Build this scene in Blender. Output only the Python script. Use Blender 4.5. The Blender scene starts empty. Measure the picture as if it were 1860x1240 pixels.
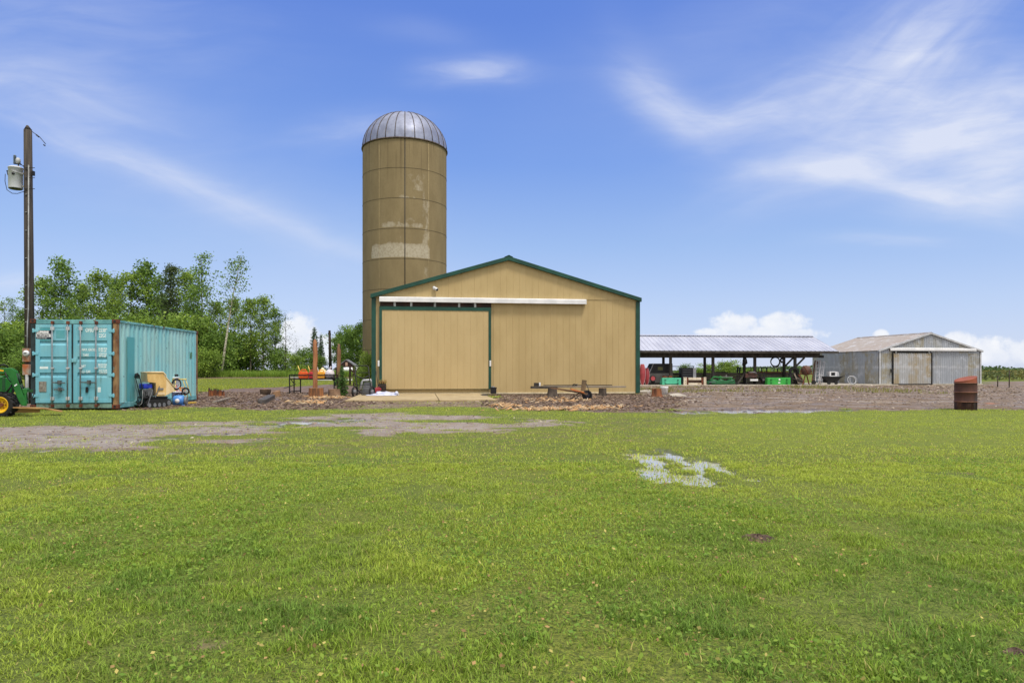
import bpy, math, random
import numpy as np
from mathutils import Vector, Matrix
random.seed(7)
rng = np.random.default_rng(7)
PI = math.pi
R = math.radians
SC = bpy.context.scene
COL = SC.collection
# ------------------------------------------------------------------ camera model (metres, camera at the origin of x,y)
F, HZ, CX, CAMZ = 1240.0, 672.0, 930.0, 1.18

def G(px, py, z=0.0):
    """ground point seen at a photo pixel"""
    Y = (CAMZ - z) * F / (py - HZ)
    return Vector(((px - CX) / F * Y, Y, z))

def at(px, py, Y):
    return Vector(((px - CX) / F * Y, Y, CAMZ + (HZ - py) / F * Y))

# ------------------------------------------------------------------ numpy noise
_T = np.random.default_rng(3).random((256, 256))

def vnoise(x, y):
    xi = np.floor(x).astype(int); yi = np.floor(y).astype(int)
    fx = x - xi; fy = y - yi
    fx = fx * fx * (3 - 2 * fx); fy = fy * fy * (3 - 2 * fy)
    a = _T[xi % 256, yi % 256]; b = _T[(xi + 1) % 256, yi % 256]
    c = _T[xi % 256, (yi + 1) % 256]; d = _T[(xi + 1) % 256, (yi + 1) % 256]
    return (a * (1 - fx) + b * fx) * (1 - fy) + (c * (1 - fx) + d * fx) * fy

def fbm(x, y, o=4):
    s = 0; a = .5; t = 0
    for k in range(o):
        s = s + a * vnoise(x * 2 ** k + 17.3 * k, y * 2 ** k + 9.1 * k); t += a; a *= .5
    return s / t

def sm(a, b, x):
    t = np.clip((x - a) / (b - a), 0, 1)
    return t * t * (3 - 2 * t)

def polysd(X, Y, pts):
    """signed distance to a polygon, negative inside"""
    d = np.full(X.shape, 1e9); ins = np.zeros(X.shape, bool)
    n = len(pts)
    for i in range(n):
        ax, ay = pts[i]; bx, by = pts[(i + 1) % n]
        ex, ey = bx - ax, by - ay
        t = np.clip(((X - ax) * ex + (Y - ay) * ey) / (ex * ex + ey * ey + 1e-9), 0, 1)
        d = np.minimum(d, np.hypot(X - ax - t * ex, Y - ay - t * ey))
        c = ((ay > Y) != (by > Y)) & (X < (bx - ax) * (Y - ay) / (by - ay + 1e-12) + ax)
        ins ^= c
    return np.where(ins, -d, d)

# ------------------------------------------------------------------ colours and materials
def S(r, g, b):
    f = lambda c: (c / 255 / 12.92) if c / 255 <= .04045 else ((c / 255 + .055) / 1.055) ** 2.4
    return (f(r), f(g), f(b), 1.0)

class NT:
    def __init__(s, nt): s.nt = nt
    def n(s, t, **kw):
        nd = s.nt.nodes.new(t)
        for k, v in kw.items(): setattr(nd, k, v)
        return nd
    def put(s, sock, v):
        if v is None: return
        if hasattr(v, 'is_output'): s.nt.links.new(v, sock)
        else: sock.default_value = v
    def m(s, op, a, b=None, c=None, clamp=False):
        nd = s.n('ShaderNodeMath', operation=op, use_clamp=clamp)
        s.put(nd.inputs[0], a); s.put(nd.inputs[1], b); s.put(nd.inputs[2], c)
        return nd.outputs[0]
    def mix(s, f, a, b, bt='MIX'):
        nd = s.n('ShaderNodeMix', data_type='RGBA', blend_type=bt)
        s.put(nd.inputs['Factor'], f); s.put(nd.inputs[6], a); s.put(nd.inputs[7], b)
        return nd.outputs[2]
    def sstep(s, a, b, x):
        nd = s.n('ShaderNodeMapRange', interpolation_type='SMOOTHSTEP')
        s.put(nd.inputs[0], x); s.put(nd.inputs[1], a); s.put(nd.inputs[2], b)
        return nd.outputs[0]
    def noise(s, vec, sc, det=5, ro=.55, dist=0):
        nd = s.n('ShaderNodeTexNoise')
        s.put(nd.inputs['Vector'], vec); nd.inputs['Scale'].default_value = sc
        nd.inputs['Detail'].default_value = det; nd.inputs['Roughness'].default_value = ro
        nd.inputs['Distortion'].default_value = dist
        return nd.outputs[0]
    def vscale(s, vec, v):
        nd = s.n('ShaderNodeVectorMath', operation='MULTIPLY')
        s.put(nd.inputs[0], vec); nd.inputs[1].default_value = v
        return nd.outputs[0]

MATS = {}
def newmat(name):
    m = bpy.data.materials.new(name); m.use_nodes = True
    t = NT(m.node_tree)
    b = m.node_tree.nodes['Principled BSDF']
    return m, t, b

def pm(name, c, c2=None, sc=4, ro=.6, me=0.0, bump=.0, bsc=60, st=(1, 1, 1), spot=None, spec=.4, lo=.35, hi=.65, alpha=None):
    """procedural painted/weathered surface: two tones mixed by noise, optional spots of a third colour, bump"""
    if name in MATS: return MATS[name]
    m, t, b = newmat(name)
    co = t.n('ShaderNodeTexCoord').outputs['Object']
    v = t.vscale(co, st)
    if c2 is None: c2 = tuple(x * .72 for x in c[:3]) + (1,)
    col = t.mix(t.sstep(lo, hi, t.noise(v, sc, 6, .6)), c, c2)
    if spot:
        for (scol, ssc, th, sst) in spot:
            col = t.mix(t.sstep(th, th + .07, t.noise(t.vscale(co, sst), ssc, 5, .6)), col, scol)
    t.put(b.inputs['Base Color'], col)
    rn = t.noise(v, sc * 2.3, 4)
    t.put(b.inputs['Roughness'], t.m('MULTIPLY_ADD', rn, .3, ro - .15))
    b.inputs['Metallic'].default_value = me
    b.inputs['Specular IOR Level'].default_value = spec
    if bump:
        bp = t.n('ShaderNodeBump'); bp.inputs['Strength'].default_value = bump; bp.inputs['Distance'].default_value = .02
        t.put(bp.inputs['Height'], t.noise(v, bsc, 4)); t.put(b.inputs['Normal'], bp.outputs[0])
    MATS[name] = m
    return m

def attrmat(name, ro=.6, trans=0.0, spec=.3, gain=1.0):
    """colour read from the mesh's own 'tint' attribute (leaf / blade / chip colour)"""
    if name in MATS: return MATS[name]
    m, t, b = newmat(name)
    a = t.n('ShaderNodeAttribute', attribute_name='tint')
    t.put(b.inputs['Base Color'], a.outputs['Color'])
    b.inputs['Roughness'].default_value = ro; b.inputs['Specular IOR Level'].default_value = spec
    if trans:
        tr = t.n('ShaderNodeBsdfTranslucent'); t.put(tr.inputs[0], a.outputs['Color'])
        mx = t.n('ShaderNodeMixShader'); mx.inputs[0].default_value = trans
        out = m.node_tree.nodes['Material Output']
        t.nt.links.new(b.outputs[0], mx.inputs[1]); t.nt.links.new(tr.outputs[0], mx.inputs[2]); t.nt.links.new(mx.outputs[0], out.inputs[0])
    MATS[name] = m
    return m

# ------------------------------------------------------------------ mesh builder
class MB:
    def __init__(s): s.v = []; s.f = []; s.s = []
    def add(s, vs, fs, smooth=False, M=None):
        o = len(s.v)
        s.v += [tuple((M @ Vector(p)) if M is not None else p) for p in vs]
        s.f += [tuple(i + o for i in f) for f in fs]; s.s += [smooth] * len(fs)
        return s
    def b(s, x0, x1, y0, y1, z0, z1, M=None):
        return s.add([(x0, y0, z0), (x1, y0, z0), (x1, y1, z0), (x0, y1, z0), (x0, y0, z1), (x1, y0, z1), (x1, y1, z1), (x0, y1, z1)],
                     [(3, 2, 1, 0), (4, 5, 6, 7), (0, 1, 5, 4), (1, 2, 6, 5), (2, 3, 7, 6), (3, 0, 4, 7)], False, M)
    def beam(s, a, c, w, h, up=(0, 0, 1)):
        """box from point a to point c, section w x h"""
        a = Vector(a); c = Vector(c); d = (c - a).normalized(); u = Vector(up)
        if abs(d.dot(u)) > .98: u = Vector((1, 0, 0))
        sx = d.cross(u).normalized(); sz = sx.cross(d)
        M = Matrix((sx, d, sz)).transposed().to_4x4(); M.translation = a
        return s.b(-w / 2, w / 2, 0, (c - a).length, -h / 2, h / 2, M)
    def tube(s, pts, r, n=8, closed=False, caps=True):
        pts = [Vector(p) for p in pts]; k = len(pts)
        rs = list(r) if isinstance(r, (list, tuple)) else [r] * k
        vs = []; fs = []; prev = None
        for i, p in enumerate(pts):
            if closed: d = pts[(i + 1) % k] - pts[i - 1]
            else: d = pts[min(i + 1, k - 1)] - pts[max(i - 1, 0)]
            d.normalize()
            if prev is None:
                prev = Vector((0, 0, 1)) if abs(d.z) < .9 else Vector((1, 0, 0))
            x = (prev - d * prev.dot(d)).normalized(); y = d.cross(x); prev = x
            for j in range(n):
                a = 2 * PI * j / n
                vs.append(p + (x * math.cos(a) + y * math.sin(a)) * rs[i])
        for i in range(k if closed else k - 1):
            i2 = (i + 1) % k
            for j in range(n):
                j2 = (j + 1) % n
                fs.append((i * n + j, i * n + j2, i2 * n + j2, i2 * n + j))
        s.add(vs, fs, True)
        if caps and not closed:
            o = len(s.v) - k * n
            s.f.append(tuple(o + j for j in range(n))[::-1]); s.s.append(False)
            s.f.append(tuple(o + (k - 1) * n + j for j in range(n))); s.s.append(False)
        return s
    def lathe(s, prof, n=24, M=None, smooth=True):
        vs = []; fs = []
        for (r, z) in prof:
            for j in range(n):
                a = 2 * PI * j / n; vs.append((r * math.cos(a), r * math.sin(a), z))
        for i in range(len(prof) - 1):
            for j in range(n):
                j2 = (j + 1) % n
                fs.append((i * n + j, i * n + j2, (i + 1) * n + j2, (i + 1) * n + j))
        return s.add(vs, fs, smooth, M)
    def prism(s, poly, a, c, axis='y', M=None):
        """extrude a 2-D polygon; axis y: poly in (x,z); axis x: poly in (y,z); axis z: poly in (x,y)"""
        k = len(poly)
        def P(p, t): return {'y': (p[0], t, p[1]), 'x': (t, p[0], p[1]), 'z': (p[0], p[1], t)}[axis]
        vs = [P(p, a) for p in poly] + [P(p, c) for p in poly]
        fs = [tuple(range(k)), tuple(range(2 * k - 1, k - 1, -1))] + [(i, i + k, (i + 1) % k + k, (i + 1) % k) for i in range(k)]
        return s.add(vs, fs, False, M)
    def torus(s, c, Rr, r, axis='y', n=28, m=8, arc=(0, 2 * PI)):
        full = abs(arc[1] - arc[0] - 2 * PI) < 1e-6
        pts = []
        cnt = n if full else n + 1
        for i in range(cnt):
            a = arc[0] + (arc[1] - arc[0]) * i / n
            u, w = Rr * math.cos(a), Rr * math.sin(a)
            pts.append(Vector(c) + Vector({'y': (u, 0, w), 'x': (0, u, w), 'z': (u, w, 0)}[axis]))
        return s.tube(pts, r, m, closed=full)
    def ball(s, c, rx, ry=None, rz=None, n=14, m=8, jit=0):
        ry = ry or rx; rz = rz or rx
        vs = []; fs = []
        for i in range(m + 1):
            t = PI * i / m
            for j in range(n):
                a = 2 * PI * j / n; k = 1 + (random.random() - .5) * jit
                vs.append((c[0] + rx * math.sin(t) * math.cos(a) * k, c[1] + ry * math.sin(t) * math.sin(a) * k, c[2] + rz * math.cos(t) * k))
        for i in range(m):
            for j in range(n):
                j2 = (j + 1) % n
                fs.append((i * n + j, (i + 1) * n + j, (i + 1) * n + j2, i * n + j2))
        return s.add(vs, fs, True)
    def ribs(s, x0, x1, zb, zt, prof, y=0.0, M=None, rows=1):
        """ribbed sheet in the x-z plane facing -y; prof(x) gives the outward offset at breakpoints list; zb/zt numbers or functions"""
        xs = [x for x in prof(x0, x1)]
        vs = []; fs = []
        for (x, o) in xs:
            b0 = zb(x) if callable(zb) else zb; t0 = zt(x) if callable(zt) else zt
            for k in range(rows + 1):
                vs.append((x, y - o, b0 + (t0 - b0) * k / rows))
        n = rows + 1
        for i in range(len(xs) - 1):
            for k in range(rows):
                fs.append((i * n + k, (i + 1) * n + k, (i + 1) * n + k + 1, i * n + k + 1))
        return s.add(vs, fs, False, M)
    def obj(s, name, mat, parent=None, loc=None, bevel=0, label=None, smooth_angle=False):
        me = bpy.data.meshes.new(name); me.from_pydata(s.v, [], s.f); me.update()
        me.polygons.foreach_set('use_smooth', s.s)
        o = bpy.data.objects.new(name, me); COL.objects.link(o)
        me.materials.append(mat)
        if parent is not None: o.parent = parent
        if loc is not None: o.location = loc
        if label: o['label'] = label
        if bevel:
            md = o.modifiers.new('bevel', 'BEVEL'); md.width = bevel; md.segments = 2; md.limit_method = 'ANGLE'; md.angle_limit = R(40)
        return o

def ribprof(pitch, w, h, top=.4):
    """trapezoid rib of base width w, height h, every pitch"""
    def f(x0, x1):
        out = [(x0, 0)]; x = x0 + pitch * .5
        while x + w / 2 < x1:
            out += [(x - w / 2, 0), (x - w / 2 * top, h), (x + w / 2 * top, h), (x + w / 2, 0)]; x += pitch
        out.append((x1, 0)); return out
    return f

def sinprof(pitch, h, k=8):
    def f(x0, x1):
        n = max(2, int((x1 - x0) / pitch * k))
        return [(x0 + (x1 - x0) * i / n, h * .5 * (1 + math.sin(2 * PI * (x1 - x0) * i / n / pitch))) for i in range(n + 1)]
    return f

def tag(o, label, cat, group=None, kind=None):
    o['label'] = label; o['category'] = cat
    if group: o['group'] = group
    if kind: o['kind'] = kind
    return o

def thing(name, label, cat, loc=(0, 0, 0), rz=0.0, group=None):
    o = bpy.data.objects.new(name, None); COL.objects.link(o); o.empty_display_size = .2
    o.location = loc; o.rotation_euler = (0, 0, rz)
    return tag(o, label, cat, group)

def structure(o):
    o['kind'] = 'structure'; return o

class Frame:
    """a thing's root plus the photo-pixel -> local plane lookup"""
    def __init__(s, name, loc, th, label, cat):
        s.o = thing(name, label, cat, loc, th)
        s.M = Matrix.Translation(Vector(loc)) @ Matrix.Rotation(th, 4, 'Z'); s.Mi = s.M.inverted()
    def lp(s, px, py, yl=0.0):
        o = s.Mi @ Vector((0, 0, CAMZ)); d = s.Mi.to_3x3() @ Vector(((px - CX) / F, 1, (HZ - py) / F))
        p = o + d * ((yl - o.y) / d.y)
        return p.x, p.z

def fastmesh(name, V, faces, k, tint=None, mat=None, smooth=False):
    """V (n,3); faces (m,k) ints; tint (n,3)"""
    me = bpy.data.meshes.new(name)
    V = np.ascontiguousarray(V, np.float32); faces = np.ascontiguousarray(faces, np.int32)
    me.vertices.add(len(V)); me.vertices.foreach_set('co', V.ravel())
    m = len(faces)
    me.loops.add(m * k); me.loops.foreach_set('vertex_index', faces.ravel())
    me.polygons.add(m); me.polygons.foreach_set('loop_start', np.arange(0, m * k, k, dtype=np.int32))
    me.update(calc_edges=True); me.validate()
    if smooth: me.polygons.foreach_set('use_smooth', np.ones(len(me.polygons), bool))
    if tint is not None:
        ca = me.color_attributes.new('tint', 'FLOAT_COLOR', 'POINT')
        ca.data.foreach_set('color', np.ascontiguousarray(np.c_[tint, np.ones(len(V))], np.float32).ravel())
    if mat: me.materials.append(mat)
    return me

def link(name, me, parent=None):
    o = bpy.data.objects.new(name, me); COL.objects.link(o)
    if parent is not None: o.parent = parent
    return o

# ------------------------------------------------------------------ camera
cam = bpy.data.cameras.new('camera'); camo = bpy.data.objects.new('camera', cam); COL.objects.link(camo)
camo.location = (0, 0, CAMZ); camo.rotation_euler = (R(90), 0, 0)
cam.sensor_width = 36; cam.lens = 36 * F / 1860; cam.shift_y = (HZ - 620) / 1860
cam.clip_start = .05; cam.clip_end = 5000
SC.camera = camo
SC.view_settings.view_transform = 'Standard'; SC.view_settings.look = 'None'
SC.view_settings.exposure = 0.25; SC.view_settings.gamma = 1
SC.render.engine = 'CYCLES'
SC.cycles.max_bounces = 6; SC.cycles.diffuse_bounces = 3; SC.cycles.glossy_bounces = 3; SC.cycles.transparent_max_bounces = 6
SC.cycles.use_denoising = True

# ------------------------------------------------------------------ light: a high soft sun behind the camera's right shoulder
SUN_EL, SUN_AZ = R(63), R(138)          # azimuth clockwise from +Y
sd = Vector((math.cos(SUN_EL) * math.sin(SUN_AZ), math.cos(SUN_EL) * math.cos(SUN_AZ), math.sin(SUN_EL)))
sl = bpy.data.lights.new('sun', 'SUN'); so = bpy.data.objects.new('sun', sl); COL.objects.link(so)
sl.energy = 2.5; sl.angle = R(12); sl.color = (1.0, .93, .82)
so.rotation_euler = (-sd).to_track_quat('-Z', 'Y').to_euler(); so.location = (30, -30, 60)

def build_world():
    w = bpy.data.worlds.new('World'); SC.world = w; w.use_nodes = True
    t = NT(w.node_tree); nt = w.node_tree
    bg = nt.nodes['Background']; bg.inputs[1].default_value = .1
    w.cycles.sampling_method = 'MANUAL'; w.cycles.sample_map_resolution = 512
    sky = t.n('ShaderNodeTexSky', sky_type='NISHITA'); sky.sun_disc = False
    sky.sun_elevation = SUN_EL; sky.sun_rotation = SUN_AZ
    sky.air_density = 1.0; sky.dust_density = .4; sky.ozone_density = 1.6
    d = t.n('ShaderNodeTexCoord').outputs['Generated']
    sx = t.n('ShaderNodeSeparateXYZ'); t.put(sx.inputs[0], d); x, y, z = sx.outputs
    yy = t.m('MAXIMUM', y, .08)
    u = t.m('DIVIDE', x, yy); v = t.m('DIVIDE', z, yy)
    cv = t.n('ShaderNodeCombineXYZ'); t.put(cv.inputs[0], u); t.put(cv.inputs[1], v); uv = cv.outputs[0]
    wn = t.n('ShaderNodeTexNoise'); t.put(wn.inputs['Vector'], uv); wn.inputs['Scale'].default_value = 3.2; wn.inputs['Detail'].default_value = 3
    wm = t.n('ShaderNodeVectorMath', operation='MULTIPLY_ADD')
    t.put(wm.inputs[0], wn.outputs['Color']); wm.inputs[1].default_value = (.09, .06, 0); wm.inputs[2].default_value = (-.045, -.03, 0)
    wa = t.n('ShaderNodeVectorMath', operation='ADD'); t.put(wa.inputs[0], uv); t.put(wa.inputs[1], wm.outputs[0])
    ws = t.n('ShaderNodeSeparateXYZ'); t.put(ws.inputs[0], wa.outputs[0]); U, V = ws.outputs[0], ws.outputs[1]
    # high thin cloud: soft curved streaks (direction on the sky, angle, length, width, strength, curl)
    strokes = [(870, 128, 2, 75, 20, .75, 0), (1205, 190, -38, 85, 26, .42, 0), (1275, 222, -8, 95, 24, .55, .6), (1415, 188, 18, 130, 48, .5, 0),
               (1600, 150, 35, 160, 70, .42, 0), (1690, 60, 40, 140, 80, .6, 0), (1790, 215, 10, 210, 75, .85, 0), (1840, 270, 3, 120, 40, .6, 0), (1560, 240, 12, 260, 60, .12, 0), (1590, 285, 18, 190, 36, .6, 0),
               (1470, 312, 3, 110, 16, .5, 0), (1690, 348, -7, 130, 18, .75, .3), (1830, 335, 10, 110, 32, .75, 0), (1770, 385, -4, 150, 24, .35, 0),
               (190, 282, -19, 230, 17, .42, 0), (450, 375, -24, 240, 24, .36, 0), (610, 440, -22, 90, 10, .25, 0), (90, 175, -14, 180, 34, .44, 0),
               (90, 60, 0, 260, 110, .32, 0), (640, 240, 8, 90, 26, .36, 0), (770, 58, -8, 80, 22, .14, 0), (1595, 438, 0, 90, 11, .34, 0), (20, 505, -2, 60, 12, .5, 0),
               (300, 330, -20, 400, 90, .24, 0), (1330, 60, 25, 260, 80, .2, 0), (1180, 150, -60, 100, 30, .2, 0)]
    acc = None
    for (px, py, an, ln, wd, am, cu) in strokes:
        cu0, cv0 = (px - CX) / F, (HZ - py) / F; c, s_ = math.cos(R(an)), math.sin(R(an))
        L, W = ln / F, wd / F
        du = t.m('SUBTRACT', U, cu0); dv = t.m('SUBTRACT', V, cv0)
        a = t.m('MULTIPLY_ADD', du, c / L, t.m('MULTIPLY', dv, s_ / L))
        b = t.m('MULTIPLY_ADD', du, -s_ / W, t.m('MULTIPLY', dv, c / W))
        if cu: b = t.m('MULTIPLY_ADD', t.m('MULTIPLY', a, a), -cu, b)
        e = t.m('MULTIPLY_ADD', a, a, t.m('MULTIPLY', b, b))
        cb = t.n('ShaderNodeCombineXYZ'); t.put(cb.inputs[0], t.m('MULTIPLY', a, .55 * max(1, L / .1))); t.put(cb.inputs[1], t.m('MULTIPLY', b, .85 * max(.7, W / .03))); cb.inputs[2].default_value = px * .013
        fib = t.sstep(.2, .85, t.noise(cb.outputs[0], 1.2, 5, .5, .5)) if am >= .3 else .45
        g = t.m('MULTIPLY', t.m('MULTIPLY', t.m('POWER', 2.718, t.m('MULTIPLY', e, -.62)), am), t.m('MULTIPLY_ADD', fib, .72, .46) if am >= .3 else .8)
        acc = g if acc is None else t.m('ADD', acc, g)
    streak = t.noise(t.vscale(wa.outputs[0], (2.2, 9, 1)), 3.0, 7, .62, .6)
    soft = t.noise(uv, 5, 4)
    cir = t.m('MULTIPLY', acc, t.m('ADD', t.m('MULTIPLY_ADD', streak, .9, .05), t.m('MULTIPLY', soft, .65)), clamp=True)
    front = t.sstep(.1, .3, y)
    cir = t.m('MULTIPLY', cir, front)
    # cumulus on the horizon
    heaps = [(1332, 592, 52, 27), (1425, 586, 52, 22), (1385, 606, 120, 16), (1285, 602, 26, 10), (1600, 606, 17, 9), (1745, 622, 36, 24), (1800, 642, 60, 34), (1860, 640, 50, 26),
             (545, 606, 40, 42), (575, 640, 60, 34), (520, 640, 60, 40), (640, 650, 60, 20), (1920, 620, 60, 40), (460, 650, 80, 20), (-60, 640, 60, 30)]
    acc2 = None
    for (px, py, a_, b_) in heaps:
        du = t.m('MULTIPLY', t.m('SUBTRACT', u, (px - CX) / F), F / a_); dv = t.m('MULTIPLY', t.m('SUBTRACT', v, (HZ - py) / F), F / b_)
        e = t.m('SUBTRACT', 1.0, t.m('MULTIPLY_ADD', du, du, t.m('MULTIPLY', dv, dv)))
        acc2 = e if acc2 is None else t.m('MAXIMUM', acc2, e)
    puff = t.noise(uv, 38, 8, .6)
    fld = t.m('ADD', t.m('MAXIMUM', acc2, -1.5), t.m('MULTIPLY', t.m('SUBTRACT', puff, .5), 2.6))
    cum = t.m('MULTIPLY', t.m('MULTIPLY', t.sstep(-.1, .75, fld), front), t.sstep(-.002, .02, v))
    # sky colour, whitening to the horizon
    base = t.mix(1.0, sky.outputs[0], SKYTINT, 'MULTIPLY')
    rp = t.n('ShaderNodeValToRGB'); t.put(rp.inputs[0], t.m('ABSOLUTE', z)); e = rp.color_ramp.elements
    for p, c in ((0.0, HAZE), (.09, (4.5, 5.5, 7.5, 1)), (.176, (3.1, 4.5, 7.2, 1)), (.287, (1.75, 3.15, 7.0, 1)), (.46, (1.1, 2.2, 6.4, 1)), (.8, (.9, 1.9, 5.6, 1))):
        el = e[0] if p == 0 else e.new(p); el.position = p; el.color = tuple(k / 10 for k in c[:3]) + (1,)
    e.remove(e[len(e) - 1])
    grad = t.n('ShaderNodeVectorMath', operation='SCALE'); t.put(grad.inputs[0], rp.outputs[0]); grad.inputs['Scale'].default_value = 10
    base = t.mix(.8, base, grad.outputs[0])
    col = t.mix(t.m('MULTIPLY', cir, .9), base, CIRRUS)
    shade = t.mix(t.sstep(.35, .7, t.noise(uv, 16, 5)), CUMULUS, CUMSHADE)
    col = t.mix(t.m('MULTIPLY', cum, .93), col, shade)
    # unseen white cloud added overhead and behind the camera to neutralise the ambient
    over = t.m('MAXIMUM', t.sstep(.62, .86, z), t.sstep(.12, -.3, y))
    ovn = t.noise(d, 2.3, 6, .6)
    ov = t.m('MULTIPLY', over, t.sstep(.22, .5, ovn))
    col = t.mix(t.m('MULTIPLY', ov, .92), col, t.mix(t.sstep(.3, .85, z), FILLCLOUD_LOW, FILLCLOUD))
    t.put(bg.inputs[0], col)
SKYTINT = (.82, .98, 1.42, 1)
HAZE = (5.7, 6.15, 7.7, 1)
CIRRUS = (6.3, 6.7, 7.9, 1)
CUMULUS = (8.1, 8.2, 8.4, 1)
CUMSHADE = (6.6, 7.0, 7.9, 1)
FILLCLOUD = (13.5, 13.2, 12.6, 1)
FILLCLOUD_LOW = (8.6, 8.5, 8.3, 1)
build_world()

# ------------------------------------------------------------------ ground
def PXY(pts): return [tuple(G(px, py)[:2]) for px, py in pts]
TRACK = PXY([(-260, 770), (0, 776), (150, 772), (330, 769), (480, 762), (640, 752), (760, 749), (900, 756), (1000, 759), (1060, 768), (1000, 779), (880, 789), (750, 791), (620, 796), (480, 801), (300, 807), (160, 819), (0, 827), (-260, 840)])
MULCH = PXY([(355, 713), (420, 706), (500, 703), (600, 700), (660, 702), (690, 716), (700, 735), (650, 741), (560, 744), (500, 748), (420, 741), (330, 741), (232, 746), (225, 740), (300, 726)])
EARTH = PXY([(895, 735), (903, 716), (1160, 716), (1230, 722), (1250, 742), (1190, 749), (1100, 750), (960, 746)])
APRON = PXY([(640, 730), (905, 730), (960, 742), (950, 747), (800, 738), (640, 746)])
YARD = PXY([(1166, 722), (1130, 700.5), (1780, 697), (1800, 692.5), (2600, 692), (2700, 740), (1860, 745), (1500, 747), (1400, 750), (1330, 751), (1240, 749), (1185, 742)])
PADG = PXY([(20, 738), (60, 733), (235, 736), (235, 742), (120, 744), (20, 744)])
WORN = PXY([(300, 812), (480, 800), (750, 790), (1000, 775), (1060, 760), (1240, 750), (1330, 752), (1230, 768), (1180, 785), (1100, 800), (900, 815), (600, 832), (300, 835)])
BRIGHT = PXY([(1240, 758), (1330, 752), (1860, 749), (2500, 748), (2500, 800), (1800, 815), (1400, 815), (1250, 800), (1190, 780)])
# puddles: (px, py, half-width px, half-height px, strength)
PUD = [(1172, 832, 24, 11, .85), (1186, 840, 22, 8, .8), (1214, 828, 24, 10, .8), (1235, 838, 18, 6, .6), (1185, 856, 32, 7, .85), (1196, 866, 34, 8, .85), (1232, 869, 50, 11, 1.0), (1258, 876, 40, 11, .95), (1284, 842, 24, 11, .75), (1262, 854, 24, 7, .6), (1322, 857, 24, 9, .56), (1372, 873, 22, 5, .40), (1150, 830, 24, 10, .38),
       (1250, 935, 14, 5, .35), (1262, 750, 40, 2.6, .7), (1335, 748, 50, 3.0, 1.0), (1405, 746.8, 80, 2.8, .9), (1490, 745.8, 70, 2.0, .75), (170, 822, 10, 4, .8), (80, 820, 30, 4, .4), (560, 768, 60, 3.5, .75), (640, 763, 50, 3.5, .7), (470, 775, 60, 4, .68), (410, 790, 60, 3.5, .5), (290, 798, 60, 3.5, .5), (960, 764, 40, 3, .4),
       (120, 790, 60, 3, .4), (250, 818, 40, 3, .4), (300, 824, 30, 3, .4), (700, 775, 50, 3, .4)]

def puddle_field(X, Y):
    f = np.zeros(X.shape)
    for (px, py, hw, hh, a) in PUD:
        c = G(px, py); rx = hw / F * c.y; ry = abs(G(px, py - hh).y - G(px, py + hh).y) / 2
        f = np.maximum(f, a * np.exp(-(((X - c.x) / rx) ** 2 + ((Y - c.y) / ry) ** 2) * .8))
    return f

def zones(X, Y):
    n1 = fbm(X * .9, Y * .9, 4); n2 = fbm(X * 3.1 + 40, Y * 3.1, 4); n3 = fbm(X * .35 + 9, Y * .35 + 5, 3)
    wob = (n1 - .5) * 1.6 + (n2 - .5) * .9
    ys = np.maximum(1, Y / 14)
    tr = sm(.8, -.9, polysd(X, Y, TRACK) + wob * 1.3)
    grassy = sm(.46, .62, fbm(X * .55 + 3, Y * 1.1 + 8, 4)) * .75
    tr = tr * (1 - grassy * sm(-9, -3.5, X))
    tr = tr * (1 - .35 * grassy)
    mu = np.maximum(sm(.4, -.4, polysd(X, Y, MULCH) + wob * 1.2), sm(.35, -.35, polysd(X, Y, EARTH) + wob * 1.2))
    ap = sm(.5, -.5, polysd(X, Y, APRON) + wob * 1.4)
    pad = sm(.2, -.2, polysd(X, Y, PADG) + wob * .3)
    yd = sm(.5, -.5, polysd(X, Y, YARD) + wob * 1.0 * np.clip(ys, 1, 3))
    # the bare bank in front of the trees on the left
    bank = sm(2.2, .8, np.abs(Y - 60.5 + (n3 - .5) * 3)) * sm(-1, -6, X)
    gravel = np.clip(np.maximum.reduce([tr * .95, ap * .75, pad, yd]), 0, 1)
    mulch = np.clip(np.maximum(mu, bank), 0, 1)
    worn = sm(.6, -.8, polysd(X, Y, WORN) + wob * 1.5)
    bright = sm(.8, -.8, polysd(X, Y, BRIGHT) + wob * .6)
    pf = puddle_field(X, Y)
    water = pf + ((fbm(X * 3 + 7, Y * 5, 2) - .5) * .5 + (vnoise(X * 7 + 7, Y * 7) - .5) * .6) * sm(.04, .3, pf)
    zones.track = tr
    return gravel, mulch, worn, bright, water

def rise(X, Y):
    return sm(49, 62, Y) * sm(4, -9, X) * .55

def gz(x, y):
    return float(rise(np.array([x]), np.array([y]))[0])

def ground_z(X, Y, zz=None):
    g, m, wn, br, wa = zones(X, Y) if zz is None else zz
    z = .004 + .022 * fbm(X * .6, Y * .6, 3) * sm(60, 20, Y) + .018 * fbm(X * 2.7, Y * 2.7, 2) * (.4 + g + m) * sm(40, 24, Y)
    z = z + rise(X, Y)
    return z - .052 * sm(.24, .46, wa)

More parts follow.
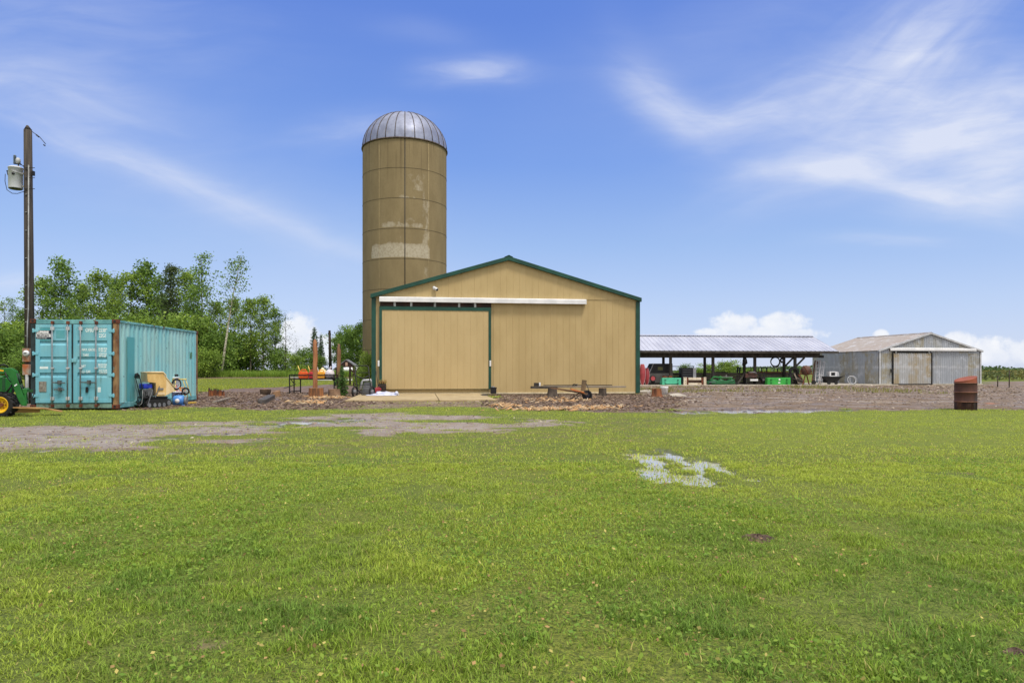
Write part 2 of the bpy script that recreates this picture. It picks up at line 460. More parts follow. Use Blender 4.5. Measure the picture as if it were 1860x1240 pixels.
def axis(segs):
    out = []
    for a, b, st in segs: out += list(np.arange(a, b, st))
    return np.array(out + [segs[-1][1]])
gx = np.concatenate([-axis([(22, 40, .6), (40, 90, 2), (90, 400, 20), (400, 2400, 400)])[::-1], axis([(-21.9, 22, .1)])[:-1], axis([(22, 40, .5), (40, 90, 2), (90, 400, 20), (400, 2400, 400)])])
gy = axis([(-60, 1, 8), (1, 12, .055), (12, 34, .1), (34, 66, .2), (66, 120, 2), (120, 400, 20), (400, 3000, 400)])
def ground():
    X, Y = np.meshgrid(gx, gy)
    zz = zones(X, Y); trk = zones.track.reshape(-1); Z = ground_z(X, Y, zz)
    ny, nx = X.shape
    V = np.stack([X, Y, Z], -1).reshape(-1, 3)
    idx = np.arange(nx * ny).reshape(ny, nx)
    Fq = np.stack([idx[:-1, :-1], idx[:-1, 1:], idx[1:, 1:], idx[1:, :-1]], -1).reshape(-1, 4)
    g, m, wn, br, wa = [q.reshape(-1) for q in zz]
    me = fastmesh('ground', V, Fq, 4, None, None, True)
    for nm, dat in (('zone_a', np.c_[g, m, wn, np.ones(len(g))]), ('zone_b', np.c_[br, np.clip(wa, 0, 1), trk, np.ones(len(g))])):
        ca = me.color_attributes.new(nm, 'FLOAT_COLOR', 'POINT'); ca.data.foreach_set('color', np.ascontiguousarray(dat, np.float32).ravel())
    mt, t, b = newmat('ground')
    co = t.n('ShaderNodeTexCoord').outputs['Object']
    za = t.n('ShaderNodeSeparateColor'); t.put(za.inputs[0], t.n('ShaderNodeAttribute', attribute_name='zone_a').outputs['Color'])
    zb = t.n('ShaderNodeSeparateColor'); t.put(zb.inputs[0], t.n('ShaderNodeAttribute', attribute_name='zone_b').outputs['Color'])
    grv, mul, wrn = za.outputs; bri, wat, trk = zb.outputs
    nL, nM, nS = t.noise(co, .5, 5), t.noise(co, 4, 5), t.noise(co, 38, 4, .65)
    # turf (thatch colour, its dark specks painting soil and shadow between the blades)
    turf = t.mix(t.sstep(.35, .65, nL), (.16, .21, .035, 1), (.22, .25, .04, 1))
    turf = t.mix(t.m('MULTIPLY', bri, .8), turf, (.25, .30, .04, 1))
    turf = t.mix(t.m('MULTIPLY', t.sstep(.45, .62, nM), t.m('MULTIPLY_ADD', wrn, .7, .12)), turf, (.24, .19, .10, 1))
    turf = t.mix(t.sstep(.40, .62, nS), turf, t.mix(.6, turf, (.05, .065, .018, 1)))
    turf = t.mix(t.m('MULTIPLY', t.sstep(.44, .62, t.noise(co, 95, 3, .6)), .75), turf, (.055, .075, .02, 1))
    turf = t.mix(t.m('MULTIPLY', t.sstep(.64, .70, t.noise(co, 1.25, 5, .6)), .75), turf, (.22, .165, .10, 1))
    far = t.n('ShaderNodeTexNoise'); t.put(far.inputs['Vector'], co); far.inputs['Scale'].default_value = .12
    grav = t.mix(t.sstep(.3, .7, nM), (.225, .165, .112, 1), (.13, .093, .066, 1))
    grav = t.mix(t.sstep(.52, .7, nL), grav, (.31, .25, .19, 1))
    grav = t.mix(t.sstep(.5, .72, nS), grav, (.095, .072, .06, 1))
    grav = t.mix(t.sstep(.6, .68, t.noise(co, 1.7, 3)), grav, (.28, .19, .135, 1))
    grav = t.mix(t.m('MULTIPLY', trk, t.sstep(.3, .62, nM)), grav, (.30, .255, .22, 1))
    mulc = t.mix(t.sstep(.35, .65, nM), (.125, .083, .06, 1), (.215, .152, .112, 1))
    mulc = t.mix(t.sstep(.5, .65, nS), mulc, (.075, .05, .042, 1))
    edge = t.m('ADD', t.m('MULTIPLY', t.m('SUBTRACT', nS, .5), .7), t.m('MULTIPLY', t.m('SUBTRACT', nM, .5), .5))
    col = t.mix(t.sstep(.42, .58, t.m('ADD', grv, edge)), turf, grav)
    col = t.mix(t.sstep(.42, .58, t.m('ADD', mul, edge)), col, mulc)
    wet = t.sstep(.18, .4, wat)
    col = t.mix(t.m('MULTIPLY', wet, .8), col, t.mix(.55, col, (.05, .036, .026, 1)))
    t.put(b.inputs['Base Color'], col)
    bare = t.m('MAXIMUM', grv, mul)
    damp = t.m('MULTIPLY', bare, t.m('MAXIMUM', t.sstep(.40, .62, t.noise(co, .9, 5)), t.m('MULTIPLY', trk, .8)))
    wetl = t.m('MAXIMUM', wet, t.m('MULTIPLY', damp, .75))
    t.put(b.inputs['Roughness'], t.m('MULTIPLY_ADD', wetl, -.6, .9))
    t.put(b.inputs['Specular IOR Level'], t.m('MULTIPLY_ADD', wetl, .35, .12))
    bp = t.n('ShaderNodeBump'); bp.inputs['Strength'].default_value = .8; bp.inputs['Distance'].default_value = .03
    t.put(bp.inputs['Height'], t.m('ADD', nS, t.m('MULTIPLY', nM, 1.2))); t.put(b.inputs['Normal'], bp.outputs[0])
    me.materials.append(mt)
    structure(link('ground', me))
ground()

def puddles():
    mt, t, b = newmat('puddle_water')
    b.inputs['Base Color'].default_value = (.36, .34, .32, 1); b.inputs['Roughness'].default_value = .08  # pale base colour stands in for a white sky mirrored in the water
    b.inputs['IOR'].default_value = 1.33; b.inputs['Specular IOR Level'].default_value = .8
    bp = t.n('ShaderNodeBump'); bp.inputs['Strength'].default_value = .06; bp.inputs['Distance'].default_value = .01
    t.put(bp.inputs['Height'], t.noise(t.n('ShaderNodeTexCoord').outputs['Object'], 6, 2)); t.put(b.inputs['Normal'], bp.outputs[0])
    for (x0, y0, x1, y1) in [(1080, 822, 1440, 895), (1215, 925, 1290, 946), (1190, 738, 1600, 757), (-40, 760, 1000, 832)]:
        a, c = G(x0, y0), G(x1, y1); e, f_ = G(x1, y0), G(x0, y1)
        q = MB(); q.add([(f_.x, f_.y, 0), (c.x, c.y, 0), (e.x, e.y, 0), (a.x, a.y, 0)], [(0, 1, 2, 3)])
        o = q.obj('puddle', mt); o.location.z = -.008; structure(o)
puddles()
# ------------------------------------------------------------------ grass, weeds, chips and stones (uncountable)
GRASS = attrmat('grass_blade', .5, .45, .2)
LEAF = attrmat('leaf', .55, .4, .2)
CHIP = attrmat('chip', .85, 0, .15)

def scatter(n, ymin, ymax, pw, wide=.95, pad=2.6):
    """random ground points, denser near the camera like ~ Y^-pw per area"""
    u = rng.random(n); a = 2 - pw
    Y = (ymin ** a + u * (ymax ** a - ymin ** a)) ** (1 / a)
    X = (rng.random(n) * 2 - 1) * (wide * Y + pad)
    return X, Y

def blades(X, Y, Z, h, w, bend, tint, seg):
    n = len(X); a = rng.random(n) * 2 * PI
    c, s = np.cos(a), np.sin(a)
    dx, dy = -s, c
    lean = bend * h
    P = lambda off, t, lf: np.stack([X + c * off + dx * lf, Y + s * off + dy * lf, Z + h * t], -1)
    if seg == 1:
        V = np.stack([P(-w / 2, 0, 0), P(w / 2, 0, 0), P(0 * w, 1, lean)], 1).reshape(-1, 3)
        i = np.arange(n)[:, None] * 3
        T = i + np.array([[0, 1, 2]])
        k = 3
    else:
        V = np.stack([P(-w / 2, 0, 0), P(w / 2, 0, 0), P(w * .42, .6, lean * .35), P(-w * .42, .6, lean * .35), P(0 * w, .97, lean)], 1).reshape(-1, 3)
        i = np.arange(n)[:, None] * 5
        T = np.concatenate([i + np.array([[0, 1, 2]]), i + np.array([[0, 2, 3]]), i + np.array([[3, 2, 4]])])
        k = 5
    return V, T, np.repeat(tint, k, 0)

def grass_tint(X, Y, br, wn):
    n = len(X)
    a = fbm(X * .45, Y * .45, 3); b = fbm(X * 2.2 + 5, Y * 2.2, 3)
    c0 = np.array([.262, .375, .045]); c1 = np.array([.18, .295, .045]); c2 = np.array([.46, .53, .075]); c3 = np.array([.46, .40, .14])
    t = sm(.36, .62, b)[:, None]; col = c0 * (1 - t) + c1 * t
    t = np.clip(sm(.42, .66, a) * .55 + br * .75, 0, 1)[:, None]; col = col * (1 - t) + c2 * t
    # blade tint turns brighter and yellower with distance
    t = (sm(3.0, 9, Y) * .78)[:, None]; col = col * (1 - t) + c2 * t
    r = rng.random(n)[:, None]
    col = np.where(r < (.035 + .12 * wn[:, None]), c3, col)
    return col * (.5 + .95 * rng.random(n))[:, None]

def lawn():
    Vs = []; Ts = []; Cs = []; o = 0
    for (n, y0, y1, pw, hh, ww, seg) in [(1050000, 1.6, 8.5, .85, .026, .0044, 5), (520000, 8, 24, 1.15, .030, .009, 1), (80000, 23, 36, 1.0, .05, .028, 1)]:
        X, Y = scatter(n, y0, y1, pw)
        g, m, wn, br, wa = zones(X, Y)
        clump = fbm(X * 3.4 + 11, Y * 3.4, 3)
        p = 1 - np.clip(np.maximum(g * 1.05, m * 1.05), 0, 1)
        p = np.maximum(p, .5 * sm(.47, .62, fbm(X * 1.1 + 70, Y * 2.2, 4)) * (Y < 20) * (X < 9))
        p = p * (1 - .55 * wn * sm(.45, .6, fbm(X * 1.3, Y * 1.3, 3))) * (1 - .93 * sm(.22, .42, wa)) * (.75 + .25 * sm(.3, .5, clump))
        p = p * (.40 + .60 * sm(.34, .56, vnoise(X * 15 + 3, Y * 15))) * (1 - .8 * sm(.60, .68, fbm(X * 1.2 + 51, Y * 1.2, 4)))
        p = p * np.where((X > -15) & (X < -11.4) & (Y > 20), 0, 1)
        k = rng.random(n) < p
        X, Y, br, wn, clump, wa = X[k], Y[k], br[k], wn[k], clump[k], wa[k]
        Z = np.maximum(ground_z(X, Y, None), -.02) - .006
        h = hh * (.55 + .8 * rng.random(len(X))) * (.7 + .6 * sm(.4, .72, clump) + .35 * sm(.5, .75, vnoise(X * 7 + 9, Y * 7))) * (1 - .25 * br) + .022 * sm(.35, .6, wa)
        w = ww * (.7 + .6 * rng.random(len(X))) * np.maximum(1, Y / y1 * 1.35)
        V, T, C = blades(X, Y, Z, h, w, .35 + 1.1 * rng.random(len(X)), grass_tint(X, Y, br, wn), seg)
        Vs.append(V); Ts.append(T + o); Cs.append(C); o += len(V)
    # blades standing in the puddles
    for (px, py, hw, hh, a_) in PUD:
        if not 800 < py < 900 or px < 1100: continue
        n = 230; c = G(px, py); rx = hw / F * c.y * 1.25; ry = abs(G(px, py - hh).y - G(px, py + hh).y) * .62
        X = c.x + rx * rng.normal(size=n) * .8; Y = c.y + ry * rng.normal(size=n) * .8
        k = rng.random(n) < .10 + .9 * sm(.50, .62, vnoise(X * 6 + 5, Y * 5)); X, Y = X[k], Y[k]; n = len(X)
        V, T, C = blades(X, Y, np.full(n, -.015), .025 + .025 * rng.random(n), .010 + .008 * rng.random(n), .2 + .9 * rng.random(n), grass_tint(X, Y, np.zeros(n), np.zeros(n)), 1)
        Vs.append(V); Ts.append(T + o); Cs.append(C); o += len(V)
    me = fastmesh('lawn_grass', np.concatenate(Vs), np.concatenate(Ts), 3, np.concatenate(Cs), GRASS)
    tag(link('lawn_grass', me), 'short bright green lawn grass covering the front of the yard', 'grass', kind='stuff')
lawn()

def leafquads(P, nrm_up, size, tint, asp=.55):
    """diamond leaves at points P (n,3)"""
    n = len(P)
    d = rng.normal(size=(n, 3)); d[:, 2] = d[:, 2] * .8
    d /= np.linalg.norm(d, axis=1)[:, None]
    e = rng.normal(size=(n, 3)); e[:, 2] += 0
    e = np.cross(d, e); e[:, 2] *= (1 - nrm_up)
    e /= (np.linalg.norm(e, axis=1)[:, None] + 1e-9)
    s = np.asarray(size)[:, None] if np.ndim(size) else size
    V = np.stack([P - d * s * .5, P + e * s * asp * .5, P + d * s * .5, P - e * s * asp * .5], 1).reshape(-1, 3)
    T = np.arange(n)[:, None] * 4 + np.array([[0, 1, 2, 3]])
    return V, T, np.repeat(tint, 4, 0)

def weeds():
    X, Y = scatter(165000, 1.7, 9, .8)
    f = fbm(X * .9 + 31, Y * .9 + 3, 3)
    g, m, wn, br, wa = zones(X, Y)
    k = (rng.random(len(X)) < (sm(.47, .64, f) * .6 + .05)) & (g < .3) & (m < .3)
    X, Y = X[k], Y[k]; n = len(X)
    Z = ground_z(X, Y) + .015 + .025 * rng.random(n)
    base = np.array([.16, .29, .04]); tip = np.array([.30, .42, .06])
    r = rng.random(n)[:, None]
    V, T, C = leafquads(np.stack([X, Y, Z], -1), .75, .011 + .02 * rng.random(n) ** 1.5, base * (1 - r) + tip * r, .7)
    tag(link('clover_leaves', fastmesh('clover_leaves', V, T, 4, C, LEAF)), 'broad clover and weed leaves spread through the near lawn', 'weeds', kind='stuff')
    X, Y = scatter(20000, 1.7, 15, .8)
    f = fbm(X * .7 + 3, Y * .7 + 63, 3); k = rng.random(len(X)) < sm(.42, .62, f) * .8 + .08
    X, Y = X[k], Y[k]; n = len(X)
    r = rng.random(n)[:, None]
    c = np.where(r < .55, np.array([.60, .50, .16]), np.array([.48, .30, .13])) * (.6 + .6 * rng.random((n, 1)))
    V, T, C = leafquads(np.stack([X, Y, ground_z(X, Y) + .03 + .015 * rng.random(n)], -1), .6, .008 + .02 * rng.random(n), c, .7)
    tag(link('fallen_leaves', fastmesh('fallen_leaves', V, T, 4, C, LEAF)), 'small yellow and brown fallen leaves lying in the lawn', 'leaves', kind='stuff')
weeds()

def tall_grass():
    n = 60000
    X = -50 + 50 * rng.random(n); Y = 61 + 17 * rng.random(n) ** 1.6
    k = (X < -9 + (Y - 61) * .0)
    X, Y = X[k], Y[k]
    Z = rise(X, Y) - .02
    f = fbm(X * .4, Y * .4, 3)
    h = (.25 + .45 * rng.random(len(X))) * (.5 + f)
    t = rng.random((len(X), 1))
    c = np.array([.19, .33, .05]) * (1 - t) + np.array([.30, .41, .07]) * t
    V, T, C = blades(X, Y, Z, h, .07 + .05 * rng.random(len(X)), .5 * rng.random(len(X)), c, 1)
    # grass tongue between the mulch and the bank
    n2 = 26000
    X = -45 + 45 * rng.random(n2); Y = 36 + 22 * rng.random(n2)
    g, m, wn, br, wa = zones(X, Y); k = (g < .4) & (m < .4) & (X < -8.3)
    X, Y = X[k], Y[k]; t = rng.random((len(X), 1))
    c = np.array([.33, .40, .05]) * (1 - t) + np.array([.42, .44, .07]) * t
    V2, T2, C2 = blades(X, Y, ground_z(X, Y), .05 + .06 * rng.random(len(X)), .05 + 0 * X, .6 * rng.random(len(X)), c, 1)
    tag(link('tall_grass', fastmesh('tall_grass', np.r_[V, V2], np.r_[T, T2 + len(V)], 3, np.r_[C, C2], GRASS)), 'rough taller grass on the bank below the aspens', 'grass', kind='stuff')
    # thin yellowish weeds dotted over the yard beside the barn
    n3 = 9000
    X = 5 + 18 * rng.random(n3); Y = 30 + 21 * rng.random(n3)
    f = fbm(X * .35 + 2, Y * .5, 4) ; k = (rng.random(n3) < sm(.5, .66, f)) & (Y > 36 - (X - 6) * .2)
    X, Y = X[k], Y[k]; t = rng.random((len(X), 1))
    c = np.array([.2, .22, .06]) * (1 - t) + np.array([.36, .32, .11]) * t
    V, T, C = blades(X, Y, ground_z(X, Y), .06 + .14 * rng.random(len(X)), .05 + 0 * X, .6 * rng.random(len(X)), c, 1)
    tag(link('yard_weeds', fastmesh('yard_weeds', V, T, 3, C, GRASS)), 'sparse yellowish weeds on the gravel yard beside the tan barn', 'weeds', kind='stuff')
tall_grass()

def chips(name, X, Y, size, cols, label, cat, flat=.5, z=.012, asp=(.25, .7)):
    n = len(X)
    a = rng.random(n) * 2 * PI; tilt = (rng.random(n) - .5) * flat * 2; roll = (rng.random(n) - .5) * flat * 2
    c, s = np.cos(a), np.sin(a)
    L = size; W = size * (asp[0] + (asp[1] - asp[0]) * rng.random(n)); H = size * .16
    ex = np.stack([c * np.cos(tilt), s * np.cos(tilt), np.sin(tilt)], -1)
    ey = np.stack([-s * np.cos(roll), c * np.cos(roll), np.sin(roll)], -1)
    ez = np.cross(ex, ey)
    P = np.stack([X, Y, ground_z(X, Y) + z + size * flat * .25], -1)
    cor = []
    for sz in (-1, 1):
        for sx, sy in ((-1, -1), (1, -1), (1, 1), (-1, 1)):
            j = 1 + (rng.random((n, 1)) - .5) * .7
            cor.append(P + ex * (L / 2)[:, None] * sx * j + ey * (W / 2)[:, None] * sy * j + ez * (H / 2)[:, None] * sz)
    V = np.stack(cor, 1).reshape(-1, 3)
    q = np.array([(4, 5, 6, 7), (0, 1, 5, 4), (1, 2, 6, 5), (2, 3, 7, 6), (3, 0, 4, 7)])
    T = (np.arange(n)[:, None, None] * 8 + q[None]).reshape(-1, 4)
    cols = np.array(cols); ci = rng.integers(0, len(cols), n)
    C = np.repeat(cols[ci] * (.6 + .7 * rng.random((n, 1))), 8, 0)
    return tag(link(name, fastmesh(name, V, T, 4, C, CHIP)), label, cat, kind='stuff')

def litter():
    X, Y = scatter(110000, 19, 36, .6); X, Y = X[:], Y[:]
    g, m, wn, br, wa = zones(X, Y); k = (rng.random(len(X)) < m * .5)
    X, Y = X[k], Y[k]
    chips('wood_chips', X, Y, .03 + .09 * rng.random(len(X)) ** 2.5, [(.165, .112, .08), (.11, .073, .053), (.22, .158, .117), (.085, .056, .042), (.29, .22, .165)], 'brown wood chips and bark mulch scattered round the tan barn', 'wood chips', .35)
    X, Y = scatter(150000, 9, 52, 1.0, .9)
    g, m, wn, br, wa = zones(X, Y); k = (rng.random(len(X)) < g * .20)
    X, Y = X[k], Y[k]
    chips('gravel', X, Y, (.012 + .035 * rng.random(len(X)) ** 2) * np.maximum(1, Y / 15), [(.24, .185, .135), (.165, .12, .09), (.30, .24, .185), (.22, .155, .105), (.42, .36, .30)], 'loose gravel stones on the wheel track and the yard', 'gravel', .4, 0, (.6, 1))
    # orange straw spilled along the edge of the bare earth
    Xs = []; Ys = []
    for (px, py, hw, hh, n) in [(1010, 745.5, 70, 1.6, 380), (915, 739, 22, 2.4, 150), (1090, 742, 60, 3, 90), (578, 722, 18, 3, 190), (612, 724, 14, 2, 80), (1010, 728, 70, 4, 140), (565, 733, 26, 3, 110)]:
        u = rng.normal(size=n) * .55; v = rng.normal(size=n) * .55
        pxs = px + u * hw; pys = py + v * hh; yy = CAMZ * F / (pys - HZ); Xs.append((pxs - CX) / F * yy); Ys.append(yy)
    X = np.concatenate(Xs); Y = np.concatenate(Ys)
    chips('straw', X, Y, .08 + .16 * rng.random(len(X)), [(.46, .27, .13), (.50, .34, .19), (.38, .23, .12), (.42, .33, .22)], 'orange straw strewn over the bare earth in front of the barn', 'straw', .5, .012, (.06, .18))
litter()

# ------------------------------------------------------------------ trees
BARK = pm('bark', S(120, 112, 98), S(58, 50, 42), 3, .85, bump=.5, bsc=30, st=(1, 1, .3))
BIRCH = pm('birch_bark', S(205, 198, 180), S(120, 112, 98), 5, .8, st=(1, 1, 2.5), spot=[(S(60, 52, 44), 9, .60, (.5, .5, 2))])
DARKBARK = pm('dark_bark', S(72, 62, 52), S(38, 32, 27), 3, .9)

def tree_mesh(h, spread, seed, clear=.18, nl=26, per=26, leaf=.24, r0=.12, lean=(0, 0), tone=0, up=.7, sig=.30, prof=.85, bare=0.0):
    r_ = np.random.default_rng(seed); rr = random.Random(seed)
    wd = MB()
    wob = [rr.uniform(-.5, .5) * .03 * h for _ in range(4)]
    def trunk(t): return Vector((lean[0] * t * h + wob[0] * math.sin(t * 3.1) + wob[1] * math.sin(t * 6.3) * .5, lean[1] * t * h + wob[2] * math.sin(t * 3.3), t * h))
    wd.tube([trunk(i / 10) for i in range(11)], [max(.012, r0 * (1 - i / 10) ** .8) for i in range(11)], 7)
    clus = []
    for i in range(nl):
        t = clear + (.98 - clear) * ((i + rr.random()) / nl)
        q = (t - clear) / (1 - clear)
        L = spread * (math.sin(PI * min(.985, .22 + q * .78)) ** prof) * rr.uniform(.55, 1.15)
        a = i * 2.399 + rr.uniform(-.5, .5); b = trunk(t)
        d = Vector((math.cos(a), math.sin(a), up * rr.uniform(.5, 1.3)))
        pts = [b + Vector((d.x * L * s, d.y * L * s, d.z * L * (s ** 1.25))) for s in (0, .35, .7, 1)]
        rb = r0 * .38 * (1 - t * .75)
        wd.tube(pts, [rb, rb * .7, rb * .45, .006], 5, caps=False)
        for s in (.3, .5, .68, .85, 1.0):
            if rr.random() < .16 + bare: continue
            p = b + Vector((d.x * L * s, d.y * L * s, d.z * L * s ** 1.25))
            off = Vector((rr.gauss(0, 1), rr.gauss(0, 1), rr.gauss(0, .8))) * (.16 * spread + .12)
            wd.tube([p, p + off * .6, p + off], [rb * .3 + .004, .006, .004], 4, caps=False)
            clus.append((p + off, rr.random()))
            if rr.random() < .5: clus.append((p + off * .4, rr.random()))
    for s in range(int(3 * (1 - bare))): clus.append((trunk(.96) + Vector((rr.gauss(0, .25), rr.gauss(0, .25), rr.uniform(-.4, .35))), rr.random()))
    P = []; C = []
    pal = [np.array([.135, .225, .04]), np.array([.21, .32, .06]), np.array([.09, .16, .036])] if tone == 0 else ([np.array([.19, .285, .045]), np.array([.27, .37, .065]), np.array([.13, .205, .04])] if tone == 1 else [np.array([.085, .12, .05]), np.array([.11, .145, .06]), np.array([.06, .09, .042])])
    for (c, k) in clus:
        n = int(per * (.5 + r_.random()))
        q = r_.normal(size=(n, 3)) * np.array([sig, sig, sig * .75]) + np.array(c)
        q[:, 2] = np.maximum(q[:, 2], .1)
        P.append(q); base = pal[0] * (1 - k) + pal[1] * k if k < .75 else pal[2]
        C.append(base * (.75 + .8 * r_.random((n, 1))))
    tw = wd
    P = np.concatenate(P); C = np.concatenate(C)
    V, T, CC = leafquads(P, .25, leaf * (.6 + .7 * r_.random(len(P))), C, .75)
    return tw, (V, T, CC)

TREE_LIB = {}
def tree_proto(key, bark, **kw):
    if key not in TREE_LIB:
        wd, (V, T, C) = tree_mesh(**kw)
        o = wd.obj('trunk', bark)
        tm = o.data; bpy.data.objects.remove(o)
        TREE_LIB[key] = (tm, fastmesh('crown', V, T, 4, C, LEAF) if len(V) else None)
    return TREE_LIB[key]

def plant(name, label, cat, key, loc, s=1.0, rz=0.0, group=None, sz=None):
    tm, cm = TREE_LIB[key]
    r = thing(name, label, cat, loc, rz, group); r.scale = (s, s, sz or s)
    link('trunk', tm, r)
    if cm: link('crown', cm, r)
    return r

tree_proto('aspen_a', BARK, h=12, spread=2.0, seed=11, clear=.08, nl=36, per=22, tone=0)
tree_proto('aspen_b', BARK, h=12, spread=2.3, seed=12, clear=.08, nl=38, per=22, tone=1)
tree_proto('aspen_c', BARK, h=12, spread=1.5, seed=13, clear=.12, nl=36, per=20, tone=0, prof=.9)
tree_proto('aspen_d', BARK, h=12, spread=1.9, seed=14, clear=.24, nl=32, per=22, tone=1)
tree_proto('aspen_sparse', BARK, h=12, spread=1.5, seed=15, clear=.3, nl=26, per=13, tone=0, bare=.15, leaf=.2)
tree_proto('dark_slim', DARKBARK, h=12, spread=1.1, seed=16, clear=.12, nl=40, per=20, tone=2, prof=.5, sig=.25, leaf=.2)
tree_proto('dead', DARKBARK, h=7, spread=1.3, seed=17, clear=.2, nl=26, per=3, tone=2, bare=.35, leaf=.12, r0=.07)
tree_proto('birch_lean', BIRCH, h=12, spread=1.15, seed=18, clear=.5, nl=20, per=9, tone=0, lean=(.17, 0), bare=.05, r0=.13, leaf=.2, up=1.0)
tree_proto('poplar_round', BARK, h=9, spread=3.6, seed=19, clear=.15, nl=40, per=44, tone=0, prof=.45, sig=.45, leaf=.3)
tree_proto('bush_a', BARK, h=3.2, spread=1.7, seed=20, clear=.02, nl=18, per=34, tone=0, r0=.04, sig=.36, leaf=.2, prof=.4)
tree_proto('bush_b', BARK, h=3.2, spread=1.9, seed=21, clear=.02, nl=18, per=34, tone=1, r0=.04, sig=.36, leaf=.2, prof=.4)

def grove():
    # photo x of the stem, photo y of the top, distance, kind, label
    T = [(8, 545, 72, 'dead', 'bare thin tree at the far left edge of the grove'),
         (22, 536, 80, 'aspen_sparse', 'thin sparse aspen left of the utility pole'),
         (-30, 520, 74, 'aspen_b', 'leafy aspen at the left end of the grove, mostly cut off'),
         (40, 560, 66, 'aspen_a', 'low aspen directly behind the utility pole'),
         (78, 500, 70, 'aspen_b', 'aspen just right of the utility pole above the container doors'),
         (113, 468, 68, 'aspen_a', 'tall aspen with a pointed top above the container doors'),
         (148, 512, 74, 'aspen_d', 'mid height aspen between two taller ones above the container front corner'),
         (180, 488, 71, 'aspen_b', 'broad aspen above the front corner of the container'),
         (210, 500, 78, 'aspen_c', 'slim aspen with a feathery top above the container roof'),
         (238, 489, 69, 'aspen_b', 'bushy aspen above the middle of the container roof'),
         (265, 470, 70, 'aspen_c', 'tall narrow aspen above the container side'),
         (286, 500, 76, 'aspen_a', 'green aspen left of the dark slender tree'),
         (309, 476, 68, 'dark_slim', 'dark slender tree with a narrow crown in the middle of the grove'),
         (338, 486, 72, 'aspen_b', 'leafy aspen right of the dark slender tree'),
         (366, 453, 69, 'aspen_sparse', 'tallest aspen of the grove with a thin airy top'),
         (352, 520, 66, 'aspen_a', 'full aspen above the back corner of the container'),
         (392, 545, 71, 'aspen_d', 'shorter aspen left of the leaning white birch'),
         (425, 540, 74, 'aspen_d', 'aspen behind the leaning white birch'),
         (455, 540, 68, 'aspen_d', 'aspen with a clear trunk right of the leaning birch'),
         (478, 534, 70, 'aspen_b', 'broad aspen at the right end of the grove'),
         (500, 556, 73, 'aspen_c', 'narrow aspen at the right edge of the grove'),
         (518, 566, 66, 'dead', 'bare leaning snag at the right edge of the grove'),
         (538, 612, 67, 'dead', 'low bare brush between the grove and the spruces'),
         (60, 585, 82, 'aspen_b', 'background aspen seen low behind the utility pole'),
         (130, 540, 86, 'aspen_a', 'background aspen behind the container doors'),
         (200, 545, 86, 'aspen_b', 'background aspen behind the container roof edge'),
         (300, 540, 86, 'aspen_a', 'background aspen behind the dark slender tree'),
         (250, 560, 88, 'aspen_b', 'background aspen filling the gap above the container side'),
         (372, 570, 84, 'aspen_b', 'background aspen right of the container back corner')]
    for i, (px, py, Y, key, lab) in enumerate(T):
        base = at(px, HZ, Y); zb = gz(base.x, Y)
        top = at(px, py, Y).z
        hh = {'dead': 7}.get(key, 12)
        s = (top - zb) / (hh * 1.02)
        plant('aspen_tree' if key.startswith('aspen') else ('bare_tree' if key == 'dead' else 'slender_tree'), lab, 'tree', key, (base.x, Y, zb - .05), s * (1.0 if key != 'dead' else 1), i * 1.7, 'trees of the grove behind the container')
    # leaning birch
    b = G(401, 684.5, .5); Y = 62.0; bx = (401 - CX) / F * Y; zb = gz(bx, Y)
    top = at(440, 465, Y); s = (top.z - zb) / 12.0
    plant('birch_tree', 'slim white birch leaning to the right in front of the grove', 'tree', 'birch_lean', (bx, Y, zb), s)
    # undergrowth
    k = 0
    B = [(12, 612, 62), (30, 600, 66), (65, 612, 63), (-20, 600, 64), (45, 640, 58), (95, 600, 64), (150, 598, 65), (200, 600, 63), (250, 590, 66), (290, 590, 64), (330, 588, 63), (365, 592, 64), (385, 615, 63), (375, 640, 60.5), (428, 618, 70), (448, 628, 72), (510, 640, 70), (535, 648, 66), (552, 640, 76), (575, 650, 78)]
    labs = ['shrub at the far left edge above the green tractor hood', 'tall shrub left of the utility pole', 'shrub directly right of the utility pole foot', 'shrub cut off by the left edge of the picture', 'low shrub behind the rusty meter box',
            'shrub behind the left container door', 'shrub behind the container door seam', 'shrub behind the container front corner', 'shrub behind the front third of the container roof', 'shrub behind the middle of the container roof', 'shrub behind the rear third of the container roof', 'shrub at the back corner of the container', 'shrub between the container and the leaning birch', 'low rounded shrub at the foot of the leaning birch', 'shrub under the aspens right of the birch', 'shrub among the bare trunks of the right aspens', 'low yellowish shrub at the right end of the grove', 'yellow green shrub left of the fuel cans', 'brownish shrub behind the fuel cans', 'shrub under the spruce behind the log post']
    for (px, py, Y), lab in zip(B, labs):
        base = at(px, HZ, Y); zb = gz(base.x, Y); s = (at(px, py, Y).z - zb) / 3.3
        plant('shrub', lab, 'shrub', 'bush_b' if k % 2 else 'bush_a', (base.x, Y, zb - .1), max(s, .35), k * 2.1, 'undergrowth shrubs below the trees', ); k += 1
grove()

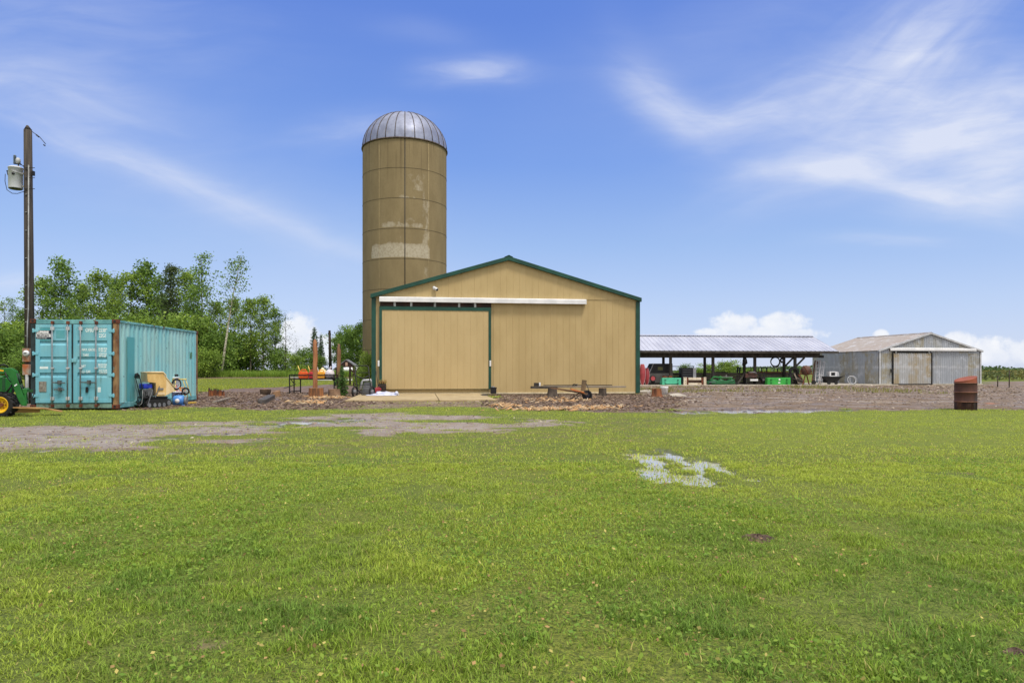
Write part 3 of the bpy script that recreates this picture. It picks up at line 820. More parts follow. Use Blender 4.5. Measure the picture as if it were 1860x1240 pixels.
# spruces
def spruce(h, seed, dens=1.0, w=.28, card=.16):
    r_ = np.random.default_rng(seed); wd = MB()
    wd.tube([(0, 0, 0), (0, 0, h * .5), (0, 0, h)], [h * .016 + .01, h * .01 + .006, .006], 7)
    P = []; n = int(26 * dens)
    for i in range(n):
        t = .06 + .92 * i / n; L = h * w * (1 - t) ** .9 * r_.uniform(.35, 1.15) + .04 * h * .3
        for k in range(5):
            a = k * 1.257 + i * .7 + r_.uniform(-.3, .3); dz = -.25 + .5 * t
            c, s = math.cos(a), math.sin(a)
            wd.tube([(0, 0, t * h), (c * L * .6, s * L * .6, t * h + dz * L * .5), (c * L, s * L, t * h + dz * L * .6)], [.012, .008, .004], 4, caps=False)
            m = max(4, int(L / card * 7))
            q = r_.random((m, 1)) ** .7
            base = np.array([[c * L, s * L, dz * L * .6]]) * q + np.array([[0, 0, t * h]])
            P.append(base + r_.normal(size=(m, 3)) * card * np.array([.35, .35, .28]))
    P = np.concatenate(P)
    C = np.array([.09, .15, .055]) * (.55 + .8 * r_.random((len(P), 1)))
    V, T, CC = leafquads(P, .3, card * (.7 + .6 * r_.random(len(P))), C, .4)
    return wd, V, T, CC

def spruces():
    for key, h, seed, d in (('spruce', 9, 31, 1.3), ('spruce_thin', 8, 32, 1.3), ('sapling', 1.55, 33, 1.0)):
        wd, V, T, C = spruce(h, seed, d, .27 if key == 'spruce' else (.17 if key == 'spruce_thin' else .34), .3 if key != 'sapling' else .085)
        if key == 'sapling': C = C * np.array([1.25, 1.5, 1.0])
        o = wd.obj('trunk', DARKBARK); tm = o.data; bpy.data.objects.remove(o)
        TREE_LIB[key] = (tm, fastmesh('crown', V, T, 4, C, LEAF))
    for px, py, Y, key, lab in ((571, 592, 84, 'spruce', 'taller of two thin spruces behind the log post'), (583, 606, 86, 'spruce_thin', 'shorter narrow spruce right of its taller neighbour')):
        b = at(px, HZ, Y); zb = gz(b.x, Y); s = (at(px, py, Y).z - zb) / (9 if key == 'spruce' else 8)
        plant('spruce_tree', lab, 'spruce', key, (b.x, Y, zb), s)
    p = G(621, 721); plant('spruce_sapling', 'small bushy spruce sapling in front of the second log post', 'spruce', 'sapling', p, (721 - 664) / F * p.y / 1.5)
    for px, py, Y, s_, lab in ((648, 598, 88, 1.0, 'round poplar behind the silo and the well shelter'), (622, 612, 96, .9, 'smaller round poplar left of the one beside the silo')):
        b = at(px, HZ, Y); zb = gz(b.x, Y); plant('poplar_tree', lab, 'tree', 'poplar_round', (b.x, Y, zb), (at(px, py, Y).z - zb) / 9.2, px)
    for px, py, Y, lab in ((668, 650, 38, 'yellow green shrub between the silo foot and the barn corner'), (655, 668, 42, 'low green shrub beside the black hand cart')):
        b = at(px, HZ, Y); s_ = at(px, py, Y).z / 3.3; plant('shrub', lab, 'shrub', 'bush_b', (b.x, Y, 0), s_ * .55, px, None, s_)
    # brush beyond the open shed and the field edge
    k = 0
    for px, py, Y, lab in ((1243, 664, 66, 'low bush seen through the shed behind the tool chest'), (1270, 668, 70, 'low bush seen between the second pair of shed posts'), (1287, 662, 72, 'thin bush left of the second shed post'), (1305, 669, 72, 'small pale bush right of the second shed post'),
                           (1322, 658, 64, 'tallest bush seen through the open shed'), (1338, 664, 66, 'yellowish bush right of the tallest one in the shed opening'), (1362, 668, 70, 'low bush seen between the third pair of shed posts'), (1392, 670, 72, 'low bush behind the red implement'), (1412, 671, 74, 'low bush right of the red implement')):
        b = at(px, HZ, Y); plant('shrub', lab, 'shrub', 'bush_b' if k % 3 else 'bush_a', (b.x, Y, 0), max(.25, at(px, py + 4, Y).z / 3.2), k * 1.3, 'bushes beyond the open shed'); k += 1
    n = 0
    for i in range(46):
        px = 1150 + i * 26 + rng.uniform(-8, 8); Y = 82 + rng.uniform(-5, 10); py = 677 + rng.uniform(-4, 3)
        b = at(px, HZ, Y)
    return
spruces()

def treeline():
    """the far wood along the horizon: one mass"""
    Ps = []; Cs = []; S_ = []
    def mass(x0, x1, Y0, dep, hgt, n, cols, size, zb=0.0, frq=.05):
        X = x0 + (x1 - x0) * rng.random(n); Y = Y0 + dep * rng.random(n)
        top = hgt * (.55 + .9 * fbm(X * frq + 3, Y * .02, 4))
        Z = zb + top * rng.random(n) ** .65
        c = np.array(cols); f = sm(.35, .65, fbm(X * frq * 3, Z * .4 + Y * .1, 3))[:, None]
        Ps.append(np.stack([X, Y, Z], -1)); Cs.append((c[0] * (1 - f) + c[1] * f) * (.6 + .7 * rng.random((n, 1)))); S_.append(size * (.6 + .8 * rng.random(n)))
    mass(55, 150, 78, 14, 1.15, 14000, [(.13, .16, .06), (.21, .2, .06)], .3, 0, .25)
    mass(70, 260, 205, 30, 2.7, 15000, [(.10, .16, .06), (.14, .2, .07)], .7, -.6, .03)
    mass(-10, 70, 210, 25, 1.3, 6000, [(.13, .17, .08), (.16, .2, .1)], .6, -.4, .05)
    mass(-300, -60, 130, 40, 9, 12000, [(.10, .17, .05), (.15, .23, .05)], 1.0, .3, .05)
    V, T, C = leafquads(np.concatenate(Ps), .2, np.concatenate(S_), np.concatenate(Cs), .8)
    tag(link('distant_treeline', fastmesh('distant_treeline', V, T, 4, C, LEAF)), 'distant green treeline and brush along the horizon', 'trees', kind='stuff')
treeline()
# ------------------------------------------------------------------ building materials
M_TAN = pm('tan_steel', S(181, 159, 114), S(173, 151, 106), 1.2, .5, st=(1, 1, .4), spot=[(S(164, 142, 96), 2.0, .70, (3, 3, .25))], spec=.35)
M_GREEN = pm('green_trim', S(24, 74, 62), S(18, 60, 50), 2, .45)
M_WHITE = pm('white_metal', S(228, 228, 230), S(210, 211, 214), 2, .4)
M_CONC = pm('concrete', S(172, 154, 118), S(150, 132, 100), 1.6, .85, bump=.2, spot=[(S(140, 120, 88), 2.2, .62, (1, 1, 1))])
M_CONCG = pm('grey_concrete', S(186, 178, 164), S(150, 142, 128), 1.6, .85, bump=.2)
M_BLACK = pm('black_metal', S(30, 30, 32), S(20, 20, 22), 4, .5)
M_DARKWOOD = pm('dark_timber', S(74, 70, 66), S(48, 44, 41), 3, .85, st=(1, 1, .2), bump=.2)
M_GREYWOOD = pm('weathered_timber', S(150, 140, 126), S(108, 99, 88), 3, .85, st=(.3, 3, 3), bump=.2)
M_STEEL = pm('galvanised_roof', S(184, 186, 198), S(168, 170, 183), .8, .45, me=.2, st=(1, .3, 1))
M_RUST = pm('rust', S(118, 66, 44), S(82, 46, 34), 5, .85, bump=.3, spot=[(S(150, 84, 50), 7, .6, (1, 1, 1))])
M_GREY = pm('grey_plastic', S(120, 122, 126), S(100, 102, 106), 3, .5)
M_LGREY = pm('light_grey_paint', S(190, 192, 196), S(166, 168, 172), 3, .5)
M_LETTER = pm('white_lettering', S(226, 236, 236), S(206, 222, 224), 9, .6)
M_CHROME = pm('worn_zinc', S(170, 172, 172), S(130, 130, 128), 6, .45, me=.5)
M_RUBBER = pm('rubber', S(34, 33, 34), S(24, 24, 25), 6, .8)

def text(name, s, size, mat, parent, loc, rot=(R(90), 0, 0), align='LEFT', sx=1.0, bold=0.0):
    cu = bpy.data.curves.new(name, 'FONT'); cu.body = s; cu.size = size; cu.align_x = align; cu.offset = bold; cu.extrude = .0015
    tmp = bpy.data.objects.new(name, cu); COL.objects.link(tmp)
    bpy.context.view_layer.update()
    me = bpy.data.meshes.new_from_object(tmp.evaluated_get(bpy.context.evaluated_depsgraph_get()))
    bpy.data.objects.remove(tmp); bpy.data.curves.remove(cu)
    me.materials.clear(); me.materials.append(mat)
    o = link(name, me, parent); o.location = loc; o.rotation_euler = rot; o.scale = (sx, 1, 1)
    return o

# ------------------------------------------------------------------ tan barn
BTH = math.atan2(1.70, 12.63); BW = math.hypot(12.63, 1.70); BD = 12.0
def barn():
    f = Frame('barn', (-6.45, 31.5, 0), BTH, 'tan metal barn with green trim and a large sliding door', 'barn')
    o = f.o; EZ, PZ = 4.62, 6.46; mid = BW * .497
    def gab(x): return EZ + (PZ - EZ) * (x / mid if x < mid else (BW - x) / (BW - mid))
    rp = ribprof(.305, .05, .011)
    seam = f.lp(1110, 545)[1]
    # front wall below, gable sheet lapping over it, other walls
    MB().ribs(0, BW, .10, seam + .02, rp).obj('front_wall', M_TAN, o)
    MB().ribs(.02, BW - .02, seam, lambda x: gab(x) - .02, rp, -.022).obj('gable', M_TAN, o)
    w = MB()
    w.ribs(0, BD, .10, EZ, rp, 0, Matrix.Translation((BW, 0, 0)) @ Matrix.Rotation(R(90), 4, 'Z'))
    w.ribs(0, BD, .10, EZ, rp, 0, Matrix.Translation((0, BD, 0)) @ Matrix.Rotation(R(-90), 4, 'Z'))
    w.ribs(0, BW, .10, lambda x: gab(BW - x), rp, 0, Matrix.Translation((BW, BD, 0)) @ Matrix.Rotation(R(180), 4, 'Z'))
    w.obj('side_wall', M_TAN, o)
    MB().b(-.03, BW + .03, .02, BD + .03, -.1, .115).obj('footing', M_CONC, o)
    # roof: two ribbed slopes
    for nm, xa, xb in (('left', -.07, mid), ('right', BW + .07, mid)):
        L = math.hypot(xb - xa, PZ - EZ); ang = math.atan2(PZ - EZ + .05, abs(xb - xa))
        r = MB()
        za = gab(0) - .045 + .05
        pr = rp(0, BD + .36); vs = []; fs = []
        for (d, hh) in pr:
            vs += [(xa, -.18 + d, za + hh), (xb, -.18 + d, PZ + .06 + hh)]
        for i in range(len(pr) - 1): fs.append((2 * i, 2 * i + 1, 2 * i + 3, 2 * i + 2))
        r.add(vs, fs); n = len(pr)
        r.obj('roof', M_GREEN, o)
        # rake trim
        q = MB(); s_ = -.2
        q.prism([(xa, za - .14), (xb, PZ - .10), (xb, PZ + .085), (xa, za + .045)], s_, s_ + .17, 'y')
        q.obj('rake_trim', M_GREEN, o, bevel=.006)
    MB().prism([(mid - .2, PZ + .05), (mid, PZ + .14), (mid + .2, PZ + .05), (mid, PZ + .10)], -.215, BD + .2, 'y').obj('ridge_cap', M_GREEN, o)
    for x in (0, BW):
        s_ = 1 if x == 0 else -1
        q = MB(); q.b(min(x - s_ * .03, x + s_ * .17), max(x - s_ * .03, x + s_ * .17), -.055, -.018, .08, EZ - .1)
        q.b(min(x - s_ * .03, x - s_ * .005), max(x - s_ * .03, x - s_ * .005), -.018, .17, .08, EZ - .1)
        q.obj('corner_trim', M_GREEN, o)
    MB().b(.0, BW - .2, -.03, -.004, .06, .13).obj('base_trim', pm('pale_trim', S(214, 200, 168), None, 3, .6), o)
    # sliding door, hung on a covered track
    x0, zt = f.lp(689, 556, -.12); x1, _ = f.lp(892, 556, -.12); _, zb = f.lp(790, 707, -.12)
    d = MB().ribs(x0 + .1, x1 - .1, zb + .02, zt - .16, ribprof(.305, .05, .010), -.125).obj('sliding_door', pm('tan_door', S(184, 162, 118), S(178, 156, 112), 1.2, .5, st=(1, 1, .4)), o)
    q = MB(); q.b(x0, x0 + .12, -.15, -.06, zb, zt); q.b(x1 - .12, x1, -.15, -.06, zb, zt); q.b(x0 + .12, x1 - .12, -.15, -.06, zt - .17, zt); q.b(x0 + .12, x1 - .12, -.118, -.06, zb, zb + .02)
    q.obj('door_frame', M_GREEN, d, bevel=.004)
    for px in (687.5, 890.5):
        hx, hz = f.lp(px, 660, -.16); MB().b(hx - .035, hx + .045, -.17, -.148, hz - .13, hz + .14).obj('handle', M_WHITE, d, bevel=.01)
    # dark gap with header board and hangers above the door, white cover above
    c0, ct = f.lp(689, 541, -.2); c1, cb = f.lp(1065, 550, -.2)
    ct += .02; cz = cb - .05
    MB().b(c0 + .02, f.lp(892, 550)[0], -.075, -.024, zt + .01, cz - .01).obj('header_board', pm('header_wood', S(70, 48, 40), S(40, 32, 30), 1.6, .85, st=(1, 1, .3)), o)
    for px in (717, 747, 790, 834, 863):
        hx = f.lp(px, 552, -.12)[0]
        MB().b(hx - .05, hx + .05, -.13, -.078, zt - .05, cz + .05).obj('hanger', M_CHROME, o)
    q = MB(); q.prism([(-.028, ct + .07), (-.22, ct + .035), (-.25, ct + .01), (-.25, cz - .02), (-.21, cz - .02), (-.21, ct - .02), (-.028, ct + .03)], c0, c1, 'x')
    q.b(c1 - .02, c1 + .004, -.252, -.028, cz - .022, ct + .035)
    q.obj('track_cover', M_WHITE, o, bevel=.008)
    # camera-like flood lamp on the gable
    lx, lz = f.lp(790, 524, -.1)
    lm = MB(); lm.b(lx - .09, lx + .03, -.075, -.03, lz - .05, lz + .09); lm.ball((lx - .04, -.10, lz + .04), .07, .08, .07, 12, 8)
    lo_ = lm.obj('flood_lamp', M_WHITE, o, bevel=.01)
    MB().tube([(lx + .0, -.10, lz + .03), (lx + .10, -.22, lz - .07)], [.06, .075], 12).obj('lamp_head', M_WHITE, lo_)
    MB().tube([(lx + .10, -.22, lz - .07), (lx + .106, -.227, lz - .076)], [.06, .06], 12).obj('lens', M_BLACK, lo_)
    return f
BARN = barn()

# concrete apron before the door (setting)
def apron():
    a, b_, c, d = G(703, 708), G(902, 709.5), G(902.5, 730), G(664, 727.5)
    M = BARN.Mi
    P = [M @ Vector((p.x, p.y, 0)) for p in (d, c)]
    x0, x1, y0 = P[0].x, P[1].x, P[1].y
    q = MB(); jx = f_ = BARN.lp(790, 715)[0]
    q.b(x0 - .6, jx - .012, y0 + .15, -.005, -.05, .10); q.b(jx + .012, x1, y0, -.0055, -.05, .096)
    o = q.obj('concrete_apron', M_CONC, None, bevel=.02); o.matrix_world = BARN.M.copy(); structure(o)
    q = MB(); pts = [G(1214, 718), G(1232, 716.5), G(1247, 721), G(1222, 722.5)]
    q.prism([(p.x, p.y) for p in pts], -.05, .075, 'z'); o = q.obj('path_slab', M_CONCG, None, bevel=.01); structure(o)
    q = MB(); pts = [G(1156, 714), G(1170, 710.5), G(1186, 711.5), G(1176, 714.5)]
    q.prism([(p.x, p.y) for p in pts], -.05, .09, 'z'); o = q.obj('path_slab', M_CONCG, None, bevel=.01); structure(o)
apron()

# ------------------------------------------------------------------ silo
def silo():
    Yc = 72.0; X = (735.5 - CX) / F * Yc; r = 4.37; H = 24.2
    Z = lambda z: 1.18 + (z - 1.18) * 67.6 / 47
    root = thing('silo', 'tall tan concrete silo with a ribbed silver dome behind the barn', 'silo', (X, Yc, 0))
    m, t, b = newmat('silo_concrete')
    co = t.n('ShaderNodeTexCoord').outputs['Object']; sx = t.n('ShaderNodeSeparateXYZ'); t.put(sx.inputs[0], co); x, y, z = sx.outputs
    n1 = t.noise(t.vscale(co, (1, 1, .35)), 1.1, 6, .6); n2 = t.noise(co, 5, 6, .65)
    col = t.mix(t.sstep(.3, .7, n1), (.250, .194, .106, 1), (.212, .163, .088, 1))
    col = t.mix(t.m('MULTIPLY', t.sstep(.45, .75, n2), .45), col, (.19, .14, .075, 1))
    # dark run-off streaks from the rim and pale scars where the wall faces the yard
    drip = t.noise(t.vscale(co, (5, 5, .12)), 1.0, 4)
    col = t.mix(t.m('MULTIPLY', t.m('MULTIPLY', t.sstep(.52, .66, drip), t.sstep(18, 24.3, z)), .6), col, (.10, .075, .045, 1))
    pale = None
    ang = t.m('DIVIDE', x, r)
    def patch(xa, xb, za, zb, amp, sf=.12):
        ix = t.m('MULTIPLY', t.sstep(xa - sf, xa + sf, ang), t.sstep(xb + sf, xb - sf, ang))
        za, zb = Z(za), Z(zb)
        iz = t.m('MULTIPLY', t.sstep(za - .08, za + .08, z), t.sstep(zb + .5, zb - .5, z))
        return t.m('MULTIPLY', t.m('MULTIPLY', ix, iz), amp)
    for a in [(-.66, .70, 8.95, 9.95, 1.0, .06), (-.5, .62, 11.02, 11.5, .62, .15), (-.05, .55, 11.4, 11.9, .5, .2), (.5, .70, 9.3, 13.2, .50, .07), (.18, .62, 13.6, 14.9, .5, .12), (-.5, -.36, 12.6, 14.2, .4, .04), (.0, .5, 13.0, 13.3, .6, .1), (.55, .68, 6.9, 8.6, .4, .05), (-.62, -.55, 6.2, 14.8, .22, .02), (-.1, .5, 9.9, 10.6, .4, .2), (.52, .6, 13.0, 14.9, .45, .03), (-.5, .1, 11.3, 12.0, .35, .2)]:
        p = patch(*a); pale = p if pale is None else t.m('MAXIMUM', pale, p)
    brk = t.noise(t.vscale(co, (1.0, 1.0, .55)), 1.1, 8, .68)
    pale = t.m('MULTIPLY', t.sstep(.44, .74, t.m('ADD', pale, t.m('MULTIPLY', t.m('SUBTRACT', brk, .5), 1.7))), t.m('MULTIPLY_ADD', pale, .6, .3))
    # only the side that faces the yard was scoured
    pale = t.m('MULTIPLY', pale, t.sstep(.5, -.5, y))
    col = t.mix(t.m('MULTIPLY', pale, .9), col, t.mix(t.sstep(.4, .65, n2), (.47, .42, .33, 1), (.36, .31, .23, 1)))
    t.put(b.inputs['Base Color'], col); b.inputs['Roughness'].default_value = .9; b.inputs['Specular IOR Level'].default_value = .15
    bp = t.n('ShaderNodeBump'); bp.inputs['Strength'].default_value = .35; bp.inputs['Distance'].default_value = .03; t.put(bp.inputs['Height'], t.noise(co, 9, 5)); t.put(b.inputs['Normal'], bp.outputs[0])
    prof = [(r, -.1)]
    zs = [21.24 - 2.998 * k for k in range(8)][::-1]
    for z0 in zs:
        pass
    prof += [(r, H)]
    MB().lathe(prof, 96).obj('wall', m, root)
    # hoops in the grooves and stave cables
    for z0 in zs:
        if z0 > .1: MB().torus((0, 0, z0), r - .003, .024, 'z', 96, 6).obj('hoop', pm('hoop_brown', S(92, 80, 60), S(70, 60, 46), 3, .85), root)
    cd = Vector((-X, -Yc, 0)).normalized(); base = math.atan2(cd.y, cd.x)
    MB().tube([((r + .01) * math.cos(base), (r + .01) * math.sin(base), .1), ((r + .01) * math.cos(base), (r + .01) * math.sin(base), H)], .04, 6).obj('cable', M_BLACK, root)
    for da in (-.62, .57):
        MB().tube([((r + .0) * math.cos(base + da), (r + .0) * math.sin(base + da), .1), ((r) * math.cos(base + da), (r) * math.sin(base + da), H)], .014, 5).obj('seam', pm('pale_seam', S(176, 158, 118), None, 4, .9), root)
    MB().torus((0, 0, H), r + .04, .09, 'z', 96, 6).obj('rim', pm('dark_rim', S(92, 80, 66), S(62, 50, 42), 5, .8), root)
    # dome: gores with standing seams
    md = pm('dome_metal', S(140, 146, 168), S(120, 125, 146), 1.4, .5, me=.25, st=(1, 1, 1), spot=[(S(140, 136, 138), 6, .62, (1, 1, .5))])
    D = MB(); n = 28; K = 10; vs = []; fs = []
    for k in range(K + 1):
        a = PI / 2 * k / K * .985
        for j in range(n * 2):
            th = PI * j / n; rr = (r + .05) * math.cos(a) * (1 if j % 2 else 1.0)
            vs.append((rr * math.cos(th), rr * math.sin(th), H + (r - .48) * math.sin(a)))
    for k in range(K):
        for j in range(n * 2):
            j2 = (j + 1) % (n * 2); fs.append((k * 2 * n + j, k * 2 * n + j2, (k + 1) * 2 * n + j2, (k + 1) * 2 * n + j))
    dome = D.add(vs, fs, True).obj('dome', md, root)
    S_ = MB()
    for j in range(n):
        th = 2 * PI * j / n + base
        S_.tube([((r + .06) * math.cos(PI / 2 * k / K * .97) * math.cos(th), (r + .06) * math.cos(PI / 2 * k / K * .97) * math.sin(th), H + (r - .46) * math.sin(PI / 2 * k / K * .97)) for k in range(K + 1)], .042, 5)
    S_.obj('seam_ribs', pm('dome_seam', S(96, 88, 86), S(66, 58, 54), 6, .6, me=.3), dome)
    MB().tube([(0, 0, H + r - .62), (0, 0, H + r - .42)], .3, 16).obj('vent_cap', md, dome)
silo()

# ------------------------------------------------------------------ grey metal shed
M_GALV = None
def galvmat(name, tint, stain, amt):
    m, t, b = newmat(name); co = t.n('ShaderNodeTexCoord').outputs['Object']
    n1 = t.noise(t.vscale(co, (2.2, 2.2, .22)), 1.2, 5, .6); n2 = t.noise(co, 1.1, 6, .65); n3 = t.noise(t.vscale(co, (6, 6, .5)), 1.5, 4)
    # sheets about 0.8 m wide weathered differently, olive and brown stains, whitish bloom
    sx = t.n('ShaderNodeSeparateXYZ'); t.put(sx.inputs[0], co)
    pn = t.n('ShaderNodeTexWhiteNoise', noise_dimensions='2D'); cb = t.n('ShaderNodeCombineXYZ')
    t.put(cb.inputs[0], t.m('FLOOR', t.m('DIVIDE', t.m('ADD', sx.outputs[0], sx.outputs[1]), .79))); t.put(cb.inputs[1], t.m('FLOOR', t.m('DIVIDE', t.m('ADD', sx.outputs[2], .1), 2.6))); t.put(pn.inputs['Vector'], cb.outputs[0])
    col = t.mix(t.m('MULTIPLY', t.sstep(.3, .7, n3), .6), tint, tuple(c * .78 for c in tint[:3]) + (1,))
    st = t.m('MULTIPLY', t.sstep(.36, .6, n2), t.sstep(.35, .8, t.m('MULTIPLY_ADD', n1, .5, t.m('MULTIPLY', pn.outputs[0], .6))))
    col = t.mix(t.m('MULTIPLY', st, amt), col, stain)
    col = t.mix(t.m('MULTIPLY', t.sstep(.52, .66, t.noise(co, 1.6, 6, .65)), .5), col, (.56, .59, .65, 1))
    band = t.m('MULTIPLY', t.sstep(1.25, 1.4, sx.outputs[2]), t.sstep(1.62, 1.45, sx.outputs[2]))
    col = t.mix(t.m('MULTIPLY', t.m('MULTIPLY', band, t.sstep(.4, .6, t.noise(co, 2.5, 4))), .4), col, (.62, .63, .66, 1))
    t.put(b.inputs['Base Color'], col); b.inputs['Metallic'].default_value = .25; b.inputs['Roughness'].default_value = .55
    return m
def grey_shed():
    th = R(9.5); a = G(1596.5, 699.5)
    f = Frame('metal_shed', a, th, 'grey corrugated metal shed with patchy stains and a sliding door', 'shed')
    o = f.o; W = f.lp(1781, 690)[0]; EZ = 2.70; PZ = 4.06; L = 8.6; mid = f.lp(1689, 605)[0]
    mw = galvmat('galvanised_wall', (.37, .40, .45, 1), (.31, .275, .18, 1), .85); mr = galvmat('rusty_roof', (.36, .32, .29, 1), (.30, .235, .19, 1), .8)
    def gab(x): return EZ + (PZ - EZ) * (x / mid if x < mid else (W - x) / (W - mid))
    sp = sinprof(.2, .05)
    MB().ribs(0, W, .1, gab, sp).obj('front_wall', mw, o)
    w = MB()
    w.ribs(0, L, .1, EZ, sp, 0, Matrix.Translation((0, L, 0)) @ Matrix.Rotation(R(-90), 4, 'Z'))
    w.ribs(0, L, .1, EZ, sp, 0, Matrix.Translation((W, 0, 0)) @ Matrix.Rotation(R(90), 4, 'Z'))
    w.ribs(0, W, .1, lambda x: gab(W - x), sp, 0, Matrix.Translation((W, L, 0)) @ Matrix.Rotation(R(180), 4, 'Z'))
    w.obj('side_wall', mw, o)
    MB().b(-.12, W + .12, -.12, L, -.1, .105).obj('footing', M_CONCG, o)
    for xa in (-.12, W + .12):
        vs = []; fs = []; pr = sp(0, L + .25)
        for (d, h) in pr: vs += [(xa, -.12 + d, EZ + .02 + h * .5 - .02), (mid, -.12 + d, PZ + .05 + h * .5)]
        for i in range(len(pr) - 1): fs.append((2 * i, 2 * i + 1, 2 * i + 3, 2 * i + 2))
        MB().add(vs, fs).obj('roof', mr, o)
        MB().prism([(xa, EZ - .09), (mid, PZ - .04), (mid, PZ + .09), (xa, EZ + .04)], -.16, -.06, 'y').obj('rake_trim', M_LGREY, o)
    for x in (-.02, W - .1): MB().b(x, x + .12, -.075, -.052, .1, EZ - .06).obj('corner_trim', M_LGREY, o)
    x0, zt = f.lp(1621, 640, -.1); x1, zb = f.lp(1693, 698, -.1)
    door = MB().ribs(x0 + .06, x1 - .06, zb + .05, zt - .06, sp, -.09).obj('sliding_door', galvmat('stained_door', (.44, .45, .46, 1), (.36, .28, .15, 1), .85), o)
    q = MB(); q.b(x0, x0 + .07, -.16, -.09, zb, zt); q.b(x1 - .07, x1, -.16, -.09, zb, zt); q.b(x0 + .07, x1 - .07, -.16, -.09, zb, zb + .06)
    q.obj('door_frame', M_BLACK, door)
    hx, hz = f.lp(1619, 673, -.15); MB().b(hx - .1, hx + .1, -.2, -.16, hz - .13, hz + .13).obj('latch_box', M_BLACK, door)
    for px in (1627, 1687):
        hx = f.lp(px, 640, -.1)[0]; MB().b(hx - .05, hx + .05, -.14, -.07, zt - .12, zt + .12).obj('hanger', M_CHROME, o)
    a0, zc = f.lp(1617, 631.5, -.2); a1, _ = f.lp(1773, 632, -.2); _, zc2 = f.lp(1650, 636.5, -.2)
    MB().b(x0 + .05, x1 - .1, -.075, -.052, zt - .02, zc2 + .02).obj('header_board', M_BLACK, o)
    MB().prism([(-.052, zc + .02), (-.24, zc - .06), (-.24, zc2 - .01), (-.21, zc2 - .01), (-.21, zc - .08), (-.052, zc - .02)], a0, a1, 'x').obj('track_cover', M_WHITE, o)
    MB().prism([(mid - .15, PZ + .04), (mid, PZ + .12), (mid + .15, PZ + .04), (mid, PZ + .09)], -.17, L, 'y').obj('ridge_cap', mr, o)
    return f
SHED = grey_shed()

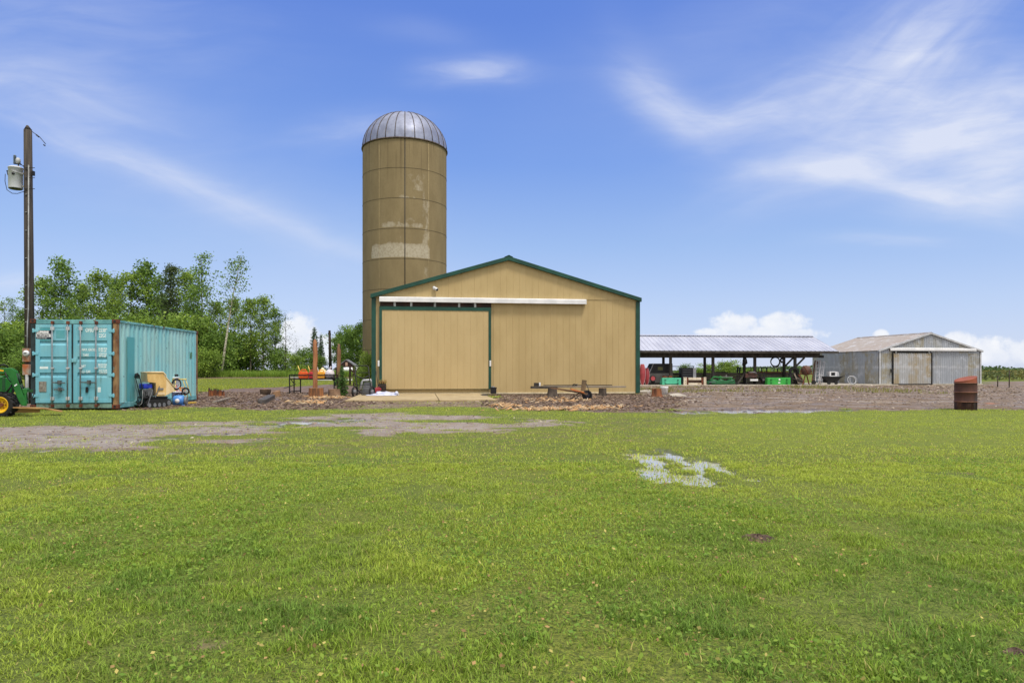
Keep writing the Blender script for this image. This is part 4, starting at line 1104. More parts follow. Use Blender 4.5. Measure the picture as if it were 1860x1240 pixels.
# ------------------------------------------------------------------ open-sided machine shed
OTH = R(6)
def open_shed():
    a = at(1520, HZ, 52.6); a.z = 0
    # local x runs along the front eave; x=0 is its right end
    f = Frame('open_shed', a, OTH, 'open sided pole shed with a pale ribbed metal roof', 'shed')
    o = f.o; Lx = -24.0; EZ = f.lp(1350, 636.5, -.0)[1]; RY = 3.4; RZ = f.lp(1350, 610.5, RY)[1]
    rp = ribprof(.36, .06, .03)
    for ya, yb in ((-.25, RY), (2 * RY + .25, RY)):
        za = EZ - .03; vs = []; fs = []; pr = rp(0, -Lx)
        for (d, h) in pr: vs += [(Lx + d, ya, za + h), (Lx + d, yb, RZ + h)]
        for i in range(len(pr) - 1): fs.append((2 * i, 2 * i + 2, 2 * i + 3, 2 * i + 1))
        MB().add(vs, fs).obj('roof', M_STEEL, o)
    MB().prism([(RY - .2, RZ + .03), (RY, RZ + .1), (RY + .2, RZ + .03), (RY, RZ + .06)], Lx, 0, 'x').obj('ridge_cap', M_STEEL, o)
    MB().b(Lx, 0, -.27, -.22, EZ - .2, EZ - .04).obj('fascia', M_DARKWOOD, o)
    MB().b(Lx, 0, 2 * RY + .22, 2 * RY + .27, EZ - .2, EZ - .04).obj('fascia', M_DARKWOOD, o)
    y1, y2 = .55, 2.3
    bz0 = f.lp(1350, 649, y1)[1]; bz1 = f.lp(1350, 640.5, y1)[1]
    xe = f.lp(1488, 648, y1)[0]
    MB().b(Lx, xe, y1 - .09, y1 + .09, bz0, bz1).obj('beam', M_DARKWOOD, o)
    MB().b(Lx, xe - .25, y2 - .09, y2 + .09, bz0, bz1).obj('beam', M_DARKWOOD, o)
    MB().b(xe - .02, xe + .32, y1 - .12, y1 + .06, bz0 - .02, bz0 + .18).obj('beam_end', M_BLACK, o)
    # trusses
    k = 0; x = xe - .1
    while x > Lx:
        q = MB()
        q.beam((x, -.2, EZ - .1), (x, RY, RZ - .12), .05, .14); q.beam((x, 2 * RY + .2, EZ - .1), (x, RY, RZ - .12), .05, .14)
        q.beam((x, -.2, bz1 + .05), (x, 2 * RY + .2, bz1 + .05), .05, .12)
        q.beam((x, 1.2, bz1 + .05), (x, 2.0, RZ - .6), .04, .09); q.beam((x, 2.2, bz1 + .05), (x, RY, RZ - .15), .04, .09); q.beam((x, 4.4, bz1 + .05), (x, RY, RZ - .15), .04, .09)
        q.obj('truss', M_DARKWOOD, o); x -= 1.22
    q = MB()
    for yy in (.2, 1.2, 2.3, 4.5, 5.6, 6.6):
        z = EZ + (RZ - EZ) * (yy / RY if yy < RY else (2 * RY - yy) / RY) - .06
        q.b(Lx, -.02, yy - .045, yy + .045, z - .06, z)
    q.obj('purlins', M_DARKWOOD, o)
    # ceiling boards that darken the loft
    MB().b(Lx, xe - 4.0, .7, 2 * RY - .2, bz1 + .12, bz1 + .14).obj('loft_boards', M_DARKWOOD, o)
    for px in (1218, 1295, 1371, 1444):
        x = f.lp(px, 680, y1)[0]; MB().b(x - .09, x + .09, y1 - .09, y1 + .09, 0, bz0).obj('post', M_DARKWOOD, o)
    for px in (1205, 1280, 1352, 1424):
        x = f.lp(px, 672, y2)[0]; MB().b(x - .085, x + .085, y2 - .085, y2 + .085, 0, bz0 + .02).obj('post', M_DARKWOOD, o)
    x = f.lp(1444, 680, y1)[0]; MB().beam((x, y1, bz0 - .75), (x + .78, y1, bz0 - .0), .09, .12).obj('brace', M_DARKWOOD, o)
    x = f.lp(1424, 680, y2)[0]; MB().beam((x, y2, bz0 - .75), (x + .78, y2, bz0 + .02), .09, .12).obj('brace', M_DARKWOOD, o)
    x = f.lp(1352, 672, y1)[0]; MB().beam((x + .02, y1 - .12, 1.0), (x - .75, y1 - .3, .06), .07, .1).obj('brace', M_DARKWOOD, o)
    # low plank wall at the back of the bay
    wz = f.lp(1350, 677.5, y2 + .2)[1]; xl = f.lp(1450, 677, y2 + .2)[0]
    q = MB(); z = .06; pl = wz / 4
    for i in range(4): q.b(Lx, xl, y2 + .14 + .01 * (i % 2), y2 + .2, z + i * pl * .98, z + (i + 1) * pl * .98 - .015)
    q.obj('low_wall', pm('old_planks', S(104, 98, 90), S(76, 70, 64), 2, .85, st=(.3, 2, 4), bump=.2), o)
    # concrete floor (setting)
    q = MB(); q.b(Lx, 4.6, -.65, 2 * RY, -.05, .08)
    fl = q.obj('concrete_floor', M_CONCG, None, bevel=.02); fl.matrix_world = f.M.copy(); structure(fl)
    return f
OPEN = open_shed()
# ------------------------------------------------------------------ shipping container
def teal(name, c, c2, rustamt=.62, fade=(3, 3, .3), pale=.55):
    m, t, b = newmat(name); co = t.n('ShaderNodeTexCoord').outputs['Object']
    n1 = t.noise(t.vscale(co, fade), 1.0, 5, .6); n2 = t.noise(co, .9, 4); n3 = t.noise(co, 9, 5, .65); n4 = t.noise(t.vscale(co, (4, 4, .6)), 3.0, 5, .65)
    col = t.mix(t.sstep(.3, .7, n1), c, c2)
    col = t.mix(t.m('MULTIPLY', t.sstep(.45, .65, n2), pale), col, S(150, 186, 178))
    col = t.mix(t.sstep(rustamt, rustamt + .05, n3), col, S(70, 62, 52))
    col = t.mix(t.m('MULTIPLY', t.sstep(.60, .70, n4), .55), col, S(88, 112, 104))
    t.put(b.inputs['Base Color'], col); b.inputs['Roughness'].default_value = .5; b.inputs['Specular IOR Level'].default_value = .35
    return m
def container():
    f = Frame('shipping_container', (-11.50, 19.9, .06), R(4), 'weathered teal shipping container with rusty corner posts', 'shipping container')
    o = f.o; W, L, H = 2.438, 6.058, 2.591
    md = teal('teal_door', S(122, 186, 204), S(102, 170, 190), .69, pale=.3)
    ms = teal('teal_side', S(118, 186, 194), S(156, 200, 200), .655, (.3, 2.6, .25), .4)
    mr = pm('teal_rail', S(120, 178, 182), S(84, 140, 146), 3, .6, spot=[(S(96, 70, 50), 4, .60, (1, 1, 1))])
    mp = pm('rusty_post', S(150, 120, 84), S(104, 66, 44), 2.2, .8, st=(2, 2, .8), spot=[(S(100, 160, 160), 3, .62, (2, 2, .6))])
    mc = pm('corner_rust', S(116, 62, 42), S(80, 44, 34), 6, .85, bump=.3)
    gk = pm('door_gasket', S(42, 58, 62), S(28, 40, 44), 4, .7)
    # corrugated sides, roof, back
    tp = lambda a, b_: [(a, 0)] + [q for k in range(int((b_ - a - .1) / .278)) for q in ((a + .05 + k * .278, 0), (a + .05 + k * .278 + .068, -.036), (a + .05 + k * .278 + .14, -.036), (a + .05 + k * .278 + .208, 0))] + [(b_, 0)]
    MB().ribs(.16, L - .16, .16, H - .06, tp, -.0, Matrix.Translation((-.02, 0, 0)) @ Matrix.Rotation(R(90), 4, 'Z')).obj('side_wall', ms, o)
    MB().ribs(.16, L - .16, .16, H - .06, tp, -.0, Matrix.Translation((-W + .02, L, 0)) @ Matrix.Rotation(R(-90), 4, 'Z')).obj('side_wall', ms, o)
    MB().ribs(.1, W - .1, .16, H - .06, tp, 0, Matrix.Translation((0, L - .03, 0)) @ Matrix.Rotation(R(180), 4, 'Z')).obj('end_wall', ms, o)
    MB().b(-W + .06, -.06, .06, L - .06, H - .045, H - .02).obj('roof', mr, o)
    q = MB()
    for x in (-W, -.06):
        q.b(x, x + .06, .17, L - .17, H - .075, H - .012)
        q.b(x, x + .06, .17, L - .17, .015, .165)
    q.b(-W + .16, -.16, L - .08, L, H - .1, H - .01); q.b(-W + .16, -.16, L - .08, L, .02, .17)
    q.obj('rail', mr, o, bevel=.006)
    MB().b(-W + .17, -.17, 0, .09, H - .135, H - .008).obj('header', mr, o, bevel=.006)
    MB().b(-W + .17, -.17, .0, .09, .015, .15).obj('sill', pm('sill_teal', S(128, 160, 150), S(88, 108, 98), 3, .7, spot=[(S(86, 66, 50), 5, .58, (1, 1, 1))]), o, bevel=.006)
    MB().b(-W + .1, -.1, .1, L - .1, .14, .18).obj('floor', M_DARKWOOD, o)
    for x in (-W, -.15):
        for y in (0, L - .15):
            MB().b(x + .012, x + .138, y + .012, y + .138, .11, H - .11).obj('corner_post', mp if x > -1 else gk if y == 0 else mp, o, bevel=.008)
    # corner castings with their oval holes
    for x in (-W - .004, -.162 + .004):
        for y in (-.004, L - .162 + .004):
            for z in (-.004, H - .118 + .006):
                c = MB().b(x, x + .162, y, y + .178 - .016, z, z + .118).obj('corner_casting', mc, o, bevel=.012)
                h = MB(); h.tube([(x + .08, y - .003, z + .06), (x + .08, y + .03, z + .06)], .035, 12); h.obj('casting_hole', M_BLACK, c)
    # two door leaves: sheet with four recessed horizontal swages
    x_l, x_m, x_r = -W + .15, -W / 2 - .035, -.15
    z0, z1 = .17, H - .15
    doors = []
    for (a, c) in ((x_l + .015, x_m - .028), (x_m + .028, x_r - .015)):
        d = MB()
        ys = -.012
        pan = MB()
        grooves = [f.lp(135, py)[1] for py in (620, 649.5, 678.5)]
        prof = []; zt = z1
        zz = [z1]
        seg = [(z1, 0)]
        for g in grooves: seg += [(g + .030, 0), (g + .018, .045), (g - .055, .034), (g - .115, 0)]
        seg += [(z0, 0)]
        e = .115
        vs = []; fs = []
        for (z, dp) in seg: vs += [(a + e, ys + dp, z), (c - e, ys + dp, z)]
        for i in range(len(seg) - 1): fs.append((2 * i, 2 * i + 1, 2 * i + 3, 2 * i + 2)[::-1])
        pan.add(vs, fs)
        dd = pan.obj('door', md, o)
        q = MB()
        q.b(a, a + e, -.022, .04, z0, z1); q.b(c - e, c, -.022, .04, z0, z1)
        q.b(a + e, c - e, -.021, .04, z1 - .1, z1); q.b(a + e, c - e, -.021, .04, z0, z0 + .1)
        q.obj('door_frame', md, dd, bevel=.006)
        doors.append(dd)
    MB().b(x_m - .03, x_m + .03, -.006, .03, z0, z1).obj('gasket', gk, o)
    MB().b(x_l - .0, x_r + .0, .0, .03, z1, z1 + .02).obj('gasket', gk, o); MB().b(x_l, x_r, .0, .03, z0 - .02, z0).obj('gasket', gk, o)
    MB().b(x_l - .02, x_l + .014, -.004, .03, z0, z1).obj('gasket', gk, o); MB().b(x_r - .014, x_r + .02, -.004, .03, z0, z1).obj('gasket', gk, o)
    # locking bars with cams, guides and handles
    mz = pm('lock_bar', S(138, 150, 158), S(104, 112, 118), 6, .5)
    for k, (px, lean) in enumerate(((94.6, 0), (122.6, 0), (146, 0), (174.2, 0))):
        x, _ = f.lp(px, 655, -.07); dd = doors[k // 2]
        rod = MB().tube([(x, -.07, .05), (x, -.07, H - .05)], .019, 10).obj('lock_rod', mz, dd)
        q = MB()
        for z in (.09, H - .10): q.b(x - .03, x + .03, -.095, -.003, z - .045, z + .045)
        q.obj('cam', M_RUST, rod, bevel=.008)
        q = MB()
        for z in (.30, H - .27): q.b(x - .045, x + .045, -.085, -.024, z - .05, z + .05)
        q.b(x - .04, x + .04, -.09, -.024, f.lp(px, 668.5, -.07)[1] - .025, f.lp(px, 668.5, -.07)[1] + .025)
        q.obj('rod_guide', M_LGREY, rod, bevel=.008)
    for (pa, pb, py, di) in ((95, 118, 694.5, 0), (98, 117, 707, 0), (147, 173, 694, 1)):
        xa, z = f.lp(pa, py, -.08); xb = f.lp(pb, py, -.08)[0]; xm = f.lp((pa + pb) / 2 + 1, py, -.08)[0]
        q = MB(); q.beam((xa, -.085, z), (xb, -.08, z - .01), .016, .035); q.b(xm - .04, xm + .04, -.11, -.022, z - .05, z + .06)
        q.obj('handle', pm('handle_metal', S(96, 104, 106), S(62, 60, 58), 8, .6), doors[di], bevel=.006)
    xm, z = f.lp(157, 707, -.05); MB().b(xm - .03, xm + .04, -.05, -.0225, z - .09, z + .07).obj('handle_keeper', M_BLACK, doors[1], bevel=.01)
    x, z = f.lp(135, 654, -.04); MB().b(x - .075, x + .06, -.06, -.024, z - .06, z + .05).obj('door_keeper', md, doors[1], bevel=.01)
    # hinges
    for di, xx in ((0, x_l + .01), (1, x_r - .01)):
        for z in (.38, .98, 1.6, H - .33):
            q = MB(); q.b(xx - .07, xx + .09, -.035, -.0225, z - .04, z + .04); q.tube([(xx - .055 if di == 0 else xx + .06, -.03, z - .06), (xx - .055 if di == 0 else xx + .06, -.03, z + .06)], .022, 8)
            q.obj('hinge', md, doors[di], bevel=.004)
    # lettering
    def put(s, px, py, h, di, yy=-.0135, **kw):
        x, z = f.lp(px, py, yy); text('lettering', s, h, kw.pop('mat', M_LETTER), doors[di], (x, yy, z), **kw)
    put('OFSU', 155.2, 602.6, .155, 1, sx=.62, bold=.004)
    put('223898', 179.4, 602.8, .155, 1, sx=.62, bold=.004); put('6', 205.2, 602.8, .155, 1, sx=.62, bold=.004, yy=-.0225)
    put('22G1', 179.4, 612.6, .155, 1, sx=.62, bold=.004)
    for s, px, py, h in (('MAX. GROSS', 148.5, 637, .1), ('TARE', 150.5, 646.8, .1), ('NET', 147.5, 667, .1), ('CU. CAP.', 147.3, 676.8, .1), ('30.480 KGS', 178.5, 634.6, .075), ('67.200 LBS', 178.5, 638.8, .075), ('2.250 KGS', 179.5, 644.2, .075), ('4.960 LBS', 179.5, 648.2, .075),
                         ('28.230 KGS', 178, 663.6, .075), ('62.240 LBS', 178, 667.8, .075), ('33.2 CU.M.', 179.5, 674, .075), ('1.172 CU.FT.', 179.5, 678.3, .075)):
        put(s, px, py, h, 1, sx=.68, bold=.0025)
    # company plate on the left door: dark panel, white name, white phone strip
    xa, za = f.lp(65.5, 600, -.02); xb, zb = f.lp(93, 615.4, -.02)
    pl = MB().b(xa, xb, -.024, -.0125, zb, za).obj('company_plate', pm('plate_navy', S(38, 42, 62), None, 5, .5), doors[0])
    xa2, zs1 = f.lp(65.8, 606.2, -.025); _, zs0 = f.lp(65.8, 611.8, -.025)
    MB().b(xa + .005, xb - .005, -.0265, -.0245, zs0, zs1).obj('phone_strip', M_WHITE, pl)
    x, z = f.lp(66.6, 604.9, -.026); text('lettering', 'SUPREME', .088, M_WHITE, pl, (x, -.026, z), sx=.93, bold=.006)
    x, z = f.lp(66.4, 611.0, -.028); text('lettering', '780-577-2673', .078, pm('plate_text', S(60, 52, 66), None, 5, .6), pl, (x, -.028, z), sx=.78, bold=.002)
    x, z = f.lp(67, 614.8, -.026); text('lettering', 'STORAGE CONTAINERS', .03, M_WHITE, pl, (x, -.026, z), sx=.85)
    # repainted and bare patches, small decals
    dk = teal('teal_patch', S(82, 158, 170), S(76, 148, 160), .72); 
    def patch(n, a, c, yy, mat, di=0, th=.0022):
        xa, za = f.lp(*a, yy); xb, zb = f.lp(*c, yy); MB().b(xa, xb, yy - th, yy, zb, za).obj(n, mat, doors[di])
    patch('repaint_patch', (65.3, 591), (93.2, 600), -.0125, dk); patch('repaint_patch', (102, 599.5), (117.5, 614), -.0125, dk); patch('repaint_patch', (65.3, 615.6), (93.2, 619), -.0125, dk)
    patch('vent_plate', (71, 692.5), (84.5, 711.5), -.0125, pm('vent_grey', S(146, 144, 136), S(110, 100, 92), 20, .8, bump=.4), 0, .012)
    patch('decal', (69, 665.5), (87.5, 669.8), -.0125, M_LETTER, 0)
    patch('decal', (177.5, 703), (183, 712), -.0125, M_LETTER, 1); patch('decal', (196, 706), (199, 710), -.0125, M_LETTER, 1)
    # repaint panel on the long side
    M_ = Matrix.Translation((-.02, 0, 0)) @ Matrix.Rotation(R(90), 4, 'Z')
    MB().ribs(.60, 1.06, .18, 2.12, lambda a, b_: [(a, .004), (a + .1, .004), (b_ - .1, .004), (b_, .004)], 0, M_).obj('repaint_panel', teal('teal_side_patch', S(84, 164, 172), S(88, 160, 166), .70, pale=.1), o)
    MB().ribs(5.35, 5.50, 1.55, 1.78, lambda a, b_: [(a, .006), (b_, .006)], 0, M_).obj('decal', pm('green_decal', S(96, 140, 110), None, 12, .7), o)
    return f
CONT = container()
def sleepers():
    for k, (y, lab) in enumerate(((.1, 'timber sleeper under the front of the teal container'), (5.8, 'timber sleeper under the back of the teal container'))):
        o = MB().b(-2.42, -.02, y, y + .22, -.06, .0).obj('timber_sleeper', M_DARKWOOD, None, bevel=.01); o.matrix_world = CONT.M.copy(); tag(o, lab, 'timber')
sleepers()

# ------------------------------------------------------------------ utility pole with transformer and meter boxes
def pole():
    Y = 23.6; b = at(54.6, HZ, Y); root = thing('utility_pole', 'dark wooden utility pole with a grey transformer and rusty meter boxes', 'utility pole', (b.x, Y, 0))
    tz = at(50, 228, Y).z; tx = at(50.6, 228, Y).x - b.x
    mp = pm('pole_wood', S(74, 66, 58), S(44, 40, 38), 2.5, .85, st=(6, 6, .3), bump=.3, spot=[(S(96, 84, 66), 3, .62, (5, 5, .2))])
    p = MB().tube([(0, 0, -.2), (tx * .5, 0, tz * .5), (tx, 0, tz - .16)], [.155, .142, .125], 16)
    p.tube([(tx, 0, tz - .16), (tx - .02, 0, tz)], [.125, .03], 16)
    p.obj('pole', mp, root)
    X = lambda px, py, dy=0: at(px, py, Y + dy) - Vector((b.x, Y, 0))
    # transformer
    c = X(28.5, 324, 0); r = .215
    tk = MB().lathe([(0, -.36), (r * .97, -.36), (r, -.34), (r, .33), (r + .015, .335), (r + .015, .36), (r * .8, .40), (0, .42)], 28, Matrix.Translation(c)).obj('transformer', pm('transformer_grey', S(204, 206, 214), S(188, 190, 198), 3, .5), root)
    MB().lathe([(0, -.375), (r * .9, -.375), (r * .97, -.36)], 24, Matrix.Translation(c)).obj('tank_base', M_BLACK, tk)
    bs = MB(); base = c + Vector((-.03, 0, .52))
    prof = [(0, 0)]
    for i in range(9): prof += [(.05, i * .032), (.05, i * .032 + .008), (.022, i * .032 + .014), (.022, i * .032 + .03)]
    prof += [(0, .30)]
    bs.lathe(prof, 14, Matrix.Translation(base)); bs.obj('insulator', pm('porcelain', S(120, 130, 142), S(92, 104, 112), 5, .3), tk)
    MB().lathe([(0, 0), (.05, .0), (.075, .05), (.075, .13), (.05, .18), (0, .2)], 16, Matrix.Translation(c + Vector((.12, -.05, .5)))).obj('arrester', M_LGREY, tk)
    q = MB(); q.beam(base + Vector((-.03, 0, -.01)), c + Vector((.21, -.03, .47)), .05, .03); q.beam(c + Vector((.12, -.03, .38)), c + Vector((.12, -.04, .5)), .03, .03)
    q.tube([c + Vector((-.30, 0, .25)), c + Vector((-.27, 0, .12)), c + Vector((-r, 0, .06))], .016, 6); q.b(c.x - .31, c.x - r + .01, -.02, .02, c.z + .24, c.z + .27)
    q.obj('bracket', M_BLACK, tk)
    q = MB(); q.beam(c + Vector((.0, -r - .02, .22)), c + Vector((.34, -.1, .12)), .04, .04); q.beam(c + Vector((r - .02, 0, -.28)), c + Vector((.34, 0, -.28)), .06, .05); q.beam(c + Vector((r - .03, 0, .16)), c + Vector((.34, 0, .16)), .06, .05)
    q.obj('mount_arm', M_CHROME, tk)
    MB().lathe([(0, 0), (.045, 0), (.045, .03), (0, .03)], 14, Matrix.Translation(c + Vector((.08, -r - .005, .10))) @ Matrix.Rotation(R(90), 4, 'X')).obj('bushing_port', M_BLACK, tk)
    w = MB(); w.tube([c + Vector((-.36, 0, .15)), c + Vector((-.37, 0, -.1)), c + Vector((-.30, 0, -.40)), c + Vector((-.12, 0, -.52)), c + Vector((.1, -.05, -.54)), X(46, 347, -.14)], .011, 6)
    w.tube([c + Vector((.14, -.05, .56)), X(44, 304, -.1)], .01, 5); w.tube([c + Vector((.2, -.05, .45)), X(45, 302, -.12)], .01, 5)
    w.obj('drop_wire', M_BLACK, root)
    # cut service wire at the pole top
    MB().tube([X(58, 239, -.05), X(65, 244, -.1), X(72, 249, -.12), X(79, 257, -.12), X(83, 262, -.12)], .012, 5).tube([X(66, 245, -.1), X(71, 249, -.12)], .025, 6).tube([X(79, 263, -.12), X(82, 265, -.12)], .02, 6).obj('cut_wire', M_BLACK, root)
    q = MB()
    for py in (305, 343, 323): q.tube([X(45, py, -.15), X(63, py, -.15)], .012, 5)
    q.b(*[v for v in (X(59, 312, 0).x, X(62, 312, 0).x, -.05, .05, X(59, 319, 0).z, X(59, 311, 0).z)]); q.obj('through_bolt', M_BLACK, root)
    q = MB()
    for py in (355, 387, 420, 470, 519, 562, 610, 585): q.b(X(51.5, py).x, X(55, py).x, -.16, -.13, X(52, py).z - .01, X(52, py).z + .012)
    q.obj('conduit_staple', M_CHROME, root)
    # meter boxes and conduit
    yb = -.42
    MB().tube([X(49.5, 632, -.36), X(49.5, 596, -.25), X(51.5, 560, -.17), X(52, 300, -.15)], .022, 6).tube([X(49, 680, -.38), X(49, 736, -.38)], .05, 10).obj('conduit', pm('conduit_grey', S(150, 152, 152), S(120, 120, 118), 4, .5), root)
    a, c2 = X(40.2, 632.5, yb), X(52.6, 657, yb)
    mb = MB().b(a.x, c2.x, -.42, -.27, c2.z, a.z).obj('meter_box', pm('rusty_box', S(150, 146, 138), S(150, 96, 62), 3, .7, st=(1.6, 1, 1.6)), root, bevel=.01)
    d = X(48, 641.5, yb); MB().lathe([(0, .07), (.07, .065), (.1, .04), (.105, 0), (0, 0)], 20, Matrix.Translation((d.x, -.42, d.z)) @ Matrix.Rotation(R(90), 4, 'X')).obj('meter_dial', M_WHITE, mb)
    MB().b(d.x - .05, d.x + .05, -.492, -.486, d.z - .02, d.z + .03).obj('meter_display', M_GREY, mb)
    a, c2 = X(40, 661.5, yb), X(51.6, 681, yb)
    MB().b(a.x, c2.x, -.41, -.27, c2.z, a.z).obj('breaker_box', pm('rust_box_low', S(158, 150, 138), S(168, 92, 48), 2.5, .75, st=(2, 1, 1)), root, bevel=.01)
    MB().b(a.x + .05, a.x + .12, -.27, -.12, X(40, 676).z, X(40, 640).z).obj('box_bracket', M_DARKWOOD, root)
pole()

# ------------------------------------------------------------------ tractor at the left edge (its front half is in the picture)
def wheel(mb_t, mb_r, c, R_, w, rim, lugs=18):
    """ag tyre about the y axis at c"""
    cx, cy, cz = c
    M = Matrix.Translation(c) @ Matrix.Rotation(R(90), 4, 'X')
    mb_t.lathe([(rim, -w * .42), (R_ * .86, -w * .5), (R_ * .95, -w * .42), (R_ * .96, 0), (R_ * .95, w * .42), (R_ * .86, w * .5), (rim, w * .42)], 32, M)
    for i in range(lugs):
        for s in (-1, 1):
            a = 2 * PI * (i + (.5 if s > 0 else 0)) / lugs; da = .5 * 2 * PI / lugs
            p = lambda an, yy: (cx + math.cos(an) * R_ * .97, cy + yy, cz + math.sin(an) * R_ * .97)
            mb_t.beam(p(a, s * w * .03), p(a + da, s * w * .44), .03 * R_ / .32, .045 * R_ / .32, up=(math.cos(a), 0, math.sin(a)))
    mb_r.lathe([(0, w * .12), (rim * .35, w * .12), (rim * .45, w * .05), (rim * .82, w * .22), (rim * .86, w * .40), (rim * 1.02, w * .46), (rim * 1.02, w * .36), (rim * 1.0, -w * .4), (rim * .8, -w * .3), (0, -w * .1)], 30, M)
def tractor():
    g = pm('tractor_green', S(34, 110, 44), S(26, 92, 36), 3, .38); gd = pm('tractor_green_dark', S(22, 74, 36), S(18, 60, 30), 3, .45)
    y = pm('tractor_yellow', S(234, 186, 32), S(216, 164, 26), 3, .45)
    c = G(4.8, 758); Y = c.y; TTH = R(34)
    root = thing('tractor', 'green farm tractor with yellow wheels and a front loader, cut off by the left edge', 'tractor', (c.x, Y, 0), TTH)
    Mi = (Matrix.Translation((c.x, Y, 0)) @ Matrix.Rotation(TTH, 4, 'Z')).inverted()
    def P(px, py, yy=0.):
        o = Mi @ Vector((0, 0, CAMZ)); d = Mi.to_3x3() @ Vector(((px - CX) / F, 1, (HZ - py) / F)); p = o + d * ((yy - o.y) / d.y)
        return (p.x, yy, p.z)
    for (x, yy, Rw, w, rim) in ((0, .12, .325, .22, .20), (0, 1.15, .325, .22, .20), (-1.62, 0.05, .56, .34, .32), (-1.62, 1.25, .56, .34, .32)):
        t_, r_ = MB(), MB(); wheel(t_, r_, (x, yy, Rw - .015), Rw, w, rim, 16)
        if x == 0:      # the front wheels are turned
            T_ = Matrix.Translation((x, yy, 0)) @ Matrix.Rotation(-TTH, 4, 'Z') @ Matrix.Translation((-x, -yy, 0))
            for q in (t_, r_): q.v = [tuple(T_ @ Vector(v)) for v in q.v]
        wo = t_.obj('wheel', M_RUBBER, root); r_.obj('rim', y, wo)
        h = MB().tube([(x, yy - w * .14, Rw - .015), (x, yy - w * .32, Rw - .015)], .05, 12)
        for k in range(6): h.tube([(x + .085 * math.cos(k * PI / 3), yy - w * .1, Rw - .015 + .085 * math.sin(k * PI / 3)), (x + .085 * math.cos(k * PI / 3), yy - w * .19, Rw - .015 + .085 * math.sin(k * PI / 3))], .014, 6)
        if x == 0: h.v = [tuple(T_ @ Vector(v)) for v in h.v]
        h.obj('hub', M_RUST, wo)
    # chassis, hood, seat, steering wheel and roll bar
    q = MB(); q.b(-1.75, .12, .45, .82, .28, .56); q.b(-.08, .08, .2, 1.1, .24, .38); q.b(-1.9, -1.2, .3, .98, .5, .62); q.obj('chassis', M_BLACK, root, bevel=.02)
    hood = MB().prism([(-1.05, .56), (.16, .56), (.2, .86), (.08, 1.02), (-.35, 1.08), (-1.05, 1.12)], .38, .89, 'y').obj('hood', g, root, bevel=.05)
    MB().b(.1, .212, .44, .83, .6, .86).obj('grille', M_BLACK, hood, bevel=.01)
    MB().b(-.95, -.1, .374, .379, .9, .95).obj('hood_stripe', y, hood)
    q = MB(); q.prism([(-2.1, .62), (-1.1, .62), (-1.2, .98), (-1.5, 1.12), (-2.0, 1.0)], -.12, .14, 'y'); q.prism([(-2.1, .62), (-1.1, .62), (-1.2, .98), (-1.5, 1.12), (-2.0, 1.0)], 1.14, 1.4, 'y'); q.obj('fender', g, root, bevel=.03)
    q = MB(); q.b(-1.85, -1.4, .42, .86, .78, .88); q.b(-1.92, -1.82, .42, .86, .85, 1.25); q.obj('seat', y, root, bevel=.04)
    MB().torus((-1.15, .64, 1.2), .18, .018, 'x', 24, 6).tube([(-1.0, .64, 1.05), (-1.15, .64, 1.2)], .02, 6).obj('steering_wheel', M_BLACK, root)
    MB().tube([(-2.0, .2, .7), (-2.05, .2, 1.9), (-2.05, 1.08, 1.9), (-2.0, 1.08, .7)], .035, 8).obj('roll_bar', M_BLACK, root)
    MB().tube([P(-2, 664, .3), P(8, 662, .3), P(15, 667, .3)], .02, 6).obj('hose', M_BLACK, root)
    # loader: two bent booms, uprights, cylinders, cross tube, quick coupler
    for yy in (.0, 1.2):
        q = MB()
        arm = [P(-70, 679, .0), P(-2, 668.5, 0), P(20, 668, 0), P(29, 674, 0), P(33, 690, 0), P(47.5, 731, 0), P(46.5, 737, 0), P(38.5, 736, 0), P(33, 726, 0), P(19, 690, 0), P(14, 681, 0), P(9, 678.5, 0), P(-2, 679, 0), P(-70, 694, 0)]
        q.prism([(a[0], a[2]) for a in arm], yy - .045, yy + .045, 'y')
        bo = q.obj('loader_boom', g, root, bevel=.012)
        q = MB(); q.prism([(a[0], a[2]) for a in (P(-4, 670, 0), P(7, 672, 0), P(6.5, 674.5, 0), P(-4, 673.5, 0))], yy - .051, yy - .046, 'y'); q.obj('decal', y, bo)
        q = MB(); a0, a1 = P(26, 699.5, 0), P(31, 696.5, 0); q.prism([(a0[0], a0[2]), (a1[0], a1[2]), (a1[0] + .004, a1[2] - .03), (a0[0] + .006, a0[2] - .03)], yy - .051, yy - .046, 'y'); q.obj('decal', M_WHITE, bo)
        q = MB(); q.tube([(P(-6, 688)[0], yy, P(-6, 688)[2]), (P(8, 684)[0], yy, P(8, 684)[2])], .024, 8); q.tube([(P(8, 684)[0], yy, P(8, 684)[2]), (P(16, 681.5)[0], yy, P(16, 681.5)[2])], .034, 8)
        q.obj('lift_cylinder', g, bo)
        q = MB(); q.tube([(P(29, 678)[0], yy + .02, P(29, 678)[2]), (P(36, 697)[0], yy + .02, P(36, 697)[2])], .03, 8); q.tube([(P(36, 697)[0], yy + .02, P(36, 697)[2]), (P(45, 716)[0], yy + .02, P(45, 716)[2])], .018, 8); q.obj('tilt_cylinder', M_BLACK, bo)
        q = MB(); a0 = P(8, 684); q.b(P(4, 700)[0], P(9.5, 700)[0], yy - .05, yy + .05, P(5, 709)[2], a0[2] - .02); q.obj('loader_post', gd, bo, bevel=.01)
        q = MB(); q.tube([(P(9, 675)[0], yy - .05, P(9, 675)[2]), (P(15, 688)[0], yy - .06, P(15, 688)[2]), (P(20, 694)[0], yy - .06, P(20, 694)[2])], .012, 6); q.tube([(P(12, 713)[0], yy + .05, P(12, 713)[2]), (P(22, 698)[0], yy + .05, P(22, 698)[2])], .02, 6); q.obj('brace', M_BLACK, bo)
